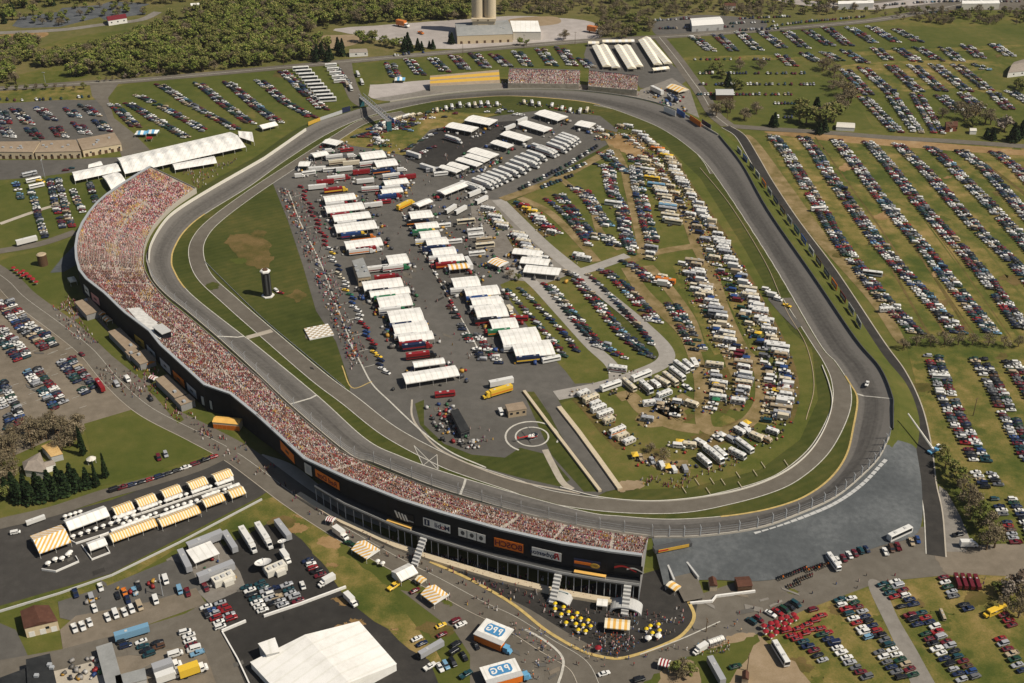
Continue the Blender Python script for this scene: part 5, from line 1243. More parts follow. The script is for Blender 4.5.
cars_at('grass near the parts trailers', 'trailer', [(455, 653, 'van', 'black'), (456, 646, 'minivan', 'black'), (466, 676, 'pickup', 'dark teal'), (430, 668, 'pickup', 'white')], (8, -5))
cars_at('small lawn by the white tent', 'tent', [(415, 592, 'sedan', 'maroon'), (456, 622, 'suv', 'maroon')], (10, -5))
cars_at('lane junction below the plaza', 'plaza', [(604, 675, 'sedan', 'white'), (639, 681, 'suv', 'black')], (10, -3))
cars_at('grass by the dirt drive', 'drive', [(735, 668, 'sedan', 'dark green')], (10, -3))
cars_at('green field above the narrow lane', 'lane', [(159, 459, 'minivan', 'maroon'), (166, 456, 'suv', 'silver')], (3, 8))
cars_at('gate forecourt', 'gate', [(128, 381, 'van', 'white'), (151, 400, 'suv', 'black'), (117, 386, 'van', 'silver')], (5, 7))
# infield car rows
AXI = (10, 1.2); AXG = (10, 2.5)
carrow([(558, 140+55), (566, 205), (578, 220), (592, 240)], 2, AXI, 'x', 'x', .9)
carrow([(530, 188+26), (545, 226), (560, 236)], 2, AXI, 'x', 'x', .85, mix=['red', 'white', 'black', 'white', 'maroon'])
carrow([(546, 200), (556, 208), (570, 222), (584, 240), (590, 248)], 1, AXI, 'x', 'x', .95); carrow([(574, 188), (588, 200), (601, 219), (609, 228)], 2, AXI, 'x', 'x', .95); carrow([(603, 154), (614, 164), (626, 173)], 2, AXI, 'x', 'x', .95)
carrow([(588, 192), (600, 212), (608, 226)], 1, AXI, 'x', 'x', .9); carrow([(605, 236), (615, 248)], 2, AXI, 'x', 'x', .95, mix=['black', 'navy', 'dark teal', 'white'])
carrow([(608, 178), (612, 196)], 1, AXI, 'x', 'x', .9, mix=['maroon', 'purple' if 'purple' in PCOL else 'maroon', 'black', 'red'])
carrow([(622, 212), (626, 236), (632, 256)], 1, AXI, 'x', 'x', .95); carrow([(590, 163), (607, 169), (610, 182), (613, 194), (622, 211), (625, 232), (631, 250)], 2, AXI, 'x', 'x', .92)
carrow([(610, 152), (618, 165), (628, 175)], 1, AXI, 'x', 'x', .9); carrow([(634, 157), (637, 180), (642, 205), (653, 245)], 2, AXI, 'x', 'x', .9)
for k in range(2):
    carrow([(556-14*k, 178+12*k-2), (572-14*k, 172+12*k-2), (586-14*k, 166+12*k-2)], 1, axis(560, 180, 5, 6), 'x', 'x', .9, mix=['black', 'navy', 'dark teal', 'dark green', 'white'])
carrow([(520, 190), (545, 177), (570, 164), (598, 146)], 1, axis(550, 175, 4, 6), 'x', 'x', .85, mix=['black', 'navy', 'dark green', 'white', 'black'])
carrow([(588, 276), (602, 288), (622, 310), (642, 332), (652, 346)], 1, AXG, 'x', 'x', .97); carrow([(605, 272), (618, 282), (632, 296), (646, 312), (655, 324)], 2, AXI, 'x', 'x', .9)
carrow([(626, 263), (640, 272), (652, 284)], 2, AXI, 'x', 'x', .9); carrow([(672, 305), (682, 322), (690, 338), (700, 352)], 2, AXI, 'x', 'x', .9)
carrow([(570, 274), (588, 294), (606, 316), (626, 340), (640, 350)], 2, AXG, 'x', 'x', .95); carrow([(548, 286), (565, 306), (584, 330), (602, 350)], 2, AXG, 'x', 'x', 1.0, gap=5)
carrow([(520, 290), (534, 304), (552, 322), (568, 340), (576, 352)], 1, AXG, 'x', 'x', .95); carrow([(508, 292), (522, 308), (538, 326), (556, 346), (566, 360)], 1, AXG, 'x', 'x', .95)
carrow([(600, 344), (612, 352), (620, 358)], 2, AXG, 'x', 'x', .9); carrow([(628, 338), (640, 350), (650, 360)], 2, AXG, 'x', 'x', .95, mix=['black', 'navy', 'dark teal', 'grey'])
carrow([(450, 307), (456, 318), (464, 332), (476, 350), (486, 366)], 1, (10, 0), 'x', 'x', .75); carrow([(478, 336), (488, 350), (500, 366)], 1, (10, 0), 'x', 'x', .9)
carrow([(404, 152), (420, 142), (436, 134), (446, 128)], 1, axis(420, 142, 5, -1.0), 'x', 'x', .9, pitch=2.7); carrow([(412, 160), (428, 150), (440, 146)], 1, axis(420, 150, 5, 0), 'x', 'x', .7)
carrow([(360, 138), (380, 132), (400, 128), (412, 124)], 3, (6, 0), 'x', 'x', .9); carrow([(372, 130), (392, 124), (420, 120), (450, 117)], 2, (6, 0), 'x', 'x', .6); carrow([(500, 110), (520, 116), (545, 116)], 2, (6, 0), 'x', 'x', .6); carrow([(366, 148), (384, 142), (396, 140)], 1, (6, 0), 'x', 'x', .8); carrow([(395, 128), (412, 132)], 1, (6, 0), 'x', 'x', .6)
carrow([(440, 118), (470, 112), (500, 114), (530, 117)], 1, (4, 0), 'x', 'x', .45, mix=['black', 'maroon', 'navy', 'white'])
# far lots
def block(x0, y0, x1, y1, cols=2, dens=.97, ax=(8, .6), mix=None): carrow([(x0-1, y0-.5), ((x0+x1)/2, (y0+y1)/2), (x1+1, y1+.8)], cols, ax, 'x', 'x', dens, mix, gap=6.6)
for q in ((16, 110, 29, 125), (41, 110, 52, 121), (70, 110, 75, 117), (85, 107, 96, 116), (31, 130, 38, 139), (56, 128, 62, 138), (79, 125, 86, 135), (99, 122, 106, 131), (3, 112, 6, 124), (4, 128, 10, 138)): block(*q)
carrow([(0, 100), (20, 101), (60, 99), (92, 97)], 1, axis(40, 100, 2, 4), 'x', 'x', .5)
for q in ((161, 86, 190, 105), (190, 105, 236, 130), (200, 85, 224, 105), (224, 105, 250, 124), (229, 84, 256, 107), (256, 107, 278, 123), (140, 97, 170, 112), (170, 112, 206, 132), (130, 105, 156, 121), (156, 121, 186, 138), (115, 106, 135, 127),
          (261, 82, 285, 103), (285, 103, 312, 118), (283, 72, 300, 88), (300, 88, 323, 110), (336, 70, 345, 84)): block(*q)
for q in ((391, 65, 395, 78), (410, 61, 420, 75), (434, 60, 445, 72), (455, 57, 465, 70), (475, 55, 486, 68), (495, 56, 508, 67), (518, 53, 527, 66), (541, 50, 552, 66), (561, 49, 572, 66), (583, 60, 590, 68)): block(*q)
for q in ((695, 38, 710, 51), (718, 36, 733, 51), (741, 34, 757, 50), (763, 33, 782, 48), (787, 33, 804, 48), (808, 32, 830, 46), (828, 29, 848, 46), (851, 29, 873, 43), (872, 28, 895, 42), (896, 30, 918, 42)): block(*q)
for q in ((781, 56, 792, 66), (804, 54, 817, 62), (826, 54, 840, 61), (846, 52, 864, 63), (877, 50, 888, 60), (899, 50, 917, 62), (919, 49, 939, 61), (945, 49, 958, 61), (967, 47, 980, 58), (995, 46, 1009, 56)): block(*q)
for q in ((846, 71, 868, 95), (864, 69, 892, 95), (891, 67, 919, 92), (914, 67, 941, 91), (935, 66, 966, 91), (957, 66, 987, 90), (865, 99, 896, 132), (893, 98, 917, 133), (917, 96, 938, 134), (941, 97, 957, 110), (964, 95, 978, 108), (994, 94, 1009, 110), (1012, 93, 1034, 106)): block(*q)
for y, x0, x1 in ((74, 700, 810), (85, 700, 815), (95, 698, 792), (60, 695, 770), (104, 775, 800), (118, 778, 796)): carrow([(x0, y), ((x0+x1)/2, y), (x1, y)], 1, axis(x0, y, .8, 5), 'x', 'x', .72)
for y, x0, x1 in ((21, 655, 690), (29, 660, 735), (24, 728, 775), (19, 740, 790), (31, 740, 780)): carrow([(x0, y), ((x0+x1)/2, y-1), (x1, y-2)], 1, axis(x0, y, 1.5, 4), 'x', 'x', .8)
carrow([(769, 27), (800, 23), (866, 17)], 1, axis(800, 23, 1, 4), 'x', 'x', .85); carrow([(930, 14), (945, 12), (955, 14)], 2, (6, 0), 'x', 'x', .7)
carrow([(880, 6), (940, 2), (1020, 2)], 1, (3, 5), 'x', 'x', .8); carrow([(974, 65), (982, 70)], 1, (6, 0), 'x', 'x', .9); carrow([(980, 66), (992, 72)], 1, (6, 0), 'x', 'x', .9)
carrow([(395, 56), (420, 53), (440, 53)], 1, (3, 5), 'x', 'x', .5)

cars_at('all red cluster beside the red umbrellas', 'umbrellas', [(786, 632, 'sedan', 'red'), (791, 637, 'sedan', 'red'), (797, 640, 'sedan', 'red'), (798, 630, 'sedan', 'red'), (804, 635, 'pickup', 'red'), (807, 626, 'sedan', 'red'), (812, 631, 'sedan', 'red'), (815, 622, 'suv', 'red'), (820, 630, 'sedan', 'red'), (821, 617, 'sedan', 'red'), (813, 611, 'minivan', 'maroon'), (827, 634, 'sedan', 'red')], AXR)
for c in CARS:
    px, py, t = proj((c['x'], c['y'], 0)); c['t'] = t; c['vis'] = -8 < px < 1032 and -8 < py < 690
near = sorted([c for c in CARS if c['vis'] and c['row'] != 'x'], key=lambda c: c['t'])[:296]
ids = {id(c) for c in near}
rest = [c for c in CARS if id(c) not in ids and (c['vis'] or c['t'] < 900)]
stuff(merged('parked_cars', [(vproto(c['kind']), c['x'], c['y'], .32, c['rot'], rnd.uniform(.93, 1.08), np.array(PCOL[c['col']])*rnd.uniform(.8, 1.15)) for c in rest], TINT), 'thousands of cars parked in rows over the fields and the infield', 'cars')
seen = {}
for c in near: seen.setdefault((c['row'], c['cn']), []).append(c)
for (row, cn), L in seen.items():
    L.sort(key=lambda c: c['idx'])
    for i, c in enumerate(L):
        side = '' if c['nc'] == 1 else (' left file,' if cn == 0 else ' right file,')
        c['label'] = '%s %s,%s %s from %s, %s' % (c['col'], WORD[c['kind']], side, ordn(i), c['end'].replace(' end', ''), row)
        vehicle(c['kind'], c['col'], c['x'], c['y'], c['rot'], c['label'], 'cars and vans parked in the near lots', scale=rnd.uniform(.95, 1.08))

# ------------------------------------------------------------------ landmarks for labels
LMARK = []
def lm(name, x, y, z=0): LMARK.append((name, P(x, y, z)))
USED = {}
def near_label(text, p, cands=None):
    """text + nth closest to its nearest landmark; unique by construction"""
    best = min((l for l in LMARK if cands is None or l[0] in cands), key=lambda l: (l[1]-p).length)
    return (text, best[0], (best[1]-p).length)
def resolve(entries, fmt='%s, %s closest to the %s'):
    """entries: list of [obj, (text, landmark, dist)]"""
    g = {}
    for o, (t, l, d) in entries: g.setdefault((t, l), []).append((d, o))
    for (t, l), L in g.items():
        L.sort(key=lambda q: q[0])
        for i, (d, o) in enumerate(L):
            o['label'] = ('%s closest to the %s' % (t, l)) if len(L) == 1 else fmt % (t, ordn(i), l)
for q in (('striped plaza stall', 618, 630), ('yellow umbrellas', 570, 618), ('tunnel mouth', 672, 560), ('painted kerb corner', 617, 659), ('red striped booth', 665, 668), ('black coach', 905, 534), ('motorcycle rows', 800, 578),
          ('white team bus', 780, 656), ('school bus', 995, 612), ('upper parts trailer', 494, 632), ('lower parts trailer', 503, 670), ('striped tent on the lawn', 366, 556), ('white tent on the lawn', 405, 580), ('second striped lawn tent', 435, 601),
          ('orange beer sign', 327, 500), ('orange spark plug sign', 505, 585), ('motor oil sign', 435, 560), ('stand notch stall', 225, 430), ('red semi trailer', 101, 387), ('long tan concession', 124, 345), ('curved end of the stand', 100, 318), ('narrow lane gate', 236, 452),
          ('huge white hall', 325, 655), ('satellite dishes', 268, 570), ('brown roofed garage', 38, 620), ('big striped tent', 51, 545), ('perimeter road end', 935, 545), ('brick gatehouse', 713, 584), ('dirt drive hut', 745, 677), ('white stretch sedan', 604, 675), ('helicopter', 533, 438)): lm(*q)

# ------------------------------------------------------------------ camping field
RV = []
WH = ['white']*8+['cream']*5+['tan']*2+['silver']*2
def rvrow(pts, row, end, step=5.0, ax=(10, 1.5), dens=.94, kinds=('motorhome', 'motorhome', 'camper', 'camper', 'bus', 'van', 'pickup', 'box_truck'), side=0, jit=1.0, cols=WH):
    w = crspline([P(x, y) for x, y in pts], 8); acc = 0; k = 0; last = w[0]; nxt = 0
    if len(pts) > 2: ribbon('worn_ground', pts, rnd.uniform(9, 13), rnd.choice([G_WORNL, G_TRAIL, G_DRY]), 7.8, rnd.uniform(-3, 3))
    for p in w:
        acc += (p-last).length; last = p
        while acc >= nxt:
            sp = step*rnd.uniform(.85, 1.2); nxt += sp
            if rnd.random() > dens: continue
            kd = rnd.choice(kinds); a = axis(*proj(p)[:2], *ax)
            u = V3((math.cos(a), math.sin(a), 0)); q = p+u*(rnd.uniform(-jit, jit)+side)
            cl = rnd.choice(cols)
            if kd in ('pickup', 'van') and rnd.random() < .6: cl = rnd.choice(CARMIX)
            if kd == 'bus' and rnd.random() < .35: cl = rnd.choice(['yellow', 'orange', 'light blue', 'cream'])
            RV.append(dict(kind=kd, col=cl, x=q.x, y=q.y, rot=a+rnd.uniform(-.06, .06)+(math.pi if rnd.random() < .4 else 0), row=row, idx=k, end=end)); k += 1
outer = [(636, 133), (652, 146), (669, 160), (676, 175), (688, 193), (702, 214), (715, 234), (726, 255), (740, 278), (751, 299), (762, 320), (772, 340), (780, 360), (785, 380), (785, 400), (778, 422)]
rvrow(outer, 'outer line of campers along the mown bank', 'bridge', 3.9)
rvrow([(x-12-3*i/15, y+3) for i, (x, y) in enumerate(outer)], 'inner side of the outer camper line', 'bridge', 6.5, kinds=('van', 'pickup', 'camper', 'pickup', 'van'), dens=.95)
rvrow([(684, 266), (691, 280), (697, 294), (703, 308), (712, 324), (717, 338), (727, 354)], 'left side of the middle camper line', 'top', 6.5, kinds=('van', 'pickup', 'pickup', 'camper'), dens=.9)
rvrow([(648, 172), (655, 186), (664, 200), (668, 212), (673, 226)], 'line of white buses beside the dirt track', 'top', 4.6, kinds=('motorhome', 'bus', 'bus', 'camper'))
rvrow([(643, 160), (648, 172)], 'short camper line by the dirt bend', 'top', 5)
rvrow([(693, 264), (700, 278), (706, 292), (712, 306), (722, 322), (726, 336), (736, 352), (742, 368), (744, 384), (740, 398), (732, 410)], 'middle camper line between the dirt tracks', 'top', 4.4)
rvrow([(650, 250), (652, 262)], 'tail of the bus line', 'top', 6)
rvrow([(662, 279), (666, 288)], 'short tan camper line in the car rows', 'top', 4)
rvrow([(712, 368), (718, 386), (716, 400), (710, 410)], 'camper line left of the inner loop', 'top', 4.8, kinds=('camper', 'motorhome', 'pickup', 'van'))
rvrow([(584, 396), (596, 408), (606, 420), (616, 432), (630, 446)], 'camper line along the tunnel road lawn', 'lane', 5.2, ax=(10, -4), kinds=('motorhome', 'camper', 'motorhome'))
def rvat(row, end, lst):
    for k, (x, y, dx, dy, kd, cl) in enumerate(lst):
        p = P(x, y); RV.append(dict(kind=kd, col=cl, x=p.x, y=p.y, rot=axis(x, y, dx, dy), row=row, idx=k, end=end))
W_ = 'white'; MH = 'motorhome'
rvat('bus group at the gravel lane end', 'lane', [(610.5, 389, 10, -3.5, 'bus', W_), (629, 388, 8, 7, 'bus', 'cream'), (641, 379, 10, -4, 'bus', W_), (646, 390.5, 8, 7, MH, W_), (655, 387, 8, 6, 'camper', W_), (662, 385, 9, 5, MH, 'cream'), (664, 397, 10, -4, MH, W_), (670, 382, 9, 7, 'bus', 'cream'), (677, 377, 9, 7, 'bus', W_), (681, 370, 9, 6.5, 'bus', W_), (688, 368, 8, 7, MH, W_), (694, 366, 5, 8, 'camper', W_), (687, 389, 8, 5, 'pickup', W_), (649, 406, 8, -1, 'camper', W_), (691, 407, 9, 3, 'camper', 'cream')])
rvat('camper group along the lower bank', 'left', [(689, 448, 10, 1, 'camper', 'cream'), (679, 448, 10, 1, 'van', W_), (704, 464, 8, 7, MH, W_), (709, 454, 8, 6, 'camper', W_), (716, 460, 8, 7, MH, W_), (720, 456, 8, 7, MH, W_), (731, 442, 8, 5, 'van', 'silver'), (744, 449, 10, 7.5, 'bus', W_), (737, 457, 8, 4, MH, W_), (748, 434.5, 6, 6, 'van', W_), (756, 440, 9, 4, 'camper', 'cream'), (765, 442, 9, 4, 'camper', 'tan'), (772, 434, 9, 3, 'camper', W_)])
if 0: rvrow([(650, 370)], 'diagonal buses at the end of the gravel lane', 'lane', 6.0, ax=(10, 7.5), kinds=('motorhome', 'bus', 'bus', 'trailer'))
if 0: rvrow([(664, 368)], 'upper diagonal buses by the dirt track', 'lane', 5.0, ax=(8, 9), kinds=('motorhome', 'camper', 'bus'))
if 0: rvrow([(668, 445)], 'pair of campers by the dark pit', 'left', 8, kinds=('motorhome', 'camper'))
if 0: rvrow([(704, 462)], 'camper line along the lower bank', 'left', 6.2, ax=(9, 7), kinds=('motorhome', 'camper', 'motorhome', 'pickup', 'van'))
rvrow([(700, 446), (718, 440), (736, 434), (752, 427)], 'inner line above the lower bank', 'left', 6.0, ax=(9, 5), kinds=('van', 'pickup', 'camper', 'pickup'), dens=.8)
rvrow([(660, 404), (676, 416), (664, 420), (646, 420), (690, 398)], 'loose campers inside the inner loop', 'lane', 12, kinds=('pickup', 'camper', 'van', 'pickup'), dens=.8)
rvrow([(640, 458), (652, 462), (668, 470), (690, 470)], 'vehicles beside the tyre wall crowd', 'left', 6, kinds=('pickup', 'van', 'pickup'), ax=(4, 8), dens=.9)
top_rv = [(437, 112), (446, 110), (452, 109), (460, 107), (469, 107), (475, 107), (481, 106), (488, 106), (497, 106), (524, 104), (532, 105), (539, 106), (552, 107), (562, 110), (570, 112), (580, 113), (587, 112)]
for k, (x, y) in enumerate(top_rv):
    p = P(x, y); RV.append(dict(kind=rnd.choice(['motorhome', 'camper', 'motorhome']), col=rnd.choice(['white', 'white', 'cream']), x=p.x, y=p.y, rot=axis(x, y, 2, 8 if x < 550 else -6), row='far camper line inside the top bend', idx=k, end='bridge'))
rvrow([(378, 128), (396, 121), (412, 117), (428, 114)], 'camper line below the footbridge', 'bridge', 6.0, ax=(6, -2), kinds=('camper', 'van', 'motorhome'))
rvrow([(384, 124), (376, 138), (386, 148)], 'loose vans below the footbridge', 'bridge', 7, kinds=('van', 'camper', 'pickup'))
rvrow([(520, 276-36), (530, 252), (545, 262)], 'white campers by the gravel lane head', 'top', 5, kinds=('camper', 'motorhome'))
rvrow([(488, 212), (495, 222), (503, 230)], 'mixed campers in the grey yard', 'top', 4.2, kinds=('camper', 'van', 'pickup', 'motorhome'))
rvrow([(518, 236), (524, 246), (530, 256), (540, 268)], 'camper line left of the gravel lane', 'top', 4.2, kinds=('motorhome', 'camper', 'motorhome'))
rvrow([(518, 205), (528, 212), (540, 222), (552, 236)], 'campers right of the gravel lane', 'top', 5.5, kinds=('camper', 'van', 'camper'), cols=['white', 'white', 'red', 'yellow', 'cream'])
rvrow([(578, 258), (584, 262)], 'pair of campers at the gravel crossing', 'top', 4, kinds=('camper', 'motorhome'))
rvrow([(614, 206), (620, 203)], 'lone bus in the car rows', 'top', 9, kinds=('bus',))
rvrow([(586, 130), (600, 132), (612, 136), (598, 138)], 'vans at the head of the dirt track', 'top', 6, kinds=('van', 'camper', 'pickup'))
rvrow([(620, 128), (632, 128)], 'campers at the top of the outer line', 'top', 5, kinds=('camper', 'motorhome'))
rvrow([(618, 372), (628, 372)], 'white camper at the gravel junction', 'lane', 9, kinds=('motorhome',))
rvs = sorted(RV, key=lambda c: proj((c['x'], c['y'], 0))[2])
by = {}
for r in rvs[:298]: by.setdefault(r['row'], []).append(r)
STR = ['maroon', 'brown', 'navy', 'tan', 'orange', 'grey', 'dark teal']
for row, L in by.items():
    L.sort(key=lambda c: c['idx'])
    for i, c in enumerate(L):
        st = rnd.choice(STR)
        vehicle(c['kind'], c['col'], c['x'], c['y'], c['rot'], '%s %s, %s from %s end, %s' % (c['col'], WORD[c['kind']], ordn(i), c['end'], row), 'campers and vans in the infield', stripe=st, scale=rnd.uniform(1.0, 1.2), z=.36)
if rvs[298:]: stuff(merged('camper_vans', [(vproto(c['kind']), c['x'], c['y'], .36, c['rot'], 1.0, PCOL[c['col']]) for c in rvs[298:]], TINT), 'more campers and vans in the far infield', 'campers')
# clutter between the campers: awnings, coolers, chairs, tarps
cl = Proto(); cl.addmb(MB().box(-.5, .5, -.4, .4, 0, .8), [None])
tp_ = Proto(); tp_.addmb(MB().frus((-1.6, 1.6, -1.3, 1.3), 2.1, (-.3, .3, -.3, .3), 2.7, 0, 0), [None])
items = []
for r in RV:
    for k in range(rnd.randint(6, 13)):
        a = rnd.uniform(0, 6.28); d = rnd.uniform(2.3, 6.5)
        items.append((cl, r['x']+d*math.cos(a), r['y']+d*math.sin(a), .34, rnd.uniform(0, 3), rnd.uniform(.4, 1.3), np.array(rnd.choice([(.6, .58, .52), (.3, .04, .03), (.04, .06, .15), (.03, .03, .03), (.03, .03, .03), (.05, .045, .04), (.2, .13, .07), (.5, .42, .3), (.08, .08, .08), (.5, .45, .4), (.04, .07, .05)]))))
stuff(merged('camp_clutter', items, TINT_M), 'coolers, chairs and baggage strewn between the campers', 'camp gear')

# ------------------------------------------------------------------ tents, haulers and awnings
def tent(label, cx, cy, dx, dy, L, W, he, hr, cols=('canvas_white',), ns_=10, name='tent', cat='tent', wall=0.0, group=None, hip=False, chevron=False, z=.3):
    """pitched tent; ridge along the pixel direction (dx,dy); canopy striped across its ridge"""
    p = P(cx, cy); a = axis(cx, cy, dx, dy)
    e = thing(name, label, cat, (p.x, p.y, z), a, group)
    hr = min(hr, he+W*.22)
    mb = MB(); hx = W*.38 if hip else 0
    if chevron:
        sh = W*.45; n2 = int(ns_*(L+sh)/L)+1; st = (L+sh)/n2
        for k in range(n2):
            for s in (-1, 1):
                a0 = -L/2+st*k-(sh if sh > 0 else 0); pl = []
                # stripe: ridge x = a0+sh.., eave x = a0..; clipped to the canopy length
                q = [(a0, 1.), (a0+st, 1.), (a0+st+sh, 0.), (a0+sh, 0.)]
                for lim, sg in ((-L/2, 1), (L/2, -1)):
                    o2 = []
                    for i in range(len(q)):
                        A, B = q[i-1], q[i]; da, db = (A[0]-lim)*sg, (B[0]-lim)*sg
                        if da*db < 0: t = da/(da-db); o2.append((A[0]+(B[0]-A[0])*t, A[1]+(B[1]-A[1])*t))
                        if db >= 0: o2.append(B)
                    q = o2
                    if not q: break
                if len(q) < 3: continue
                vv = [(x, s*W/2*e_, hr-(hr-he)*e_) for x, e_ in q]; ii = tuple(range(len(vv)))
                mb.add(vv, [ii if s < 0 else ii[::-1]], k % len(cols))
    for k in range(ns_):
        x0, x1 = -L/2+L*k/ns_, -L/2+L*(k+1)/ns_; m = k % len(cols)
        def rz(x): return he+(hr-he)*(min(1, (L/2-abs(x))/hx) if hx else 1)
        for s in (-1, 1):
            q = [(x0, s*W/2, he), (x1, s*W/2, he), (x1, 0, rz(x1)), (x0, 0, rz(x0))]
            if not chevron: mb.add(q, [(0, 1, 2, 3) if s < 0 else (3, 2, 1, 0)], m)
            q = [(x0, s*W/2, he-.5), (x1, s*W/2, he-.5), (x1, s*W/2, he), (x0, s*W/2, he)]
            mb.add(q, [(0, 1, 2, 3) if s < 0 else (3, 2, 1, 0)], m)
    if not hx:
        for s in (-1, 1): mb.add([(s*L/2, -W/2, he-.5), (s*L/2, W/2, he-.5), (s*L/2, W/2, he), (s*L/2, 0, hr), (s*L/2, -W/2, he)], [(0, 1, 2, 3, 4) if s > 0 else (4, 3, 2, 1, 0)], 0)
    else:
        for s in (-1, 1): mb.add([(s*L/2, -W/2, he-.5), (s*L/2, W/2, he-.5), (s*L/2, W/2, he), (s*L/2, -W/2, he)], [(0, 1, 2, 3) if s > 0 else (3, 2, 1, 0)], 0)
    link('canopy', mb.mesh('canopy', [M[c] for c in cols]), e)
    n_ = max(2, int(L/6)+1)
    for k in range(n_):
        for s in (-1, 1): link('pole', MB().cyl(-L/2+.15+(L-.3)*k/(n_-1), s*(W/2-.15), 0, he-.1, .07, n=5).mesh('pole', M['white']), e)
    if wall:
        link('side_wall', MB().box(-L/2+.2, L/2-.2, W/2-.25, W/2-.2, 0, he-.4).box(-L/2+.2, -L/2+.25, -W/2+.2, W/2-.2, 0, he-.4).mesh('side_wall', M['canvas_white']), e)
    return e
YS = ('canvas_white', 'canvas_yellow')
YC = ('canvas_cream', 'canvas_yellow')
DX, DY = 10, -3.7
GH = 'yellow and white hospitality tents'
tent('big chevron striped yellow tent at the left of the hospitality lot', 52, 545, DX, DY, 13.5, 14, 3.2, 5.6, YS, 12, group=GH, chevron=True)
tent('large white hospitality tent beside the chevron striped tent', 88, 524, DX, DY, 18, 8.5, 3.2, 5.2, ('canvas_white',), 10)
tent('small white tent below the large white one', 98, 549, DX, DY, 7.5, 6, 2.8, 4, ('canvas_white',), 6)
for i, (x, y) in enumerate(((223, 480), (198, 488), (172, 496), (147, 505), (124, 513))):
    tent('striped yellow tent, %s from the gate in the upper hospitality row' % ordn(i), x, y, DX, DY, 8.5, 6.5, 2.8, 4.2, YC, 15, group=GH)
    tent('white side awning of the %s upper striped tent from the gate' % ordn(i), x+2.5, y+5.5, DX, DY, 8, 2.2, 2.3, 2.5, ('canvas_white',), 4, name='awning', cat='awning')
for i, (x, y, L) in enumerate(((237, 497, 7), (214, 505, 9.5), (180, 521, 18), (134, 535, 20))):
    tent('striped yellow tent, %s from the gate in the lower hospitality row' % ordn(i), x, y, DX, DY, L, 6.5, 2.8, 4.2, YC, int(L*1.7), group=GH)
    tent('white walkway awning behind the %s lower striped tent from the gate' % ordn(i), x-3, y-7, DX, DY, L*.85, 1.8, 2.3, 2.5, ('canvas_white',), 4, name='awning', cat='awning')
tent('chevron striped tent on the lawn beside the stand road', 366, 555, 8, 5, 9.5, 8, 2.8, 4.6, YS, 10, group='striped lawn tents', chevron=True)
tent('second chevron striped tent on the lawn, near the parts trailers', 435, 600, 8, 6, 8.5, 8, 2.8, 4.6, YS, 9, group='striped lawn tents', chevron=True)
tent('square white tent with yellow truck on the lawn', 405, 578, 8, -4, 8.5, 7.5, 3, 4.6, ('canvas_white',), 6, wall=1)
tent('small cream tent beside the square white tent', 421, 584, 8, 5, 3.6, 3.6, 2.4, 3.3, YC, 4)
tent('striped food stall in the middle of the dark plaza', 617, 630, 10, 1, 10, 5.5, 3, 4.2, YC, 9)
tent('cream flat awning by the tunnel gate', 673, 591, 8, 5, 5, 4, 2.6, 3.2, YC, 4)
tent('white ticket awning left of the plaza arch', 602, 608, 10, 1, 4.4, 4, 2.8, 3.4, ('canvas_white',), 3)
tent('orange tent by the round end of the concessions', 102, 317, 6, 5, 4, 3.6, 2.6, 3.6, ('canvas_orange', 'canvas_cream'), 4)
tent('orange and cream tent beside the tan roofs', 108, 323, 6, 5, 6, 3.6, 2.6, 3.6, ('canvas_cream', 'canvas_orange'), 4)
tent('bright orange tent at the end of the lawn concessions', 149, 365, 6, 5, 6.5, 4.5, 2.6, 3.6, ('canvas_orange', 'canvas_cream'), 5)
tent('long red striped booth by the plaza bend', 664, 668, 8, 2, 4.4, 3.8, 2.6, 3.8, ('canvas_white', 'canvas_red'), 7, cat='booth', name='booth')
tent('red and white striped booth beside the stand road', 331, 524, 8, 2, 3.6, 3.4, 2.6, 3.8, ('canvas_white', 'canvas_red'), 7, cat='booth', name='booth')
tent('red and white booth in the gate crowd', 154, 382, 8, 3, 4, 3.4, 2.6, 3.6, ('canvas_white', 'canvas_red'), 5, cat='booth', name='booth')
tent('tall tan umbrella tent at the curved end of the stand', 73, 284, 5, 8, 7, 4, 3, 5, ('canvas_cream',), 4, hip=True)
for k in range(4):
    tent('white peaked stall, %s from the white truck by the dirt drive' % ordn(k), 710+k*3.7, 646-k*1.3, 4, -1.4, 1.5, 2.2, 2.3, 3.2, ('canvas_white',), 2, cat='stall', name='stall')
# long white marquee behind the upper stand
def marquee(label, quad, he, hp, peaks, w=('canvas_white',)):
    A = [P(x, y, he) for x, y in quad]; c = sum(A, V3())/4
    e = thing('marquee', label, 'marquee', (c.x, c.y, 0))
    n_ = peaks*6; secs = []
    for i in range(n_+1):
        f = A[0].lerp(A[1], i/n_); b = A[3].lerp(A[2], i/n_); pk = .5+.5*math.cos(2*math.pi*i/6)
        r = []
        for k in range(7):
            g = k/6; p = f.lerp(b, g); up = (hp-he)*(1-abs(2*g-1))**.8
            p.z = he+up*(.62+.38*pk); r.append(p-c+V3((0, 0, c.z)))
        secs.append(r)
    vs = [p for r in secs for p in r]
    link('canopy', MB().add(vs, [(i*7+k, (i+1)*7+k, (i+1)*7+k+1, i*7+k+1) for i in range(n_) for k in range(6)]).mesh('canopy', M[w[0]]), e)
    for i in range(peaks+1):
        for q in (A[0].lerp(A[1], i/peaks), A[3].lerp(A[2], i/peaks)): link('pole', MB().cyl(q.x-c.x, q.y-c.y, 0, he, .12, n=5).mesh('pole', M['white']), e)
    for i in (0, n_):
        r = secs[i]; link('gable_end', MB().add([tuple(p) for p in r], [tuple(range(7))]).mesh('gable_end', M[w[0]]), e)
marquee('long white ten peaked marquee behind the upper grandstand', [(125, 174), (246, 147), (230, 132), (117, 158)], 3.6, 7, 10)
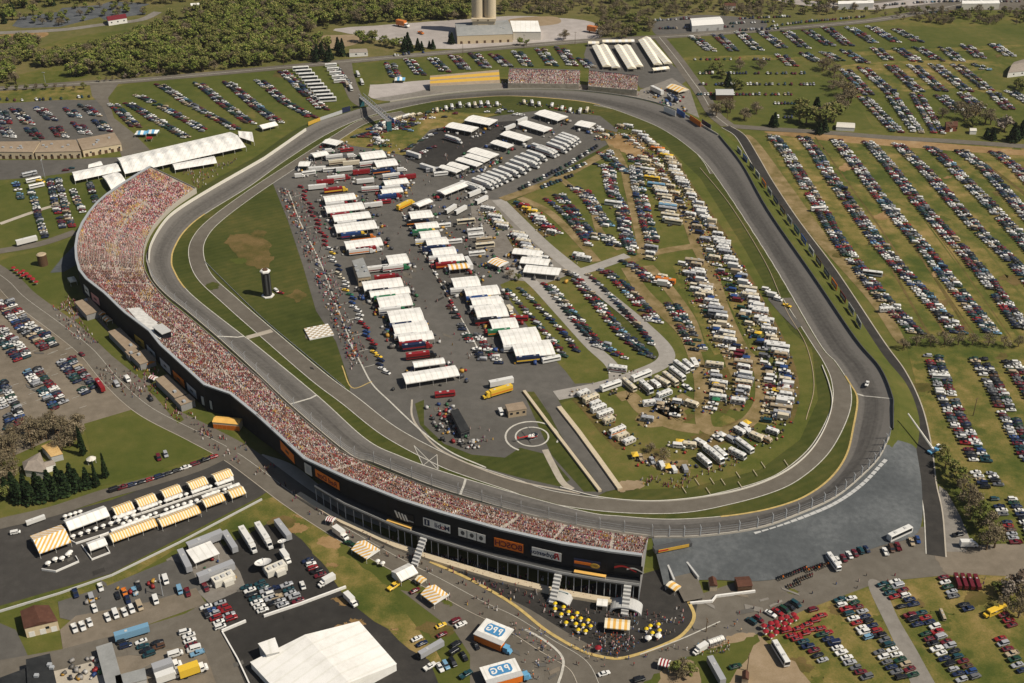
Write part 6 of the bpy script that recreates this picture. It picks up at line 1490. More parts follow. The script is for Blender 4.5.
marquee('white marquee in front of the long ten peaked one', [(175, 170), (217, 163), (214, 156), (172, 164)], 3, 4.6, 3)
marquee('long white tent left of the ten peaked marquee', [(75, 181), (121, 171), (116, 163), (72, 172)], 3, 4.8, 4)
marquee('white tent touching the top rim of the grandstand', [(112, 191), (126, 181), (117, 172), (102, 176)], 3.4, 5.4, 2)
marquee('small white tent behind the long left tent', [(88, 168), (103, 165), (100, 161), (90, 164)], 2.8, 4, 1)
marquee('small white tent at the right end of the marquee', [(239, 137), (254, 142), (252, 132), (238, 131)], 3, 5, 2)
for i, (x, y, c) in enumerate(((142, 137, 'canvas_white'), (153, 136, 'light_blue'), (400, 83, 'canvas_white'))):
    tent(['pale round tent on the grass lot by the junction', 'light blue tent on the grass lot by the junction', 'white and teal round tent behind the pit straight'][i], x, y-1, 6, 0, 9, 8, 2.6, 5, (c, 'light_blue' if i != 1 else 'canvas_white'), 4, hip=True)
tent('small red tent beside the blue tent', 150, 141, 6, 0, 4, 4, 2.5, 3.5, ('canvas_red',), 3)
tent('white tent at the lower end of the grass lot rows', 268, 129, 8, -2, 14, 9, 2.8, 4.6, ('canvas_white',), 4)
# cream tents by the top bend
for i, (x1, y1, x2, y2) in enumerate(((588, 46, 599, 46), (602, 44.5, 634, 44), (596, 49, 607, 70), (603, 48.5, 616, 71), (618, 49, 632, 72), (626, 49, 639, 70), (642, 43, 658, 68), (646, 41, 668, 67), (652, 73, 668, 71))):
    c, a, L = seg(x1, y1, x2, y2); px, py, _ = proj(c); dx, dy = (x2-x1)/2, (y2-y1)/2
    tent('cream tent, %s from the left among the tents by the top bend' % ordn(i), px, py, dx, dy, L, 8 if i not in (0, 1, 8) else 6, 3, 4.6, ('canvas_cream', 'canvas_white'), max(3, int(L/3)), group='cream tents by the top bend')
tent('striped yellow tent in the media yard', 677, 92, 8, 3, 16, 12, 3, 5, YC, 8)
# infield awnings and haulers
GA = 'white awnings in the garage area'
AWN = []; HX = []
def aw(x, y, L, W, dx, dy, area, col='canvas_white', h=3.9): AWN.append((x, y, L, W, dx, dy, area, col, h))
LR = 'left garage row'
for x, y, w, hh in ((373, 160, 17, 11), (386, 168, 15, 10), (340, 203, 20, 8), (345, 213, 24, 9), (352, 222, 23, 8), (356, 232, 25, 10), (364, 249, 22, 9), (383, 290, 22, 9), (390, 298, 22, 6), (395, 307, 18, 11), (406, 322, 18, 12), (411, 334, 18, 10), (416, 343, 18, 7), (396, 187, 16, 7), (392, 196, 14, 6), (398, 265, 12, 10)):
    aw(x, y, w*1.08, hh*1.32, 10, -1.2, LR); HX.append((x, y, 10, -1.2, hh))
aw(431, 381, 29, 10.5, 10, -1.6, LR); aw(429, 369, 17, 6, 10, -1.4, LR); aw(333, 147, 13, 10, 10, 2, LR); aw(320, 159, 12, 9, 10, -2, LR); aw(305, 169, 8, 9, 10, 0, LR)
MR = 'middle garage row'
for x, y, w, hh in ((421, 220, 14, 9), (427, 231, 14, 7), (430, 240, 12, 8), (437, 247, 13, 8), (444, 257, 14, 8), (451, 264, 15, 7), (466, 288, 15, 10), (482, 297, 19, 9), (486, 307, 16, 8), (491, 317, 17, 12), (504, 330, 14, 9), (520, 343, 20, 14), (533, 355, 20, 12)): aw(x, y, w*1.08, hh*1.32, 10, -1.0, MR); HX.append((x, y, 10, -1.0, hh))
aw(459, 272, 13, 7, 10, -1, MR, 'stripe'); aw(498, 268, 10, 9, 10, 4, MR, 'stripe'); aw(423, 208, 13, 7, 10, -4, MR)
UR = 'upper garage row'
for x, y, w, hh in ((551, 120, 22, 11), (535, 131, 24, 9), (516, 141, 21, 9), (502, 149, 15, 7), (483, 158, 20, 9), (477, 163, 17, 6), (469, 167, 18, 6), (458, 171, 14, 6), (450, 174, 15, 5)): aw(x, y, w*1.12, hh*1.25, 10, 3.0, UR)
for x, y, w, hh in ((481, 125, 21, 12), (462, 132, 22, 10), (585, 129, 12, 10)): aw(x, y, w*1.1, hh*1.2, 10, 2, 'black asphalt pad')
aw(527, 258, 18, 8, 10, 1, 'gravel lane head'); aw(535, 267, 18, 9, 10, 1, 'gravel lane head'); aw(542, 276, 22, 10, 10, 1, 'gravel lane head'); aw(454, 193, 26, 9, 10, -4, MR)
cnt = {}
for x, y, L, W, dx, dy, area, col, h in AWN:
    i = cnt.get(area, 0); cnt[area] = i+1
    cols = YS if col == 'stripe' else (col,)
    tent(('striped yellow' if col == 'stripe' else 'white')+' awning, %s from its upper end in the %s' % (ordn(i), area), x, y, dx, dy, L, W, h, h+.9, cols, 6 if col != 'stripe' else 9, 'hauler_awning', 'awning', group=GA)
HAU = []
def ha(x, y, dx, dy, area, col='white', stripe='red', cab='white', kind='hauler', s=1.0): HAU.append((x, y, dx, dy, area, col, stripe, cab, kind, s))
for x, y, c, st in ((338, 181, 'white', 'red'), (336, 160, 'white', 'grey'), (335, 193, 'red', 'yellow'), (393, 179, 'white', 'navy'), (362, 241, 'black', 'orange'), (368, 253, 'red', 'white'), (387, 281, 'red', 'maroon'), (416, 350, 'navy', 'red'), (420, 359, 'red', 'black'), (339, 165, 'cream', 'brown'), (380, 272, 'white', 'maroon')): ha(x, y, 10, -1.2, LR, c, st, st)
for x, y in ((414, 158), (428, 171)): ha(x, y, 10, 3.2, 'black asphalt pad', 'white', 'grey', 'white', 'trailer')
ha(453, 142, 10, 3.2, 'black asphalt pad', 'white', 'red'); ha(405, 208, 10, -5, LR, 'yellow', 'orange', 'yellow')
for x, y, st in ((541, 152, 'red'), (536, 159, 'light blue'), (524, 165, 'silver'), (515, 172, 'navy'), (502, 178, 'red'), (491, 183, 'grey'), (482, 187, 'silver'), (530, 162, 'grey'), (519.5, 168.5, 'red'), (508.5, 175, 'grey'), (496.5, 180.5, 'maroon'), (486.5, 185, 'grey'), (470, 190, 'silver'), (567, 143, 'red'), (560, 148, 'navy'), (545, 155.5, 'maroon'), (570, 141, 'blue'), (564, 145, 'black'), (556, 151, 'red'), (548, 154, 'grey'), (528, 166, 'silver'), (475, 191, 'maroon')): ha(x, y, 10, 3.4, 'upper hauler rank', 'white', st, 'white', s=1.15)
for x, y, dx, dy in ((475, 196, 10, -4), (482, 203, 10, -5), (451, 212, 8, -5), (461, 213, 9, -5), (510, 130, 10, -4), (522, 123, 10, -4)): ha(x, y, dx, dy, 'middle yard', 'white', 'grey', 'white', 'trailer', .9)
for x, y, c in ((466, 224, 'cream'), (475, 233, 'white'), (476, 238, 'white'), (484, 242, 'tan'), (485, 248, 'cream'), (477, 256, 'white'), (443, 228, 'white'), (454, 244, 'white'), (441, 176, 'white'), (433, 172, 'silver')): ha(x, y, 10, -1, 'middle yard', c, 'brown', 'white', 'coach' if c == 'cream' else 'bus')
ha(469, 267, 5, 9, 'middle yard', 'white', 'grey', 'white', 'trailer'); ha(501, 305, 4, 6, 'middle yard', 'white', 'grey', 'white', 'box_truck'); ha(510, 313, 4, 6, 'middle yard', 'cream', 'grey', 'white', 'box_truck'); ha(519, 321, 10, 0, 'middle yard', 'red', 'white', 'red', 'bus'); ha(551, 362, 10, -2, 'middle yard', 'white', 'brown', 'white', 'bus')
ha(502, 386, 10, -2, 'fuel island', 'white', 'red', 'red', 'trailer'); ha(499, 395, -10, 3, 'fuel island', 'yellow', 'orange', 'yellow', 'hauler'); ha(445, 397, 10, -1, 'fuel island', 'red', 'white', 'white', 'bus'); ha(501, 414, 3, 6, 'fuel island', 'white', 'grey', 'white', 'van')
# other big vehicles
ha(899, 537, 10, -4.6, 'foot of the stone bank', 'white', 'grey', 'white', 'coach', 1.05); ha(833, 565, 5, 7, 'foot of the stone bank', 'white', 'grey', 'white', 'bus', .95); ha(780, 657, 5.5, 9, 'grass below the red umbrellas', 'white', 'maroon', 'white', 'coach', .95)
ha(994, 614, -10, 4.2, 'lower right parking field', 'yellow', 'black', 'yellow', 'school_bus'); ha(942, 617, 3, 7, 'lower right parking field', 'tan', 'brown', 'tan', 'bus', .55); ha(968, 547, 10, 0, 'end of the perimeter road', 'white', 'grey', 'white', 'box_truck'); ha(958, 536, 10, -2, 'end of the perimeter road', 'black', 'grey', 'black', 'pickup')
ha(101, 389, 6, 9, 'gate forecourt', 'red', 'maroon', 'red', 'trailer', .85); ha(134, 637, 12, -3.6, 'town road car park', 'light blue', 'white', 'white', 'trailer'); ha(37, 523, 10, -3.6, 'hospitality lot', 'white', 'grey', 'white', 'trailer', .62); ha(16, 534, 10, -2, 'hospitality lot', 'white', 'grey', 'white', 'van', .8)
ha(168, 671, 10, -3.5, 'lower car park', 'silver', 'red', 'white', 'box_truck', 1.4); ha(170, 680, 10, -3.5, 'lower car park', 'white', 'red', 'white', 'box_truck', 1.3); ha(194, 674, 10, -3.5, 'lower car park', 'yellow', 'orange', 'yellow', 'box_truck', 1.4); ha(176, 656, 10, -3, 'lower car park', 'white', 'grey', 'white', 'van', 1.1)
ha(248, 543, 7, 11, 'broadcast compound', 'white', 'silver', 'white', 'hauler'); ha(264, 539, 7, 11, 'broadcast compound', 'white', 'silver', 'white', 'hauler'); ha(284, 535, 7, 9, 'broadcast compound', 'silver', 'grey', 'white', 'trailer'); ha(231, 547, 7, 11, 'broadcast compound', 'silver', 'grey', 'white', 'trailer', 1.0); ha(186, 566, 6, 12, 'broadcast compound', 'silver', 'grey', 'white', 'trailer', 1.0)
ha(207, 546, 12, -4.8, 'broadcast compound', 'silver', 'grey', 'white', 'trailer', 1.2); ha(218, 577, 12, -4.8, 'broadcast compound', 'silver', 'grey', 'white', 'trailer', 1.2); ha(286, 560, 5, 7, 'broadcast compound', 'white', 'blue', 'blue', 'box_truck'); ha(327, 584, -8, 4.4, 'broadcast compound', 'white', 'grey', 'white', 'box_truck'); ha(351, 603, 6, 6, 'broadcast compound', 'white', 'blue', 'light blue', 'box_truck')
ha(341, 537, 6, 4.4, 'lawn by the stand road', 'white', 'grey', 'white', 'box_truck', 1.15); ha(350, 545, 5, 2, 'lawn by the stand road', 'dark green', 'grey', 'white', 'pickup'); ha(394, 588, -6, 4, 'lawn by the stand road', 'yellow', 'orange', 'yellow', 'pickup', 1.2); ha(432, 653, 10, -5.8, 'grass by the parts trailers', 'silver', 'orange', 'white', 'trailer', .85)
ha(700, 652, -8, 5, 'plaza bend', 'white', 'grey', 'white', 'box_truck', .9); ha(716, 676, 5, 9, 'plaza bend', 'silver', 'black', 'white', 'trailer', .95); ha(934, 375, 0, 0, 'x', 'white') if False else None
ha(940, 379, 10, .5, 'grass row right of the perimeter road', 'white', 'brown', 'white', 'bus', .85); ha(818, 211, 10, -.6, 'field row beside the perimeter road', 'white', 'grey', 'white', 'bus', 1.0); ha(872, 276, 10, 1.2, 'field row beside the perimeter road', 'white', 'light blue', 'white', 'coach', .95); ha(886, 312, 10, -.5, 'field row beside the perimeter road', 'white', 'grey', 'white', 'motorhome')
ha(276.5, 292, 4, 3, 'scoring pylon', 'white', 'grey', 'white', 'van', .8); ha(281, 294, 5, 1, 'scoring pylon', 'red', 'grey', 'white', 'pickup', .8)
for k, (x, y) in enumerate(((301, 71), (304, 74), (307, 77.5), (310, 81), (313, 84.5), (316, 88), (319, 91.5), (322, 95), (325, 98.5), (328, 102), (331, 67), (333, 71), (335.5, 75), (338, 79), (340, 83))): ha(x, y, 10, -.6, 'grass lot by the side road', 'white', 'grey', 'white', 'bus' if k > 9 else 'coach', 1.15 if k <= 9 else 1)
for k, (x, y) in enumerate(((30, 176), (34, 182), (37, 188))): ha(x, y, 10, -2.2, 'left lawn', ['silver', 'white', 'white'][k], 'grey', 'white', 'bus')
ha(41, 183.5, 10, 1, 'left lawn', 'yellow', 'grey', 'white', 'van', 1.2); ha(28, 244, 10, -2.5, 'left lawn', 'white', 'grey', 'white', 'trailer'); ha(403, 27, 10, 2, 'quarry yard', 'orange', 'brown', 'yellow', 'box_truck', 1.9); ha(421, 34, 10, 4, 'quarry yard', 'orange', 'brown', 'yellow', 'pickup', 1.5); ha(594, 33, 10, 2, 'quarry yard', 'orange', 'brown', 'yellow', 'box_truck', 1.9)
for k, (x, y) in enumerate(((358, 76), (362, 84), (351, 90), (347, 86))): ha(x, y, 4, 8, 'side road', ['white', 'white', 'white', 'tan'][k], 'grey', 'white', 'bus')
for k, (x, y, dx, dy, hh) in enumerate(HX):
    ha(x-3, y+hh*.62, dx, dy, 'garage rows under the awnings', ['white', 'navy', 'white', 'red', 'white', 'blue', 'white', 'black', 'green'][k % 9], ['red', 'orange', 'grey', 'yellow', 'navy'][k % 5], ['white', 'blue', 'red', 'green', 'navy', 'yellow'][k % 6])
cnt = {}; GR = {'upper hauler rank': 'haulers parked in the upper rank', LR: 'haulers in the left garage row', 'middle yard': 'trailers and coaches in the middle yard', 'grass lot by the side road': 'white coaches on the grass lot'}
for x, y, dx, dy, area, col, st, cab, kind, s in HAU:
    i = cnt.get((area, kind, col), 0); cnt[(area, kind, col)] = i+1
    p = P(x, y)
    vehicle(kind, col, p.x, p.y, axis(x, y, dx, dy), '@%s %s|%s' % (col, WORD[kind], area), GR.get(area), st, cab, .36, s)

hl = {}
for o in list(COL.objects):
    l = o.get('label')
    if l and l.startswith('@'): hl.setdefault(l[1:], []).append(o)
for l, L in hl.items():
    t, area = l.split('|')
    L.sort(key=lambda o: proj(o.location)[0])
    for i, o in enumerate(L):
        o['label'] = '%s by the %s' % (t, area) if len(L) == 1 else '%s, %s from the left of %d alike, %s' % (t, ordn(i), len(L), area)
cr_ = Vector((P(867, 384, 2.6).x, P(867, 384, 2.6).y, 2.6))
vehicle('sedan', 'white', cr_.x, cr_.y, axis(867, 384, -3, 9), 'lone white pace car running on the race track', z=2.35, name='pace_car')
p = P(319, 333); e = thing('winners_stage', 'white checkered stage at the lower tip of the left infield lawn', 'stage', (p.x, p.y, .3), axis(319, 333, 10, -2))
mb = MB(); mb.box(-7, 7, -6.5, 6.5, 0, .9)
link('platform', mb.mesh('platform', M['white']), e)
mb = MB()
for i in range(8):
    for j in range(8):
        if (i+j) % 2: mb.add([(-7+i*1.75, -6.5+j*1.62, .92), (-5.25+i*1.75, -6.5+j*1.62, .92), (-5.25+i*1.75, -4.88+j*1.62, .92), (-7+i*1.75, -4.88+j*1.62, .92)], [(0, 1, 2, 3)])
link('checker_squares', mb.mesh('checker_squares', M['tan']), e)

# more haulers and white boxes packed into the upper left of the garage area
for k, (x, y) in enumerate(((300, 178), (309, 175), (318, 172), (330, 172), (326, 185), (318, 190), (345, 172), (352, 166), (347, 152), (352, 158), (330, 153), (362, 175), (366, 184), (372, 192), (378, 172), (402, 172), (408, 180), (384, 204), (374, 208))):
    p = P(x, y)
    vehicle(rnd.choice(['trailer', 'hauler', 'box_truck', 'bus', 'trailer']), rnd.choice(['white', 'white', 'cream', 'red', 'white', 'silver']), p.x, p.y, axis(x, y, 10, -1)+rnd.uniform(-.08, .08), 'team vehicle, %s from the left in the crowded upper garage corner' % ordn(k), 'team vehicles in the upper garage corner', rnd.choice(['red', 'navy', 'orange']), rnd.choice(['white', 'red', 'blue']), .36, .95)
gear = []
bx = Proto(); bx.addmb(MB().box(-.9, .9, -.6, .6, 0, 1.3), [None])
GC = [(.5, .48, .45), (.5, .48, .45), (.05, .05, .055), (.03, .03, .03), (.26, .02, .02), (.02, .05, .16), (.45, .25, .04), (.03, .12, .05), (.12, .11, .10), (.3, .28, .26)]
for (x, y, L, W, dx, dy, area, col, h) in AWN:
    c = P(x, y); a = axis(x, y, dx, dy)
    for k in range(13):
        u, v = rnd.choice((-1, 1))*rnd.uniform(L*.45, L*.75), rnd.uniform(-W*.7, W*.7)
        if k > 9: u, v = rnd.uniform(-L/2, L/2), rnd.choice((-1, 1))*W*.62
        gear.append((bx, c.x+u*math.cos(a)-v*math.sin(a), c.y+u*math.sin(a)+v*math.cos(a), .3, rnd.uniform(0, 3), rnd.uniform(.5, 1.5), np.array(rnd.choice(GC))*rnd.uniform(.8, 1.1)))
for poly, n in (([(295, 160), (345, 142), (400, 150), (410, 200), (345, 210), (320, 205)], 190), ([(430, 205), (480, 195), (500, 215), (500, 275), (470, 290), (446, 235)], 130), ([(424, 408), (452, 400), (456, 412), (470, 438), (486, 446), (470, 452), (440, 440)], 90), ([(640, 92), (680, 88), (690, 118), (660, 106)], 60), ([(60, 610), (110, 590), (165, 572), (190, 580), (80, 612)], 16), ([(52, 664), (96, 656), (104, 683), (60, 683)], 22), ([(196, 548), (240, 570), (236, 590), (205, 590)], 14)):
    xs = [q[0] for q in poly]; ys = [q[1] for q in poly]
    while n > 0:
        x, y = rnd.uniform(min(xs), max(xs)), rnd.uniform(min(ys), max(ys))
        if inpoly(x, y, poly): p = P(x, y); gear.append((bx, p.x, p.y, .3, rnd.uniform(0, 3), rnd.uniform(.4, 1.15), np.array(rnd.choice(GC))*.85)); n -= 1
stuff(merged('paddock_gear', gear, TINT), 'tool carts, tyres, crates and golf carts round the haulers and yards', 'paddock gear')
# tarps and canopies pitched beside the campers
CN = {}
tot = {}
for r in rvs[:298][::6]:
    c = rnd.choice(['blue', 'green', 'tan', 'white', 'grey', 'white', 'yellow'])
    if c not in CN: CN[c] = (MB().frus((-2, 2, -1.6, 1.6), 2.2, (-.25, .25, -.2, .2), 2.9, 0, 0).mesh('shade', paint(c)), MB().cyl(-1.9, -1.5, 0, 2.2, .05, n=4).mesh('pole', M['steel']))
    u = V3((math.cos(r['rot']), math.sin(r['rot']), 0)); q = V3((r['x'], r['y'], 0))+V3((-u.y, u.x, 0))*2.6+u*rnd.uniform(-2, 2)
    i = tot.get((c, r['row']), 0); tot[(c, r['row'])] = i+1
    e = thing('camp_canopy', '%s camp canopy%s pitched in the %s' % (c, '' if i == 0 else ', '+ordn(i)+' one', r['row']), 'canopy', (q.x, q.y, .3), r['rot'], 'canopies pitched between the campers')
    link('shade', CN[c][0], e)
    for sx in (0, 3.8):
        for sy in (0, 3.0): link('pole', CN[c][1], e, (sx, sy, 0))

for k, (x, y, kd, cl_) in enumerate(((766, 291, 'van', 'white'), (769, 295, 'van', 'white'), (773, 298, 'box_truck', 'white'), (778, 301, 'van', 'white'), (787, 307, 'pickup', 'yellow'))):
    p = P(x, y); vehicle(kd, cl_, p.x, p.y, axis(x, y, 8, 2)+rnd.uniform(-.2, .2), '%s service %s, %s from the camp end of the track side pad' % (cl_, WORD[kd], ordn(k)), 'service vehicles on the track side pad')
for k, (x, y) in enumerate(((684, 491), (697, 483), (708, 492), (723, 483), (738, 476), (712, 482), (755, 474), (763, 466), (786, 464), (740, 486))):
    p = P(x, y); tag(link('timber_rail', MB().box(-2.4, 2.4, -.12, .12, .35, .6).box(-2.3, -2.1, -.1, .1, 0, .36).box(2.1, 2.3, -.1, .1, 0, .36).mesh('timber_rail', M['beige']), None, (p.x, p.y, .25), axis(x, y, 4, 6)), 'short pale timber rail, %s of ten on the mown lower bank' % ordn(k), 'rail', 'timber rails on the mown bank')
# ------------------------------------------------------------------ parts trailers with blue roof emblem
def parts_trailer(label, quad, flip):
    A = [P(x, y, 4.2) for x, y in quad]; c = sum(A, V3())/4
    u = A[1]-A[0]; ang = math.atan2(u.y, u.x); L = (A[1]-A[0]).length; W = (A[3]-A[0]).length
    e = thing('display_trailer', label, 'trailer', (c.x, c.y, .3), ang)
    link('roof', MB().box(-L/2, L/2, -W/2, W/2, 3.7, 4.0).mesh('roof', M['canvas_white']), e)
    link('body', MB().box(-L/2+.3, L/2-.3, -W/2+.05, -W/2+3, .6, 3.7).mesh('body', M['orange']), e)
    link('awning_edge', MB().box(-L/2, L/2, -W/2-.05, -W/2+2.4, 4.0, 4.06).mesh('awning_edge', M['pale_grey']), e)
    link('cab', MB().box(L/2+.4, L/2+2.4, -W/2+.3, -W/2+2.7, .4, 3.0).frus((L/2+2.4, L/2+3.6, -W/2+.4, -W/2+2.6), .5, (L/2+2.4, L/2+3.2, -W/2+.5, -W/2+2.5), 1.7, 0, 0).mesh('cab', M['light_blue']), e)
    for x in (-L/2+2, -L/2+3.2, L/2+1): link('wheel', MB().tube((x, -W/2-.05, .35), (x, -W/2+.3, .35), .48, n=10).mesh('wheel', M['rubber']), e)
    for x in (-L/2+.3, 0, L/2-.3): link('pole', MB().cyl(x, W/2-.2, 0, 3.7, .07, n=5).mesh('pole', M['steel']), e)
    em = link('emblem', MB().poly([(6.2*sx*math.cos(a)**1 if False else sx*x, sy*y) for sx, sy, pts in ((1, 1, [(4.6, 1.2), (3.7, 2.1)]), (-1, 1, [(3.7, 2.1), (4.6, 1.2)]), (-1, -1, [(4.6, 1.2), (3.7, 2.1)]), (1, -1, [(3.7, 2.1), (4.6, 1.2)])) for x, y in pts], 4.07, 4.11).mesh('emblem', mat('emblem_blue', (.06, .22, .42), .6)), e, (0, .9, 0))
    for k, ch in enumerate('PPG'):
        me = text_mesh('lettering', ch, 3.7, M['white'], .10)
        link('lettering', me, em, ((1-k)*2.75, -.1 if k != 1 else -.1, 4.14))
    if flip: em.rotation_euler = (0, 0, math.pi)
    em.scale = (L*.62/9.2, W*.5/4.2, 1)
    return e
parts_trailer('white roofed parts display trailer with blue emblem beside the stand road', [(471, 632), (499, 643.5), (517, 634), (488, 618)], False)
parts_trailer('lower white roofed display trailer with blue emblem at the bottom', [(487, 686), (523, 676), (514, 656), (481, 668)], False)

# ------------------------------------------------------------------ satellite dishes, arches, crane, helicopter
def dish(label, x, y, r, tilt=.3):
    p = P(x, y); e = thing('satellite_dish', label, 'dish', (p.x, p.y, .3), .4)
    rings = [[(r*f*math.cos(2*math.pi*k/18), r*f*math.sin(2*math.pi*k/18), 3.0+r*.32*f*f+r*f*math.sin(2*math.pi*k/18)*-tilt) for k in range(18)] for f in (.05, .35, .7, 1)]
    link('reflector', MB().loft(rings, 0, False).mesh('reflector', M['white']), e)
    link('mount', MB().cyl(0, 0, 0, 3.0, .8, .4, n=8).mesh('mount', M['pale_grey']), e)
    link('feed_arm', MB().tube((0, -r*.9, 3.0), (0, 0, 3.0+r*.9), .08).tube((0, 0, 3+r*.9), (0, 0, 3+r*.6), .25).mesh('feed_arm', M['steel']), e)
dish('big white satellite dish on a flat truck bed in the compound', 264, 570, 3.6); dish('smaller white satellite dish beside the big one', 283, 548, 2.0)
dish('white satellite dish in front of the low compound trailer', 227, 574, 1.9); 
for lab, x, y in (('white production truck clutter under the big dish', 276, 572), ('white production cabins below the low compound trailer', 224, 582)):
    p = P(x, y); e = thing('production_cabin', lab, 'cabin', (p.x, p.y, .3), axis(x, y, 12, -5))
    link('cabin_wall', MB().box(-4.5, 4.5, -2.2, 2.2, 0, 3).box(-1, 3, -4, -2.2, 0, 2.4).mesh('cabin_wall', M['offwhite']), e)
    for k in range(3): link('roof_unit', MB().box(-3.4+2.6*k, -2+2.6*k, -1, .6, 3, 3.7).mesh('roof_unit', M['pale_grey']), e)
p = P(204, 559); e = thing('canvas_patio', 'white square canopy inside the ring of compound trailers', 'canopy', (p.x, p.y, .3), axis(207, 560, 12, -4.8))
link('canopy', MB().box(-5.5, 5.5, -5, 5, 3.4, 3.7).mesh('canopy', M['canvas_white']), e)
for sx in (-5, 5):
    for sy in (-4.5, 4.5): link('pole', MB().cyl(sx, sy, 0, 3.4, .1, n=5).mesh('pole', M['white']), e)
def arch(label, x, y, w, ax):
    p = P(x, y); e = thing('entrance_arch', label, 'arch', (p.x, p.y, .2), axis(x, y, *ax))
    def band(rin, rout, y0, y1):
        N = 14; return [[(rr*math.cos(math.pi*k/N), yy, rr*math.sin(math.pi*k/N)*.52) for (rr, yy) in ((rin, y0), (rout, y0), (rout, y1), (rin, y1))] for k in range(N+1)]
    link('roof', MB().loft(band(w/2-.4, w/2, -3, 3)).mesh('roof', M['pale_grey']), e)
    link('fascia', MB().loft(band(w/2-.9, w/2+.05, -3.2, -3.0)).mesh('fascia', M['silver']), e)
    link('gate_panel', MB().box(-w*.3, w*.3, 1.8, 2.0, 0, 2.6).mesh('gate_panel', M['teal']), e)
arch('grey arched gate on the plaza beside the ticket awning', 626, 609, 13, (10, 1.4)); arch('grey arched gate near the yellow umbrellas', 560, 600, 9.5, (10, 2.6))
p = P(934, 452); e = thing('crane_truck', 'crane truck beside the hedge with its long white boom across the road', 'truck', (p.x, p.y, .25), axis(934, 452, 6, -3))
link('body', MB().box(-4, 2.2, -1.2, 1.2, .7, 1.5).mesh('body', M['light_blue']), e); link('cab', MB().box(2.3, 4, -1.15, 1.15, .5, 2.6).mesh('cab', M['white']), e)
for x in (-3, -1.8, 3): 
    for s in (-1, 1): link('wheel', MB().tube((x, s*1.0, .3), (x, s*1.25, .3), .5, n=10).mesh('wheel', M['rubber']), e)
tip = P(908, 414, 9); q = V3((tip.x-p.x, tip.y-p.y, 0)); q.rotate(Matrix.Rotation(-e.rotation_euler.z, 3, 'Z'))
link('boom', MB().tube((-1.5, 0, 2.2), (q.x, q.y, 9), .6, .35, 6).mesh('boom', M['offwhite']), e); link('turret', MB().cyl(-1.5, 0, 1.5, 2.9, 1.0, .8, n=8).mesh('turret', M['white']), e)
p = P(532, 439); e = thing('helicopter', 'red and white helicopter parked on the ringed pad', 'helicopter', (p.x, p.y, .4), axis(532, 438, 10, -2.5))
link('fuselage', MB().loft([[(x, r*math.cos(2*math.pi*k/10), 1.6+r*.95*math.sin(2*math.pi*k/10)) for k in range(10)] for x, r in ((-2.4, .35), (-1.4, 1.0), (.5, 1.25), (2.0, 1.05), (3.0, .5), (3.3, .15))]).mesh('fuselage', M['white']), e)
link('canopy_glass', MB().loft([[(x, r*math.cos(math.pi*k/8), 1.7+r*.98*math.sin(math.pi*k/8)) for k in range(9)] for x, r in ((1.1, 1.24), (2.1, 1.1), (3.0, .6))], 0, False).mesh('canopy_glass', M['glass']), e)
link('tail_boom', MB().tube((-2.2, 0, 1.9), (-7.6, 0, 2.2), .38, .16, 8).box(-7.9, -7.2, -.06, .06, 1.7, 3.4).mesh('tail_boom', M['red']), e)
link('stripe', MB().box(-1.4, 2.2, -1.27, 1.27, 1.2, 1.6).mesh('stripe', M['red']), e)
link('rotor', MB().box(-5.6, 5.6, -.17, .17, 3.35, 3.42).box(-.17, .17, -5.6, 5.6, 3.43, 3.5).cyl(0, 0, 2.7, 3.5, .18, n=6).mesh('rotor', M['dark_grey']), e)
for s in (-1, 1): link('skid', MB().tube((-2, s*1.1, .1), (2.4, s*1.1, .1), .08).tube((-1, s*1.1, .1), (-.8, s*.7, .9), .06).tube((1.2, s*1.1, .1), (1.1, s*.7, .9), .06).mesh('skid', M['steel']), e)

# ------------------------------------------------------------------ billboards, poles
i = 0
BC = ['white', 'blue', 'dark_grey', 'white', 'orange', 'pale_grey', 'navy', 'brown', 'silver', 'teal', 'blue', 'white', 'brown', 'dark_grey', 'orange', 'maroon', 'pale_grey', 'silver', 'navy', 'white']
bl = crspline([P(x, y, 1.5) for x, y in ((737, 152), (757, 178), (782, 214), (808, 251), (832, 286), (852, 316), (862, 334))], 30)
acc = 0; last = bl[0]; nxt = 4
for p in bl:
    acc += (p-last).length; d = p-last; last = p
    if acc > nxt and i < 20:
        nxt += 15.5; a = math.atan2(d.y, d.x)
        e = thing('billboard', '%s trackside board, %s from the top along the perimeter road' % (BC[i].replace('_', ' '), ordn(i)), 'billboard', (p.x, p.y, .8), a, 'boards along the perimeter road')
        link('board_face', MB().box(-5.2, 5.2, -.1, .1, 1.8, 5.6).mesh('board_face', M[BC[i]]), e)
        for x in (-4, 0, 4): link('post', MB().box(x-.15, x+.15, .12, .4, -.8, 5.4).mesh('post', M['wood']), e)
        link('panel_strip', MB().box(-3.8, 3.8, -.13, -.1, 3.0, 4.4).box(-3.8, 3.8, .1, .13, 3.0, 4.4).mesh('panel_strip', M['dark_grey' if BC[i] in ('white', 'silver', 'pale_grey') else 'pale_grey']), e)
        i += 1
def px_board(label, x0, y0, x1, y1, z1, h, m, cat='billboard'):
    a, b = P(x0, y0, z1), P(x1, y1, z1); d = b-a; L = d.length; c = (a+b)/2
    e = thing('banner_board', label, cat, (c.x, c.y, 0), math.atan2(d.y, d.x))
    link('board_face', MB().box(-L/2, L/2, -.12, .12, z1-h, z1).mesh('board_face', M[m]), e)
    for x in (-L/2+.3, L/2-.3): link('post', MB().box(x-.15, x+.15, .12, .4, 0, z1-.2).mesh('post', M['steel']), e)
    return e
px_board('yellow and red end of the long banner by the upper bend', 308, 122, 320, 117.5, 7, 3, 'gold'); px_board('long pale banner along the wall of the upper bend', 320, 117.5, 342, 110, 7, 3.2, 'silver')
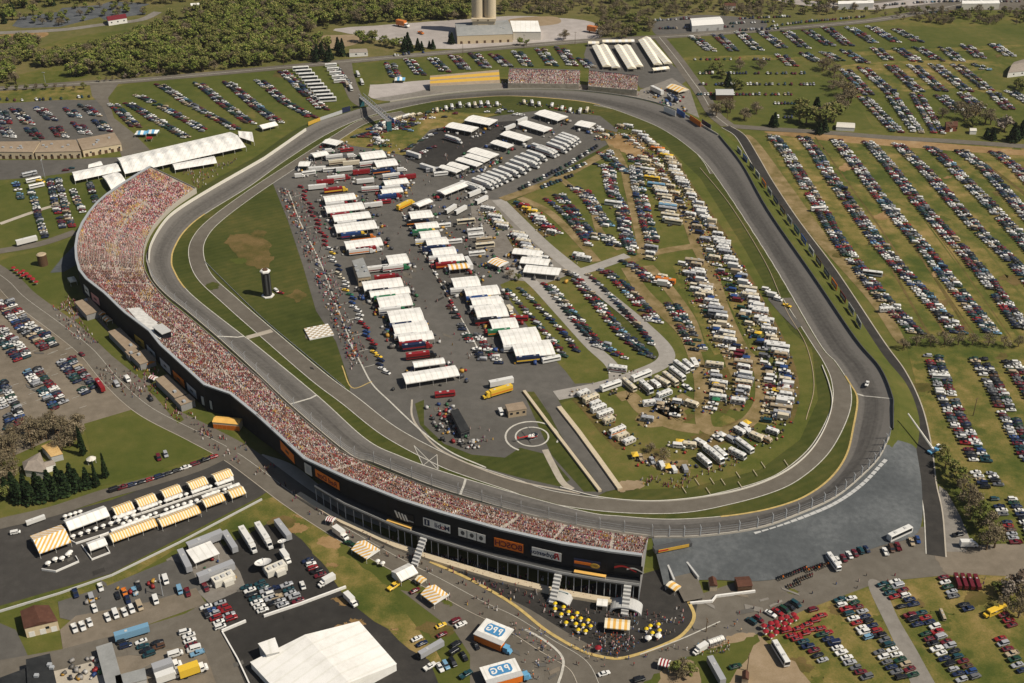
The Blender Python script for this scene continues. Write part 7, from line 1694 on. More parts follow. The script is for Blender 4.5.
px_board('navy board with pale oval beside the footbridge', 342, 108, 350, 106, 8.5, 5, 'navy'); px_board('blue board at the infield end of the footbridge', 388, 116, 394, 119, 5, 4, 'blue')
px_board('white scoreboard in the media yard', 664, 106, 676, 111, 8, 4.5, 'white'); px_board('blue board beside the white media scoreboard', 677, 108, 685, 113, 8, 5, 'blue'); px_board('orange board past the media yard', 690, 115, 701, 122, 8, 5, 'orange'); px_board('black and white board at the last media yard corner', 702, 119, 711, 125, 8, 5, 'navy')
for x, y, dx, dy, lb in ((657, 94, 10, 5, 'white media trailer in the media yard'),):
    p = P(x, y); vehicle('trailer', 'white', p.x, p.y, axis(x, y, dx, dy), lb, None, 'grey', 'white', .36, 1.2)
for k in range(9): 
    x, y = 669+rnd.uniform(-3, 18), 101+rnd.uniform(-3, 8); p = P(x, y); vehicle(rnd.choice(['box_truck', 'van', 'trailer']), rnd.choice(['white', 'navy', 'silver', 'blue']), p.x, p.y, axis(x, y, 5, 5), 'media vehicle, %s from the white scoreboard in the media yard' % ordn(k), 'vehicles in the media yard', scale=.9)
def pole(label, x, y, h, lamp=True):
    p = P(x, y); e = thing('lamp_post' if lamp else 'utility_pole', label, 'pole', (p.x, p.y, 0), rnd.uniform(0, 3))
    link('shaft', MB().cyl(0, 0, 0, h, .22, .12, n=6).mesh('shaft', M['wood'] if not lamp else M['steel']), e)
    if lamp: link('lamp_head', MB().box(-1.6, 1.6, -.2, .2, h, h+.3).mesh('lamp_head', M['pale_grey']), e)
    else: link('crossarm', MB().box(-1.3, 1.3, -.1, .1, h-.8, h-.6).mesh('crossarm', M['wood']), e)
for lab, x, y, h, l in (('utility pole at the dirt drive by the brown hut', 747, 671, 9, 0), ('utility pole on the plaza edge by the white line', 706, 632, 7, 0), ('utility pole by the yellow barn among bare trees', 33, 450, 12, 0), ('pole beside the grey house trees', 62, 452, 12, 0), ('utility pole left of the silo road', 463, 57, 14, 0), ('utility pole right of the white warehouse', 524, 49, 14, 0),
                        ('lamp post in the works yard', 163, 596, 10, 1), ('utility pole in the right hand field', 868, 246, 10, 0), ('utility pole by the small yellow tree row', 973, 416, 11, 0), ('lamp post at the top of the asphalt lot', 46, 86, 12, 1), ('utility pole along the far main road', 160, 76, 13, 0), ('utility pole by the side road junction', 284, 66, 13, 0), ('utility pole near the far depot', 575, 45, 13, 0), ('lamp post on the left lawn by the service lot', 45, 178, 14, 1), ('utility pole at the county road bend', 727, 120, 12, 0), ('utility pole beside the fence of the gravel lane', 944, 395, 10, 0)):
    pole(lab, x, y, h, l)

# ------------------------------------------------------------------ umbrellas and red picnic tables
def umb_mesh(r, m):
    a = MB().loft([[(rr*math.cos(2*math.pi*k/8), rr*math.sin(2*math.pi*k/8), z) for k in range(8)] for rr, z in ((r, 2.1), (r*.55, 2.55), (.05, 2.85))]).mesh('shade', m)
    return a
ST = MB().cyl(0, 0, 0, 2.6, .05, n=5).mesh('stem', M['white']); TB = MB().cyl(0, 0, .68, .75, .6, n=8).cyl(0, 0, 0, .68, .06, n=5).mesh('table', M['offwhite'])
UM = {}
UENT = []
def umbrella(x, y, m, r, text, group, lmk=None):
    if (m, r) not in UM: UM[(m, r)] = umb_mesh(r, M[m])
    p = P(x, y); e = thing('patio_umbrella', 'umbrella', 'umbrella', (p.x, p.y, .3), rnd.uniform(0, 1), group)
    link('shade', UM[(m, r)], e); link('stem', ST, e); link('table', TB, e)
    UENT.append((e, near_label(text, p, lmk)))
for x, y in ((558, 610), (565, 613), (569, 617), (576, 618), (563, 619), (572, 622), (579, 622.5), (585, 624), (567, 626), (575, 627), (581, 628), (587, 629), (577, 632), (583, 633), (558, 614.5)): umbrella(572+(x-572)*1.22, 622+(y-622)*1.2, 'canvas_lime', .95, 'yellow patio umbrella', 'yellow umbrellas on the plaza', ('striped plaza stall',))
for x, y in ((646, 633), (650, 630), (658, 628.5), (659, 634.5), (652, 637)): umbrella(x, y, 'canvas_lime', .95, 'yellow patio umbrella of the right group', 'yellow umbrellas on the plaza', ('striped plaza stall',))
for x, y in ((648, 642), (658, 640), (598, 652)): umbrella(x, y, 'canvas_white' if x > 600 else 'canvas_red', 1.4, 'big white patio umbrella' if x > 600 else 'red patio umbrella with pale edge', 'large umbrellas on the plaza', ('painted kerb corner',))
k = 0
for r in range(5):
    for c in range(7):
        x, y = 764+c*5.6+r*3.6-1.2*(r % 2), 631-c*2.6+r*4.0
        if r > 2 or c > 5 or (r == 2 and c > 3): continue
        if x > 822: continue
        umbrella(x+rnd.uniform(-1.6, 1.6), y+rnd.uniform(-1.1, 1.1), 'canvas_red', 1.3, 'red umbrella table', 'red umbrella tables beside the white bus lawn', ('white team bus',))
for r in range(3):
    for c in range(4): umbrella(14+c*3.2+r*3.6+(6 if r else 0), 271+c*2.6+r*3.2, 'canvas_red', 1.5, 'red umbrella table on the left lawn', 'red umbrella tables on the left lawn', ('curved end of the stand',))
for x, y in ((66, 520), (71, 518.5), (76, 517), (81, 515.5)): umbrella(x, y, 'canvas_white', 1.1, 'white umbrella behind the large white tent', 'white umbrellas in the hospitality lot', ('big striped tent',))
for t in range(9): umbrella(74+t*7.5, 540-t*2.6, 'canvas_white', 1.15, 'white umbrella before the large white tent', 'white umbrellas in the hospitality lot', ('big striped tent',))
for x, y in ((49, 567), (56, 563), (63, 562), (69, 558), (71, 556)): umbrella(x, y, 'canvas_white', 1.3, 'white umbrella under the striped tent edge', 'white umbrellas in the hospitality lot', ('big striped tent',))
for x, y in ((378, 565), (383, 567)): umbrella(x, y, 'canvas_white', 1.1, 'white umbrella on the tent lawn', 'white umbrellas on the lawn', ('striped tent on the lawn',))
for i, (x0, y0, x1, y1) in enumerate(((112, 522, 150, 510), (150, 510, 190, 497), (192, 496, 236, 481), (120, 528, 160, 516), (164, 514, 200, 503), (204, 500, 240, 488))):
    for k in range(6):
        t = (k+.5)/6; umbrella(x0+(x1-x0)*t+rnd.uniform(-.8, .8), y0+(y1-y0)*t+rnd.uniform(-.6, .6), 'canvas_white', 1.1, 'white umbrella between the striped tent rows', 'white umbrellas in the hospitality lot', ('narrow lane gate',))
resolve(UENT)
for i, (q, lb) in enumerate(((((100, 537), (150, 519), (200, 502), (240, 487)), 'long white kerb rail through the hospitality lane'), (((110, 524), (150, 511), (200, 494), (232, 484)), 'upper white kerb rail through the hospitality lane'))):
    wall_run('terrace_fence', lb, q, .3, .7, .5, M['white'], 'fence', spline=False)
for lab, quad in (('white fence rail around the chevron striped tent terrace', ((42, 570), (56, 572), (79, 562), (76, 557))), ('white fence rail before the large white tent', ((70, 541), (76, 544), (104, 535), (128, 526))), ('white fence rail of the small white tent', ((82, 546), (92, 560), (110, 553), (100, 537)))):
    wall_run('terrace_fence', lab, quad, .3, .8, .3, M['white'], 'fence', spline=False)

# ------------------------------------------------------------------ motorcycles
def moto():
    return (MB().tube((-.75, 0, .32), (-.75, .01, .32), .32), [('frame', MB().box(-.8, .5, -.12, .12, .4, .85).frus((-.3, .45, -.18, .18), .85, (-.1, .35, -.1, .1), 1.05, 0, 0).tube((.55, 0, .35), (.35, 0, 1.1), .05).tube((.35, -.38, 1.1), (.35, .38, 1.1), .04), 1),
                                                             ('seat', MB().box(-.9, -.1, -.16, .16, .85, .95), 0), ('wheel', MB().tube((-.78, -.09, .33), (-.78, .09, .33), .33, n=10), 0), ('wheel', MB().tube((.72, -.07, .33), (.72, .07, .33), .33, n=10), 0)])
mm_ = {}
_, mparts = moto()
ENT = []
mk = 0
for (x0, y0, x1, y1, n_) in ((778, 580, 792, 575, 7), (794, 574, 806, 569, 6), (796, 582, 812, 576, 8), (806, 572, 822, 566, 8), (788, 588, 800, 584, 6), (816, 570, 828, 565, 6)):
    for k in range(n_):
        t = k/(n_-1); x, y = x0+(x1-x0)*t, y0+(y1-y0)*t; p = P(x, y); c = rnd.choice(['brown', 'maroon', 'black', 'brown', 'orange', 'black'])
        e = thing('motorcycle', 'm', 'motorcycle', (p.x, p.y, .3), axis(x, y, 2, 5)+rnd.uniform(-.1, .1), 'motorcycles parked behind the stone bank'); e.scale = (1.15,)*3
        for nm, mb, pi in mparts:
            key = (nm, c if pi else 'black', id(mb))
            if key not in mm_: mm_[key] = mb.mesh(nm, M[key[1]] if key[1] in M else paint(key[1]))
            link(nm, mm_[key], e)
        ENT.append((e, near_label('%s motorcycle' % c, p, ('black coach',))))
resolve(ENT)
# maroon long trucks near the school bus with people in them
for k in range(4):
    x, y = 957+k*6.5, 584.5+k*.4; p = P(x, y)
    vehicle('trailer', 'maroon', p.x, p.y, axis(x, y, 3.2, 9), 'long maroon flat trailer, %s from the left beside the cherry tree' % ordn(k), 'maroon trailers by the lane', 'brown', 'white', .33, .62, name='flat_trailer')

# ------------------------------------------------------------------ people
def person_mesh(key, shirt, trousers, pose):
    st = .28 if pose == 'walk' else .08
    b = MB()
    def ring(x, y, z, rx, ry, n=8): return [(x+rx*math.cos(2*math.pi*k/n), y+ry*math.sin(2*math.pi*k/n), z) for k in range(n)]
    for s, f in ((-1, 1), (1, -1)):
        b.loft([ring(f*st+.05, s*.10, 0, .12, .05), ring(f*st, s*.10, .08, .06, .05), ring(f*st*.6, s*.10, .45, .075, .07), ring(0, s*.09, .86, .10, .09)], 1)
    b.loft([ring(0, 0, .82, .12, .17), ring(0, 0, 1.0, .115, .155), ring(.02, 0, 1.3, .13, .20), ring(0, 0, 1.45, .09, .19), ring(0, 0, 1.5, .055, .06)], 0)
    for s, f in ((-1, -1), (1, 1)):
        b.loft([ring(0, s*.22, 1.43, .055, .05), ring(f*st*.4, s*.25, 1.15, .05, .045)], 0); b.loft([ring(f*st*.4, s*.25, 1.16, .042, .04), ring(f*st*.9+.05, s*.25, .9, .035, .035), ring(f*st*.95+.08, s*.25, .80, .04, .03)], 2)
    b.loft([ring(0, 0, 1.47, .05, .05), ring(0, 0, 1.55, .06, .06), ring(.02, 0, 1.62, .095, .08), ring(.01, 0, 1.70, .10, .085)], 2); b.loft([ring(0, 0, 1.68, .105, .09), ring(-.01, 0, 1.76, .08, .07), ring(-.01, 0, 1.79, .03, .03)], 3)
    return b.mesh('person', [M[shirt] if shirt in M else paint(shirt), M[trousers] if trousers in M else paint(trousers), M['skin'], M['brown']])
SH = ['white', 'white', 'red', 'navy', 'black', 'light_blue', 'orange', 'grey', 'pink', 'cream', 'maroon', 'blue']; TRS = ['navy', 'black', 'tan', 'blue', 'white', 'grey']
PM = {}; PENT = []; PEOPLE = []
def ppl_px(x, y): PEOPLE.append((x, y))
def along(pts, w, n, clump=3):
    L = [P(x, y) for x, y in pts]; d = [0]
    for i in range(1, len(L)): d.append(d[-1]+(L[i]-L[i-1]).length)
    while n > 0:
        s = rnd.uniform(0, d[-1]); i = max(j for j in range(len(d)-1) if d[j] <= s); f = (s-d[i])/(d[i+1]-d[i]); p = L[i].lerp(L[i+1], f)
        t = (L[i+1]-L[i]).normalized(); nn = V3((-t.y, t.x, 0)); p = p+nn*rnd.uniform(-w/2, w/2)
        for k in range(rnd.randint(1, clump)):
            PEOPLE.append(p+V3((rnd.uniform(-1.6, 1.6), rnd.uniform(-1.6, 1.6), 0))); n -= 1
def area(poly, n):
    xs = [q[0] for q in poly]; ys = [q[1] for q in poly]
    while n > 0:
        x, y = rnd.uniform(min(xs), max(xs)), rnd.uniform(min(ys), max(ys))
        if inpoly(x, y, poly): PEOPLE.append(P(x, y)); n -= 1
area([(556, 605), (600, 612), (640, 622), (640, 648), (617, 656), (592, 652), (560, 628)], 70)
area([(595, 634), (640, 638), (636, 652), (604, 652)], 75); area([(640, 610), (684, 606), (684, 632), (660, 642), (642, 646)], 45); area([(607, 612), (640, 612), (636, 624), (610, 624)], 24)
area([(440, 556), (540, 592), (556, 622), (520, 606), (450, 574)], 75); along([(206, 436), (240, 454), (293, 493), (331, 518), (368, 540)], 10, 120, 4); along([(368, 540), (406, 561), (440, 578), (500, 610), (550, 640), (585, 662)], 14, 95)
along([(410, 548), (450, 562), (520, 580), (580, 592), (632, 600)], 7, 170, 4); area([(470, 612), (520, 620), (555, 645), (556, 680), (520, 680), (520, 650)], 40); area([(560, 640), (640, 660), (700, 636), (740, 612), (880, 572), (930, 566), (800, 620), (700, 660), (600, 683)], 55)
area([(50, 306), (72, 308), (100, 345), (80, 345), (66, 330)], 110); area([(96, 366), (160, 370), (160, 398), (128, 398), (104, 388)], 130); area([(64, 296), (80, 300), (78, 318), (60, 308)], 60); along([(165, 400), (206, 436)], 9, 60, 4)
area([(700, 640), (728, 640), (730, 652), (712, 658)], 22); along([(640, 480), (680, 484), (720, 468), (742, 458)], 6, 90, 4); area([(960, 580), (985, 578), (984, 588), (962, 590)], 12)
area([(276, 190), (300, 190), (370, 360), (352, 372)], 420); area([(300, 150), (470, 140), (480, 200), (500, 360), (440, 380), (330, 200)], 260); along([(590, 400), (575, 398), (640, 372)], 8, 14, 2); area([(418, 410), (450, 400), (500, 440), (470, 450)], 24)
area([(180, 172), (216, 165), (240, 158), (200, 190)], 90); area([(430, 86), (500, 82), (580, 86), (640, 94), (640, 97), (500, 88), (430, 90)], 160)
SUN_AZ = None
PEOPLE = [(p, proj(p)[2]) for p in PEOPLE]; PEOPLE.sort(key=lambda q: q[1])
vis = lambda p: 0 <= proj(p)[0] <= 1024 and proj(p)[1] <= 683
PV = [q for q in PEOPLE if vis(q[0])]
for p, t in PV[:296]:
    s, tr, po = rnd.choice(SH), rnd.choice(TRS), rnd.choice(['walk', 'stand'])
    if (s, tr, po) not in PM: PM[(s, tr, po)] = person_mesh(None, s, tr, po)
    o = link('person', PM[(s, tr, po)], None, (p.x, p.y, .3), rnd.uniform(0, 6.28)); o.scale = (rnd.uniform(1.0, 1.12),)*3
    tag(o, 'p', 'person', 'people walking behind the grandstand')
    PENT.append((o, near_label('%s in %s shirt, %s trousers' % ('person walking' if po == 'walk' else 'person standing', s.replace('_', ' '), tr.replace('_', ' ')), p)))
resolve(PENT, '%s, %s closest to the %s')
stuff(merged('distant_crowd', [(pp, p.x, p.y, .3, rnd.uniform(0, 6), (.85, .85, 1.5), pal[nrs.choice(len(pal), p=pw)]*rnd.choice([.25, .45, .6, 1.])) for p, t in PV[296:]], TINT_M), 'scattered people among the haulers, gates and campers', 'crowd')
# pit stalls: crews, war wagons, racing cars
pit_items = []
wg = Proto(); wg.addmb(MB().box(-1.2, 1.2, -.7, .7, 0, 1.5), [None])
for r in range(230):
    t = rnd.random(); x, y = 284+t*72+rnd.uniform(-6, 8), 190+t*172+rnd.uniform(-4, 4)
    p = P(x, y); pit_items.append((wg, p.x, p.y, .3, rnd.uniform(0, 3), rnd.uniform(.3, .75), np.array(rnd.choice([(.30, .02, .02), (.4, .38, .35), (.03, .05, .12), (.03, .03, .03), (.05, .05, .06), (.3, .12, .03), (.2, .04, .03), (.45, .43, .4), (.1, .1, .1)]))))
stuff(merged('pit_equipment', pit_items, TINT), 'tyre stacks, tool carts and crews along the pit stalls', 'pit gear')
ENT = []
for k in range(46):
    t = k/45; x, y = 301+t*84+2*math.sin(k*1.7), 188+t*186
    p = P(x, y); c = ['red', 'red', 'maroon', 'red', 'red', 'red', 'red', 'white', 'white', 'navy', 'cream', 'white', 'green', 'blue', 'orange', 'white', 'red', 'blue', 'red', 'yellow', 'navy', 'white'][int(t*21.9)]
    if rnd.random() < .3: c = rnd.choice(['white', 'blue', 'red', 'orange', 'yellow', 'black'])
    vehicle('sedan' if k % 3 else 'minivan', c, p.x, p.y, axis(x, y, 7, 2)+rnd.uniform(-.2, .2), '%s pit vehicle, %s from the upper end of the pit stall line' % (c, ordn(k)), 'vehicles along the pit stalls', scale=.95)
for k in range(16):
    t = k/15; x, y = 401+t*58, 211+t*106; p = P(x, y); c = rnd.choice(['white', 'maroon', 'black', 'red', 'white', 'brown'])
    vehicle('sedan', c, p.x, p.y, axis(x, y, 5, 8)+rnd.uniform(-.1, .1), '%s car, %s from the top of the line dividing the garage lane' % (c, ordn(k)), 'cars dividing the garage lane')

# ------------------------------------------------------------------ trees
def tree_meshes(kind, seed, n=420, lobes=9):
    r = random.Random(seed); tr = MB(); v = []; f = []; c = []
    if kind == 'conifer':
        tr.cyl(0, 0, 0, 10, .28, .04, n=6)
        for k in range(n):
            z = 1+9.4*r.random()**1.25; rad = (10.8-z)/10.8*2.7*math.sqrt(r.random()*.75+.25); a = r.uniform(0, 6.283)
            q = V3((rad*math.cos(a), rad*math.sin(a), z)); v, f, c = leaf(r, q, .55, v, f, c, r.choice([(.016, .032, .010), (.026, .045, .014), (.012, .024, .009)]), V3((math.cos(a), math.sin(a), -.5)))
    else:
        H = 9.
        tr.cyl(0, 0, 0, 3.2, .34, .24, n=7)
        cen = []
        for k in range(lobes):
            a = k*2.4+r.uniform(-.3, .3); rad = r.uniform(.8, 3.1); z = r.uniform(4.2, 8.6)
            if k == 0: rad, z = .3, 8.6
            q = V3((rad*math.cos(a), rad*math.sin(a), z)); cen.append((q, r.uniform(1.1, 2.0)))
            tr.tube((0, 0, r.uniform(2.2, 3.2)), q, .16, .05, 5)
            for j in range(3): tr.tube(q.lerp(V3((0, 0, 3)), .3), q+V3((r.uniform(-1.4, 1.4), r.uniform(-1.4, 1.4), r.uniform(.2, 1.6))), .06, .02, 4)
        P_ = {'green': [(.14, .175, .032), (.19, .21, .045), (.11, .14, .028), (.24, .23, .065)], 'bare': [(.185, .145, .085), (.15, .12, .07), (.24, .19, .12), (.13, .105, .06)], 'blossom': [(.30, .25, .20), (.22, .18, .14), (.14, .10, .07)], 'olive': [(.13, .14, .034), (.185, .165, .055), (.10, .11, .028), (.15, .175, .038)]}[kind]
        for k in range(n):
            q, rr = r.choice(cen); d = V3((r.gauss(0, 1), r.gauss(0, 1), r.gauss(0, .85))).normalized()*rr*r.random()**.4
            cc = P_[(hash((round(q.x, 2), seed)) + (r.random() < .4)*r.randint(0, 3)) % len(P_)]
            v, f, c = leaf(r, q+d, .46 if kind != 'bare' else .25, v, f, c, cc, d)
    cm = bpy.data.meshes.new('crown'); cm.from_pydata(v, [], f); cm.update()
    at = cm.attributes.new('tint', 'FLOAT_COLOR', 'FACE'); at.data.foreach_set('color', np.array([(*k, 1) for k in c], np.float32).ravel())
    cm.materials.append(TINT_M)
    pr = Proto(); pr.v = v; pr.f = f; pr.c = c; pr.addmb(tr, [(.06, .045, .03)])
    return tr.mesh('trunk', M['wood']), cm, pr
def leaf(r, q, s, v, f, c, col, out):
    s = s*r.uniform(.6, 1.5); n_ = (out.normalized()+V3((r.gauss(0, .6), r.gauss(0, .6), r.gauss(.3, .6)))).normalized(); u = n_.orthogonal().normalized(); u.rotate(Matrix.Rotation(r.uniform(0, 6.28), 3, n_)); w = n_.cross(u)
    o = len(v); v += [tuple(q+u*s), tuple(q+w*s*.7), tuple(q-u*s), tuple(q-w*s*.7)]; f.append((o, o+1, o+2, o+3)); c.append(col); return v, f, c
TR = {k: [tree_meshes(k, 10*i+j, 560 if k != 'bare' else 760) for j in range(3)] for i, k in enumerate(('green', 'olive', 'bare', 'blossom', 'conifer'))}
TW = {'green': 'fresh green leafy tree', 'olive': 'olive leafy tree', 'bare': 'bare brown twiggy tree', 'blossom': 'pale blossoming tree', 'conifer': 'dark conifer'}
TENT = []
TL = {}
def tree(x, y, kind, h, where, w=1.0):
    p = P(x, y); tm, cm, _ = rnd.choice(TR[kind]); e = thing('conifer_tree' if kind == 'conifer' else 'broadleaf_tree', 't', 'tree', (p.x, p.y, 0), rnd.uniform(0, 6.28), None)
    s = h/10.4; e.scale = (s*w, s*w, s)
    link('trunk', tm, e); link('crown', cm, e)
    TL.setdefault((kind, where), []).append((x, e))
for x, y, k, h, w in ((8, 497, 'conifer', 11, 1.3), (20, 502, 'conifer', 12, 1.3), (32, 503, 'conifer', 12, 1.3), (44, 500, 'conifer', 13, 1.3), (56, 498, 'conifer', 12, 1.3), (66, 494, 'conifer', 13, 1.3), (78, 490, 'conifer', 12, 1.3), (88, 487, 'conifer', 11, 1.2), (14, 490, 'conifer', 10, 1.4), (38, 492, 'conifer', 11, 1.3), (60, 488, 'conifer', 12, 1.3), (72, 483, 'conifer', 11, 1.3), (26, 494, 'conifer', 11, 1.3), (50, 490, 'conifer', 11, 1.4)): tree(x, y, k, h, 'in the dark row below the grey house', w)
for x, y, h in ((97, 487, 14), (106, 478, 14), (84, 455, 15), (81, 447, 12)): tree(x, y, 'conifer', h, 'beside the round gazebo', .55)
for x, y, h in ((30, 436, 11), (42, 440, 12), (56, 434, 12), (66, 436, 12), (76, 440, 12), (50, 428, 10), (70, 446, 11), (34, 446, 10), (4, 452, 12), (14, 456, 12), (2, 466, 11), (10, 474, 10), (16, 440, 9), (78, 428, 9), (62, 450, 9), (4, 486, 10)): tree(x, y, 'bare', h, 'around the grey house', 1.35); tree(x+rnd.uniform(-6, 6), y+rnd.uniform(-4, 4), 'bare', h*.8, 'around the grey house', 1.3)
tree(6, 500, 'olive', 8, 'at the left edge', 1.2)
for x, y, h in ((945, 468, 9), (951, 476, 10), (957, 486, 11), (962, 496, 10), (968, 506, 12), (974, 515, 11), (981, 524, 12), (988, 535, 13), (978, 530, 10), (994, 548, 13), (970, 520, 9), (986, 550, 12), (964, 486, 8), (942, 456, 7)): tree(x, y, 'bare' if (x*7) % 3 else 'olive', h, 'in the hedgerow along the perimeter road', 1.15)
tree(973, 503, 'blossom', 8, 'in the hedgerow along the perimeter road', 1.2)
for x, y, k, h in ((1016, 590, 'blossom', 10), (1008, 598, 'blossom', 9), (1022, 605, 'bare', 11), (1003, 610, 'bare', 7), (1018, 618, 'bare', 9), (996, 592, 'olive', 6)): tree(x, y, k, h, 'at the lower right lane end', 1.3)
for x, y, h in ((903, 349, 7), (916, 346, 8), (930, 346, 8), (944, 345, 9), (958, 345, 8), (972, 345, 7), (988, 346, 8), (1004, 347, 7), (1018, 347, 7)): tree(x, y, 'bare', h, 'in the hedge between the two right fields', 1.4)
for x, y, k, h in ((806, 124, 'olive', 16), (820, 128, 'olive', 17), (834, 122, 'olive', 16), (828, 116, 'blossom', 12), (816, 114, 'conifer', 14), (840, 112, 'bare', 15), (848, 104, 'bare', 15), (844, 96, 'bare', 14), (838, 88, 'bare', 13), (774, 127, 'conifer', 12), (824, 132, 'conifer', 11), (800, 112, 'olive', 13), (826, 70, 'bare', 12), (834, 76, 'bare', 12), (728, 84, 'conifer', 11), (726, 112, 'bare', 13), (716, 116, 'bare', 12), (744, 120, 'bare', 11), (756, 114, 'bare', 11), (713, 72, 'olive', 9), (740, 70, 'bare', 9), (760, 68, 'bare', 9), (722, 78, 'olive', 9), (736, 88, 'olive', 10)): tree(x, y, k, h, 'in the green yard above the county road', 1.5); tree(x+rnd.uniform(-7, 7), y+rnd.uniform(-3, 3), k, h*rnd.uniform(.7, 1), 'in the green yard above the county road', 1.4)
for x, y, k, h in ((964, 120, 'bare', 14), (976, 116, 'bare', 14), (985, 124, 'bare', 14), (1004, 132, 'blossom', 14), (992, 140, 'conifer', 10), (1012, 142, 'conifer', 15), (1020, 138, 'conifer', 14), (960, 112, 'bare', 10), (942, 118, 'bare', 9), (972, 126, 'olive', 9), (950, 130, 'bare', 8), (1022, 92, 'olive', 9), (1018, 88, 'olive', 9)): tree(x, y, k, h, 'round the brick house by the county road', 1.5); tree(x+rnd.uniform(-6, 6), y+rnd.uniform(-3, 3), k, h*.8, 'round the brick house by the county road', 1.4)
for x, y, k, h in ((404, 52, 'conifer', 12), (411, 52, 'conifer', 11), (418, 50, 'conifer', 11), (433, 49, 'conifer', 9), (408, 46, 'conifer', 13), (394, 48, 'green', 10), (384, 46, 'olive', 11), (372, 42, 'olive', 12), (360, 42, 'green', 12), (342, 56, 'conifer', 13), (330, 60, 'conifer', 13), (322, 58, 'conifer', 14), (316, 62, 'conifer', 12), (338, 50, 'conifer', 12), (452, 44, 'conifer', 11), (520, 45, 'green', 8), (564, 40, 'bare', 11), (600, 38, 'bare', 12), (614, 36, 'bare', 12), (626, 38, 'bare', 12), (636, 35, 'olive', 12), (650, 30, 'bare', 11), (606, 34, 'bare', 11)): tree(x, y, k, h, 'along the main road near the quarry yard', 1.4); tree(x+rnd.uniform(-7, 7), y+rnd.uniform(-2.5, 2), k, h*.8, 'along the main road near the quarry yard', 1.4)
for k in range(18): tree(100+k*6.4, 82-k*.75+rnd.uniform(-.5, .5), rnd.choice(['olive', 'bare', 'blossom', 'green']), rnd.uniform(4, 6), 'in the young roadside row of the far road', 1.0)
for k in range(9): tree(8+k*9.5, 90+rnd.uniform(-.6, .6), rnd.choice(['olive', 'bare']), rnd.uniform(5, 7), 'on the verge above the asphalt lot', 1.1)
for x, y, k in ((677, 672, 'olive'), (684, 670, 'bare'), (690, 676, 'olive'), (681, 678, 'bare')): tree(x, y, k, 6, 'in the thicket below the plaza bend', 1.5)
tree(651, 452, 'bare', 6, 'inside the dark campsite pit', 1.4); tree(664, 458, 'bare', 6, 'inside the dark campsite pit', 1.4); tree(510, 278, 'bare', 6, 'beside the striped garage awning', 1.4); tree(518, 281, 'olive', 5, 'beside the striped garage awning', 1.4)
for (k, where), L in TL.items():
    L.sort(key=lambda q: q[0])
    for i, (x, e) in enumerate(L):
        e['label'] = ('%s %s' % (TW[k], where)) if len(L) == 1 else '%s, %s from left, %s' % (TW[k], ordn(i), where)
        e['group'] = 'trees '+where
# far woods: one mass
def wood(poly, n, mix, name, label, hmin=8, hmax=14):
    xs = [q[0] for q in poly]; ys = [q[1] for q in poly]; items = []
    W = [P(x, y) for x, y in poly]; wx = [p.x for p in W]; wy = [p.y for p in W]; pw_ = [(p.x, p.y) for p in W]
    while len(items) < n:
        x, y = rnd.uniform(min(wx), max(wx)), rnd.uniform(min(wy), max(wy))
        if not inpoly(x, y, pw_): continue
        k = rnd.choice(mix); s = rnd.uniform(hmin, hmax)/10.4; items.append((rnd.choice(TR[k])[2], x, y, -.3, rnd.uniform(0, 6.28), (s*1.25, s*1.25, s), (0, 0, 0)))
    return items
it = wood([(60, 78), (90, 64), (140, 40), (175, 20), (250, -8), (480, -12), (468, 20), (400, 22), (340, 26), (280, 40), (335, 48), (318, 60), (250, 67), (150, 78)], 1500, ['olive', 'olive', 'green', 'bare', 'olive', 'green'], 'w', 'w', 6, 16)
it += wood([(-30, 88), (-30, 44), (40, 44), (34, 60), (8, 72), (20, 84)], 130, ['olive', 'bare', 'green'], '', '')
it += wood([(40, 58), (84, 54), (130, 42), (140, 32), (150, 44), (96, 62), (60, 66), (42, 70)], 110, ['olive', 'bare', 'olive', 'green'], '', '')
it += wood([(-60, 34), (-60, -20), (60, -20), (60, 6), (10, 24)], 170, ['olive', 'bare', 'green', 'conifer'], '', '')
it += wood([(56, 4), (60, -20), (260, -20), (240, -4), (160, 6), (110, 2)], 160, ['olive', 'bare', 'bare'], '', '')
it += wood([(497, 16), (500, -14), (860, -14), (790, -3), (900, 10), (860, 14), (760, 18), (700, 14), (650, 20), (600, 20), (560, 15)], 480, ['bare', 'bare', 'olive', 'bare'], '', '', 6, 10)
it += wood([(14, 22), (60, 8), (150, 2), (150, 14), (60, 27)], 40, ['olive', 'bare', 'green'], '', '', 6, 9)
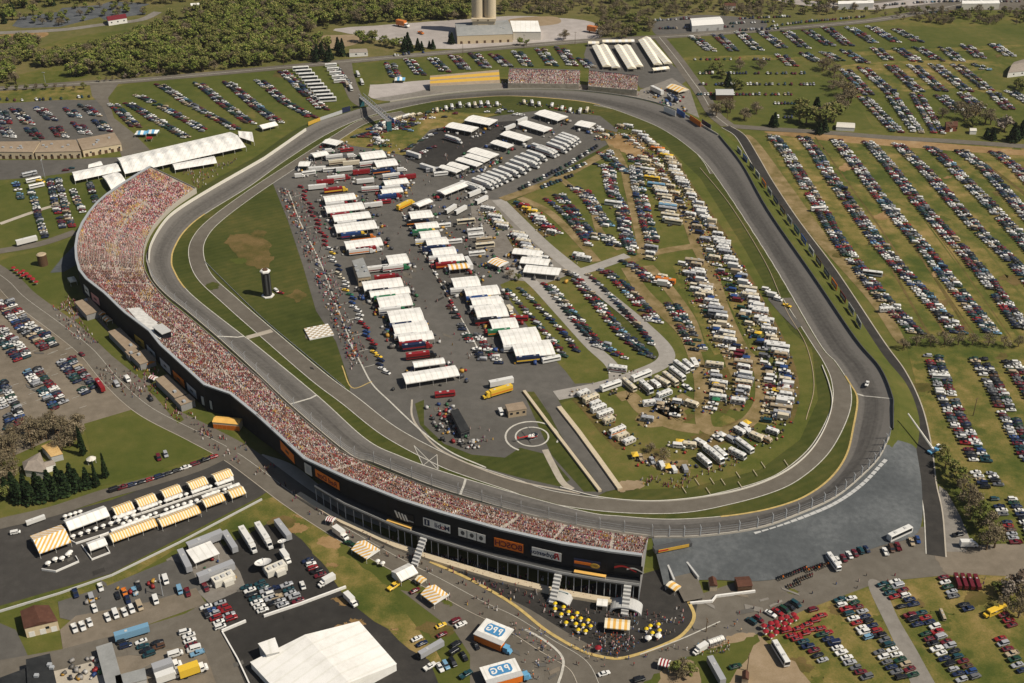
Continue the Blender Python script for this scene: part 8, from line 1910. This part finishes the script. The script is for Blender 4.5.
it += wood([(870, 14), (920, 10), (1060, 12), (1060, 24), (930, 25)], 130, ['bare', 'bare', 'olive'], '', '', 5, 8)
it += wood([(590, 24), (655, 20), (652, 32), (606, 36)], 36, ['bare', 'olive'], '', '', 7, 11)
stuff(merged('woodland', it, TINT_M), 'distant spring woodland of olive and brown trees along the top', 'woodland')

# ------------------------------------------------------------------ light
w_ = bpy.data.worlds.new('World'); sc.world = w_; w_.use_nodes = True
nt = w_.node_tree; bg = nt.nodes['Background']; sky = nt.nodes.new('ShaderNodeTexSky'); sky.sky_type = 'NISHITA'; sky.sun_disc = False
SAZ, SEL = R(-20), R(50)          # direction towards the sun: angle from +X, elevation
sky.sun_elevation = SEL; sky.sun_rotation = math.pi/2-SAZ
sky.air_density = 1.0; sky.dust_density = 1.2
nt.links.new(sky.outputs[0], bg.inputs[0]); bg.inputs[1].default_value = .055
sd = bpy.data.lights.new('sun', 'SUN'); sd.energy = 4.8; sd.angle = R(.5); sd.color = (1, .93, .80)
so = bpy.data.objects.new('sun', sd); COL.objects.link(so); so.location = (0, 0, 500)
dirv = V3((math.cos(SEL)*math.cos(SAZ), math.cos(SEL)*math.sin(SAZ), math.sin(SEL)))
so.rotation_euler = dirv.to_track_quat('Z', 'Y').to_euler()
vs_ = sc.view_settings; vs_.view_transform = 'Standard'; vs_.look = 'None'; vs_.exposure = 0.02; vs_.gamma = 1
sc.render.engine = 'CYCLES'; sc.cycles.max_bounces = 5; sc.cycles.diffuse_bounces = 2; sc.cycles.glossy_bounces = 2


hz = link('haze', MB().box(-2500, 2500, -300, 4000, -1, 380).mesh('haze', None))
hm = bpy.data.materials.new('air'); hm.use_nodes = True; hn = hm.node_tree; hn.nodes.remove(hn.nodes['Principled BSDF'])
pv = hn.nodes.new('ShaderNodeVolumePrincipled'); pv.inputs['Density'].default_value = .000025; pv.inputs['Color'].default_value = (1, .97, .93, 1); pv.inputs['Anisotropy'].default_value = .2
hn.links.new(pv.outputs[0], hn.nodes['Material Output'].inputs['Volume']); hz.data.materials.clear(); hz.data.materials.append(hm)
stuff(hz)
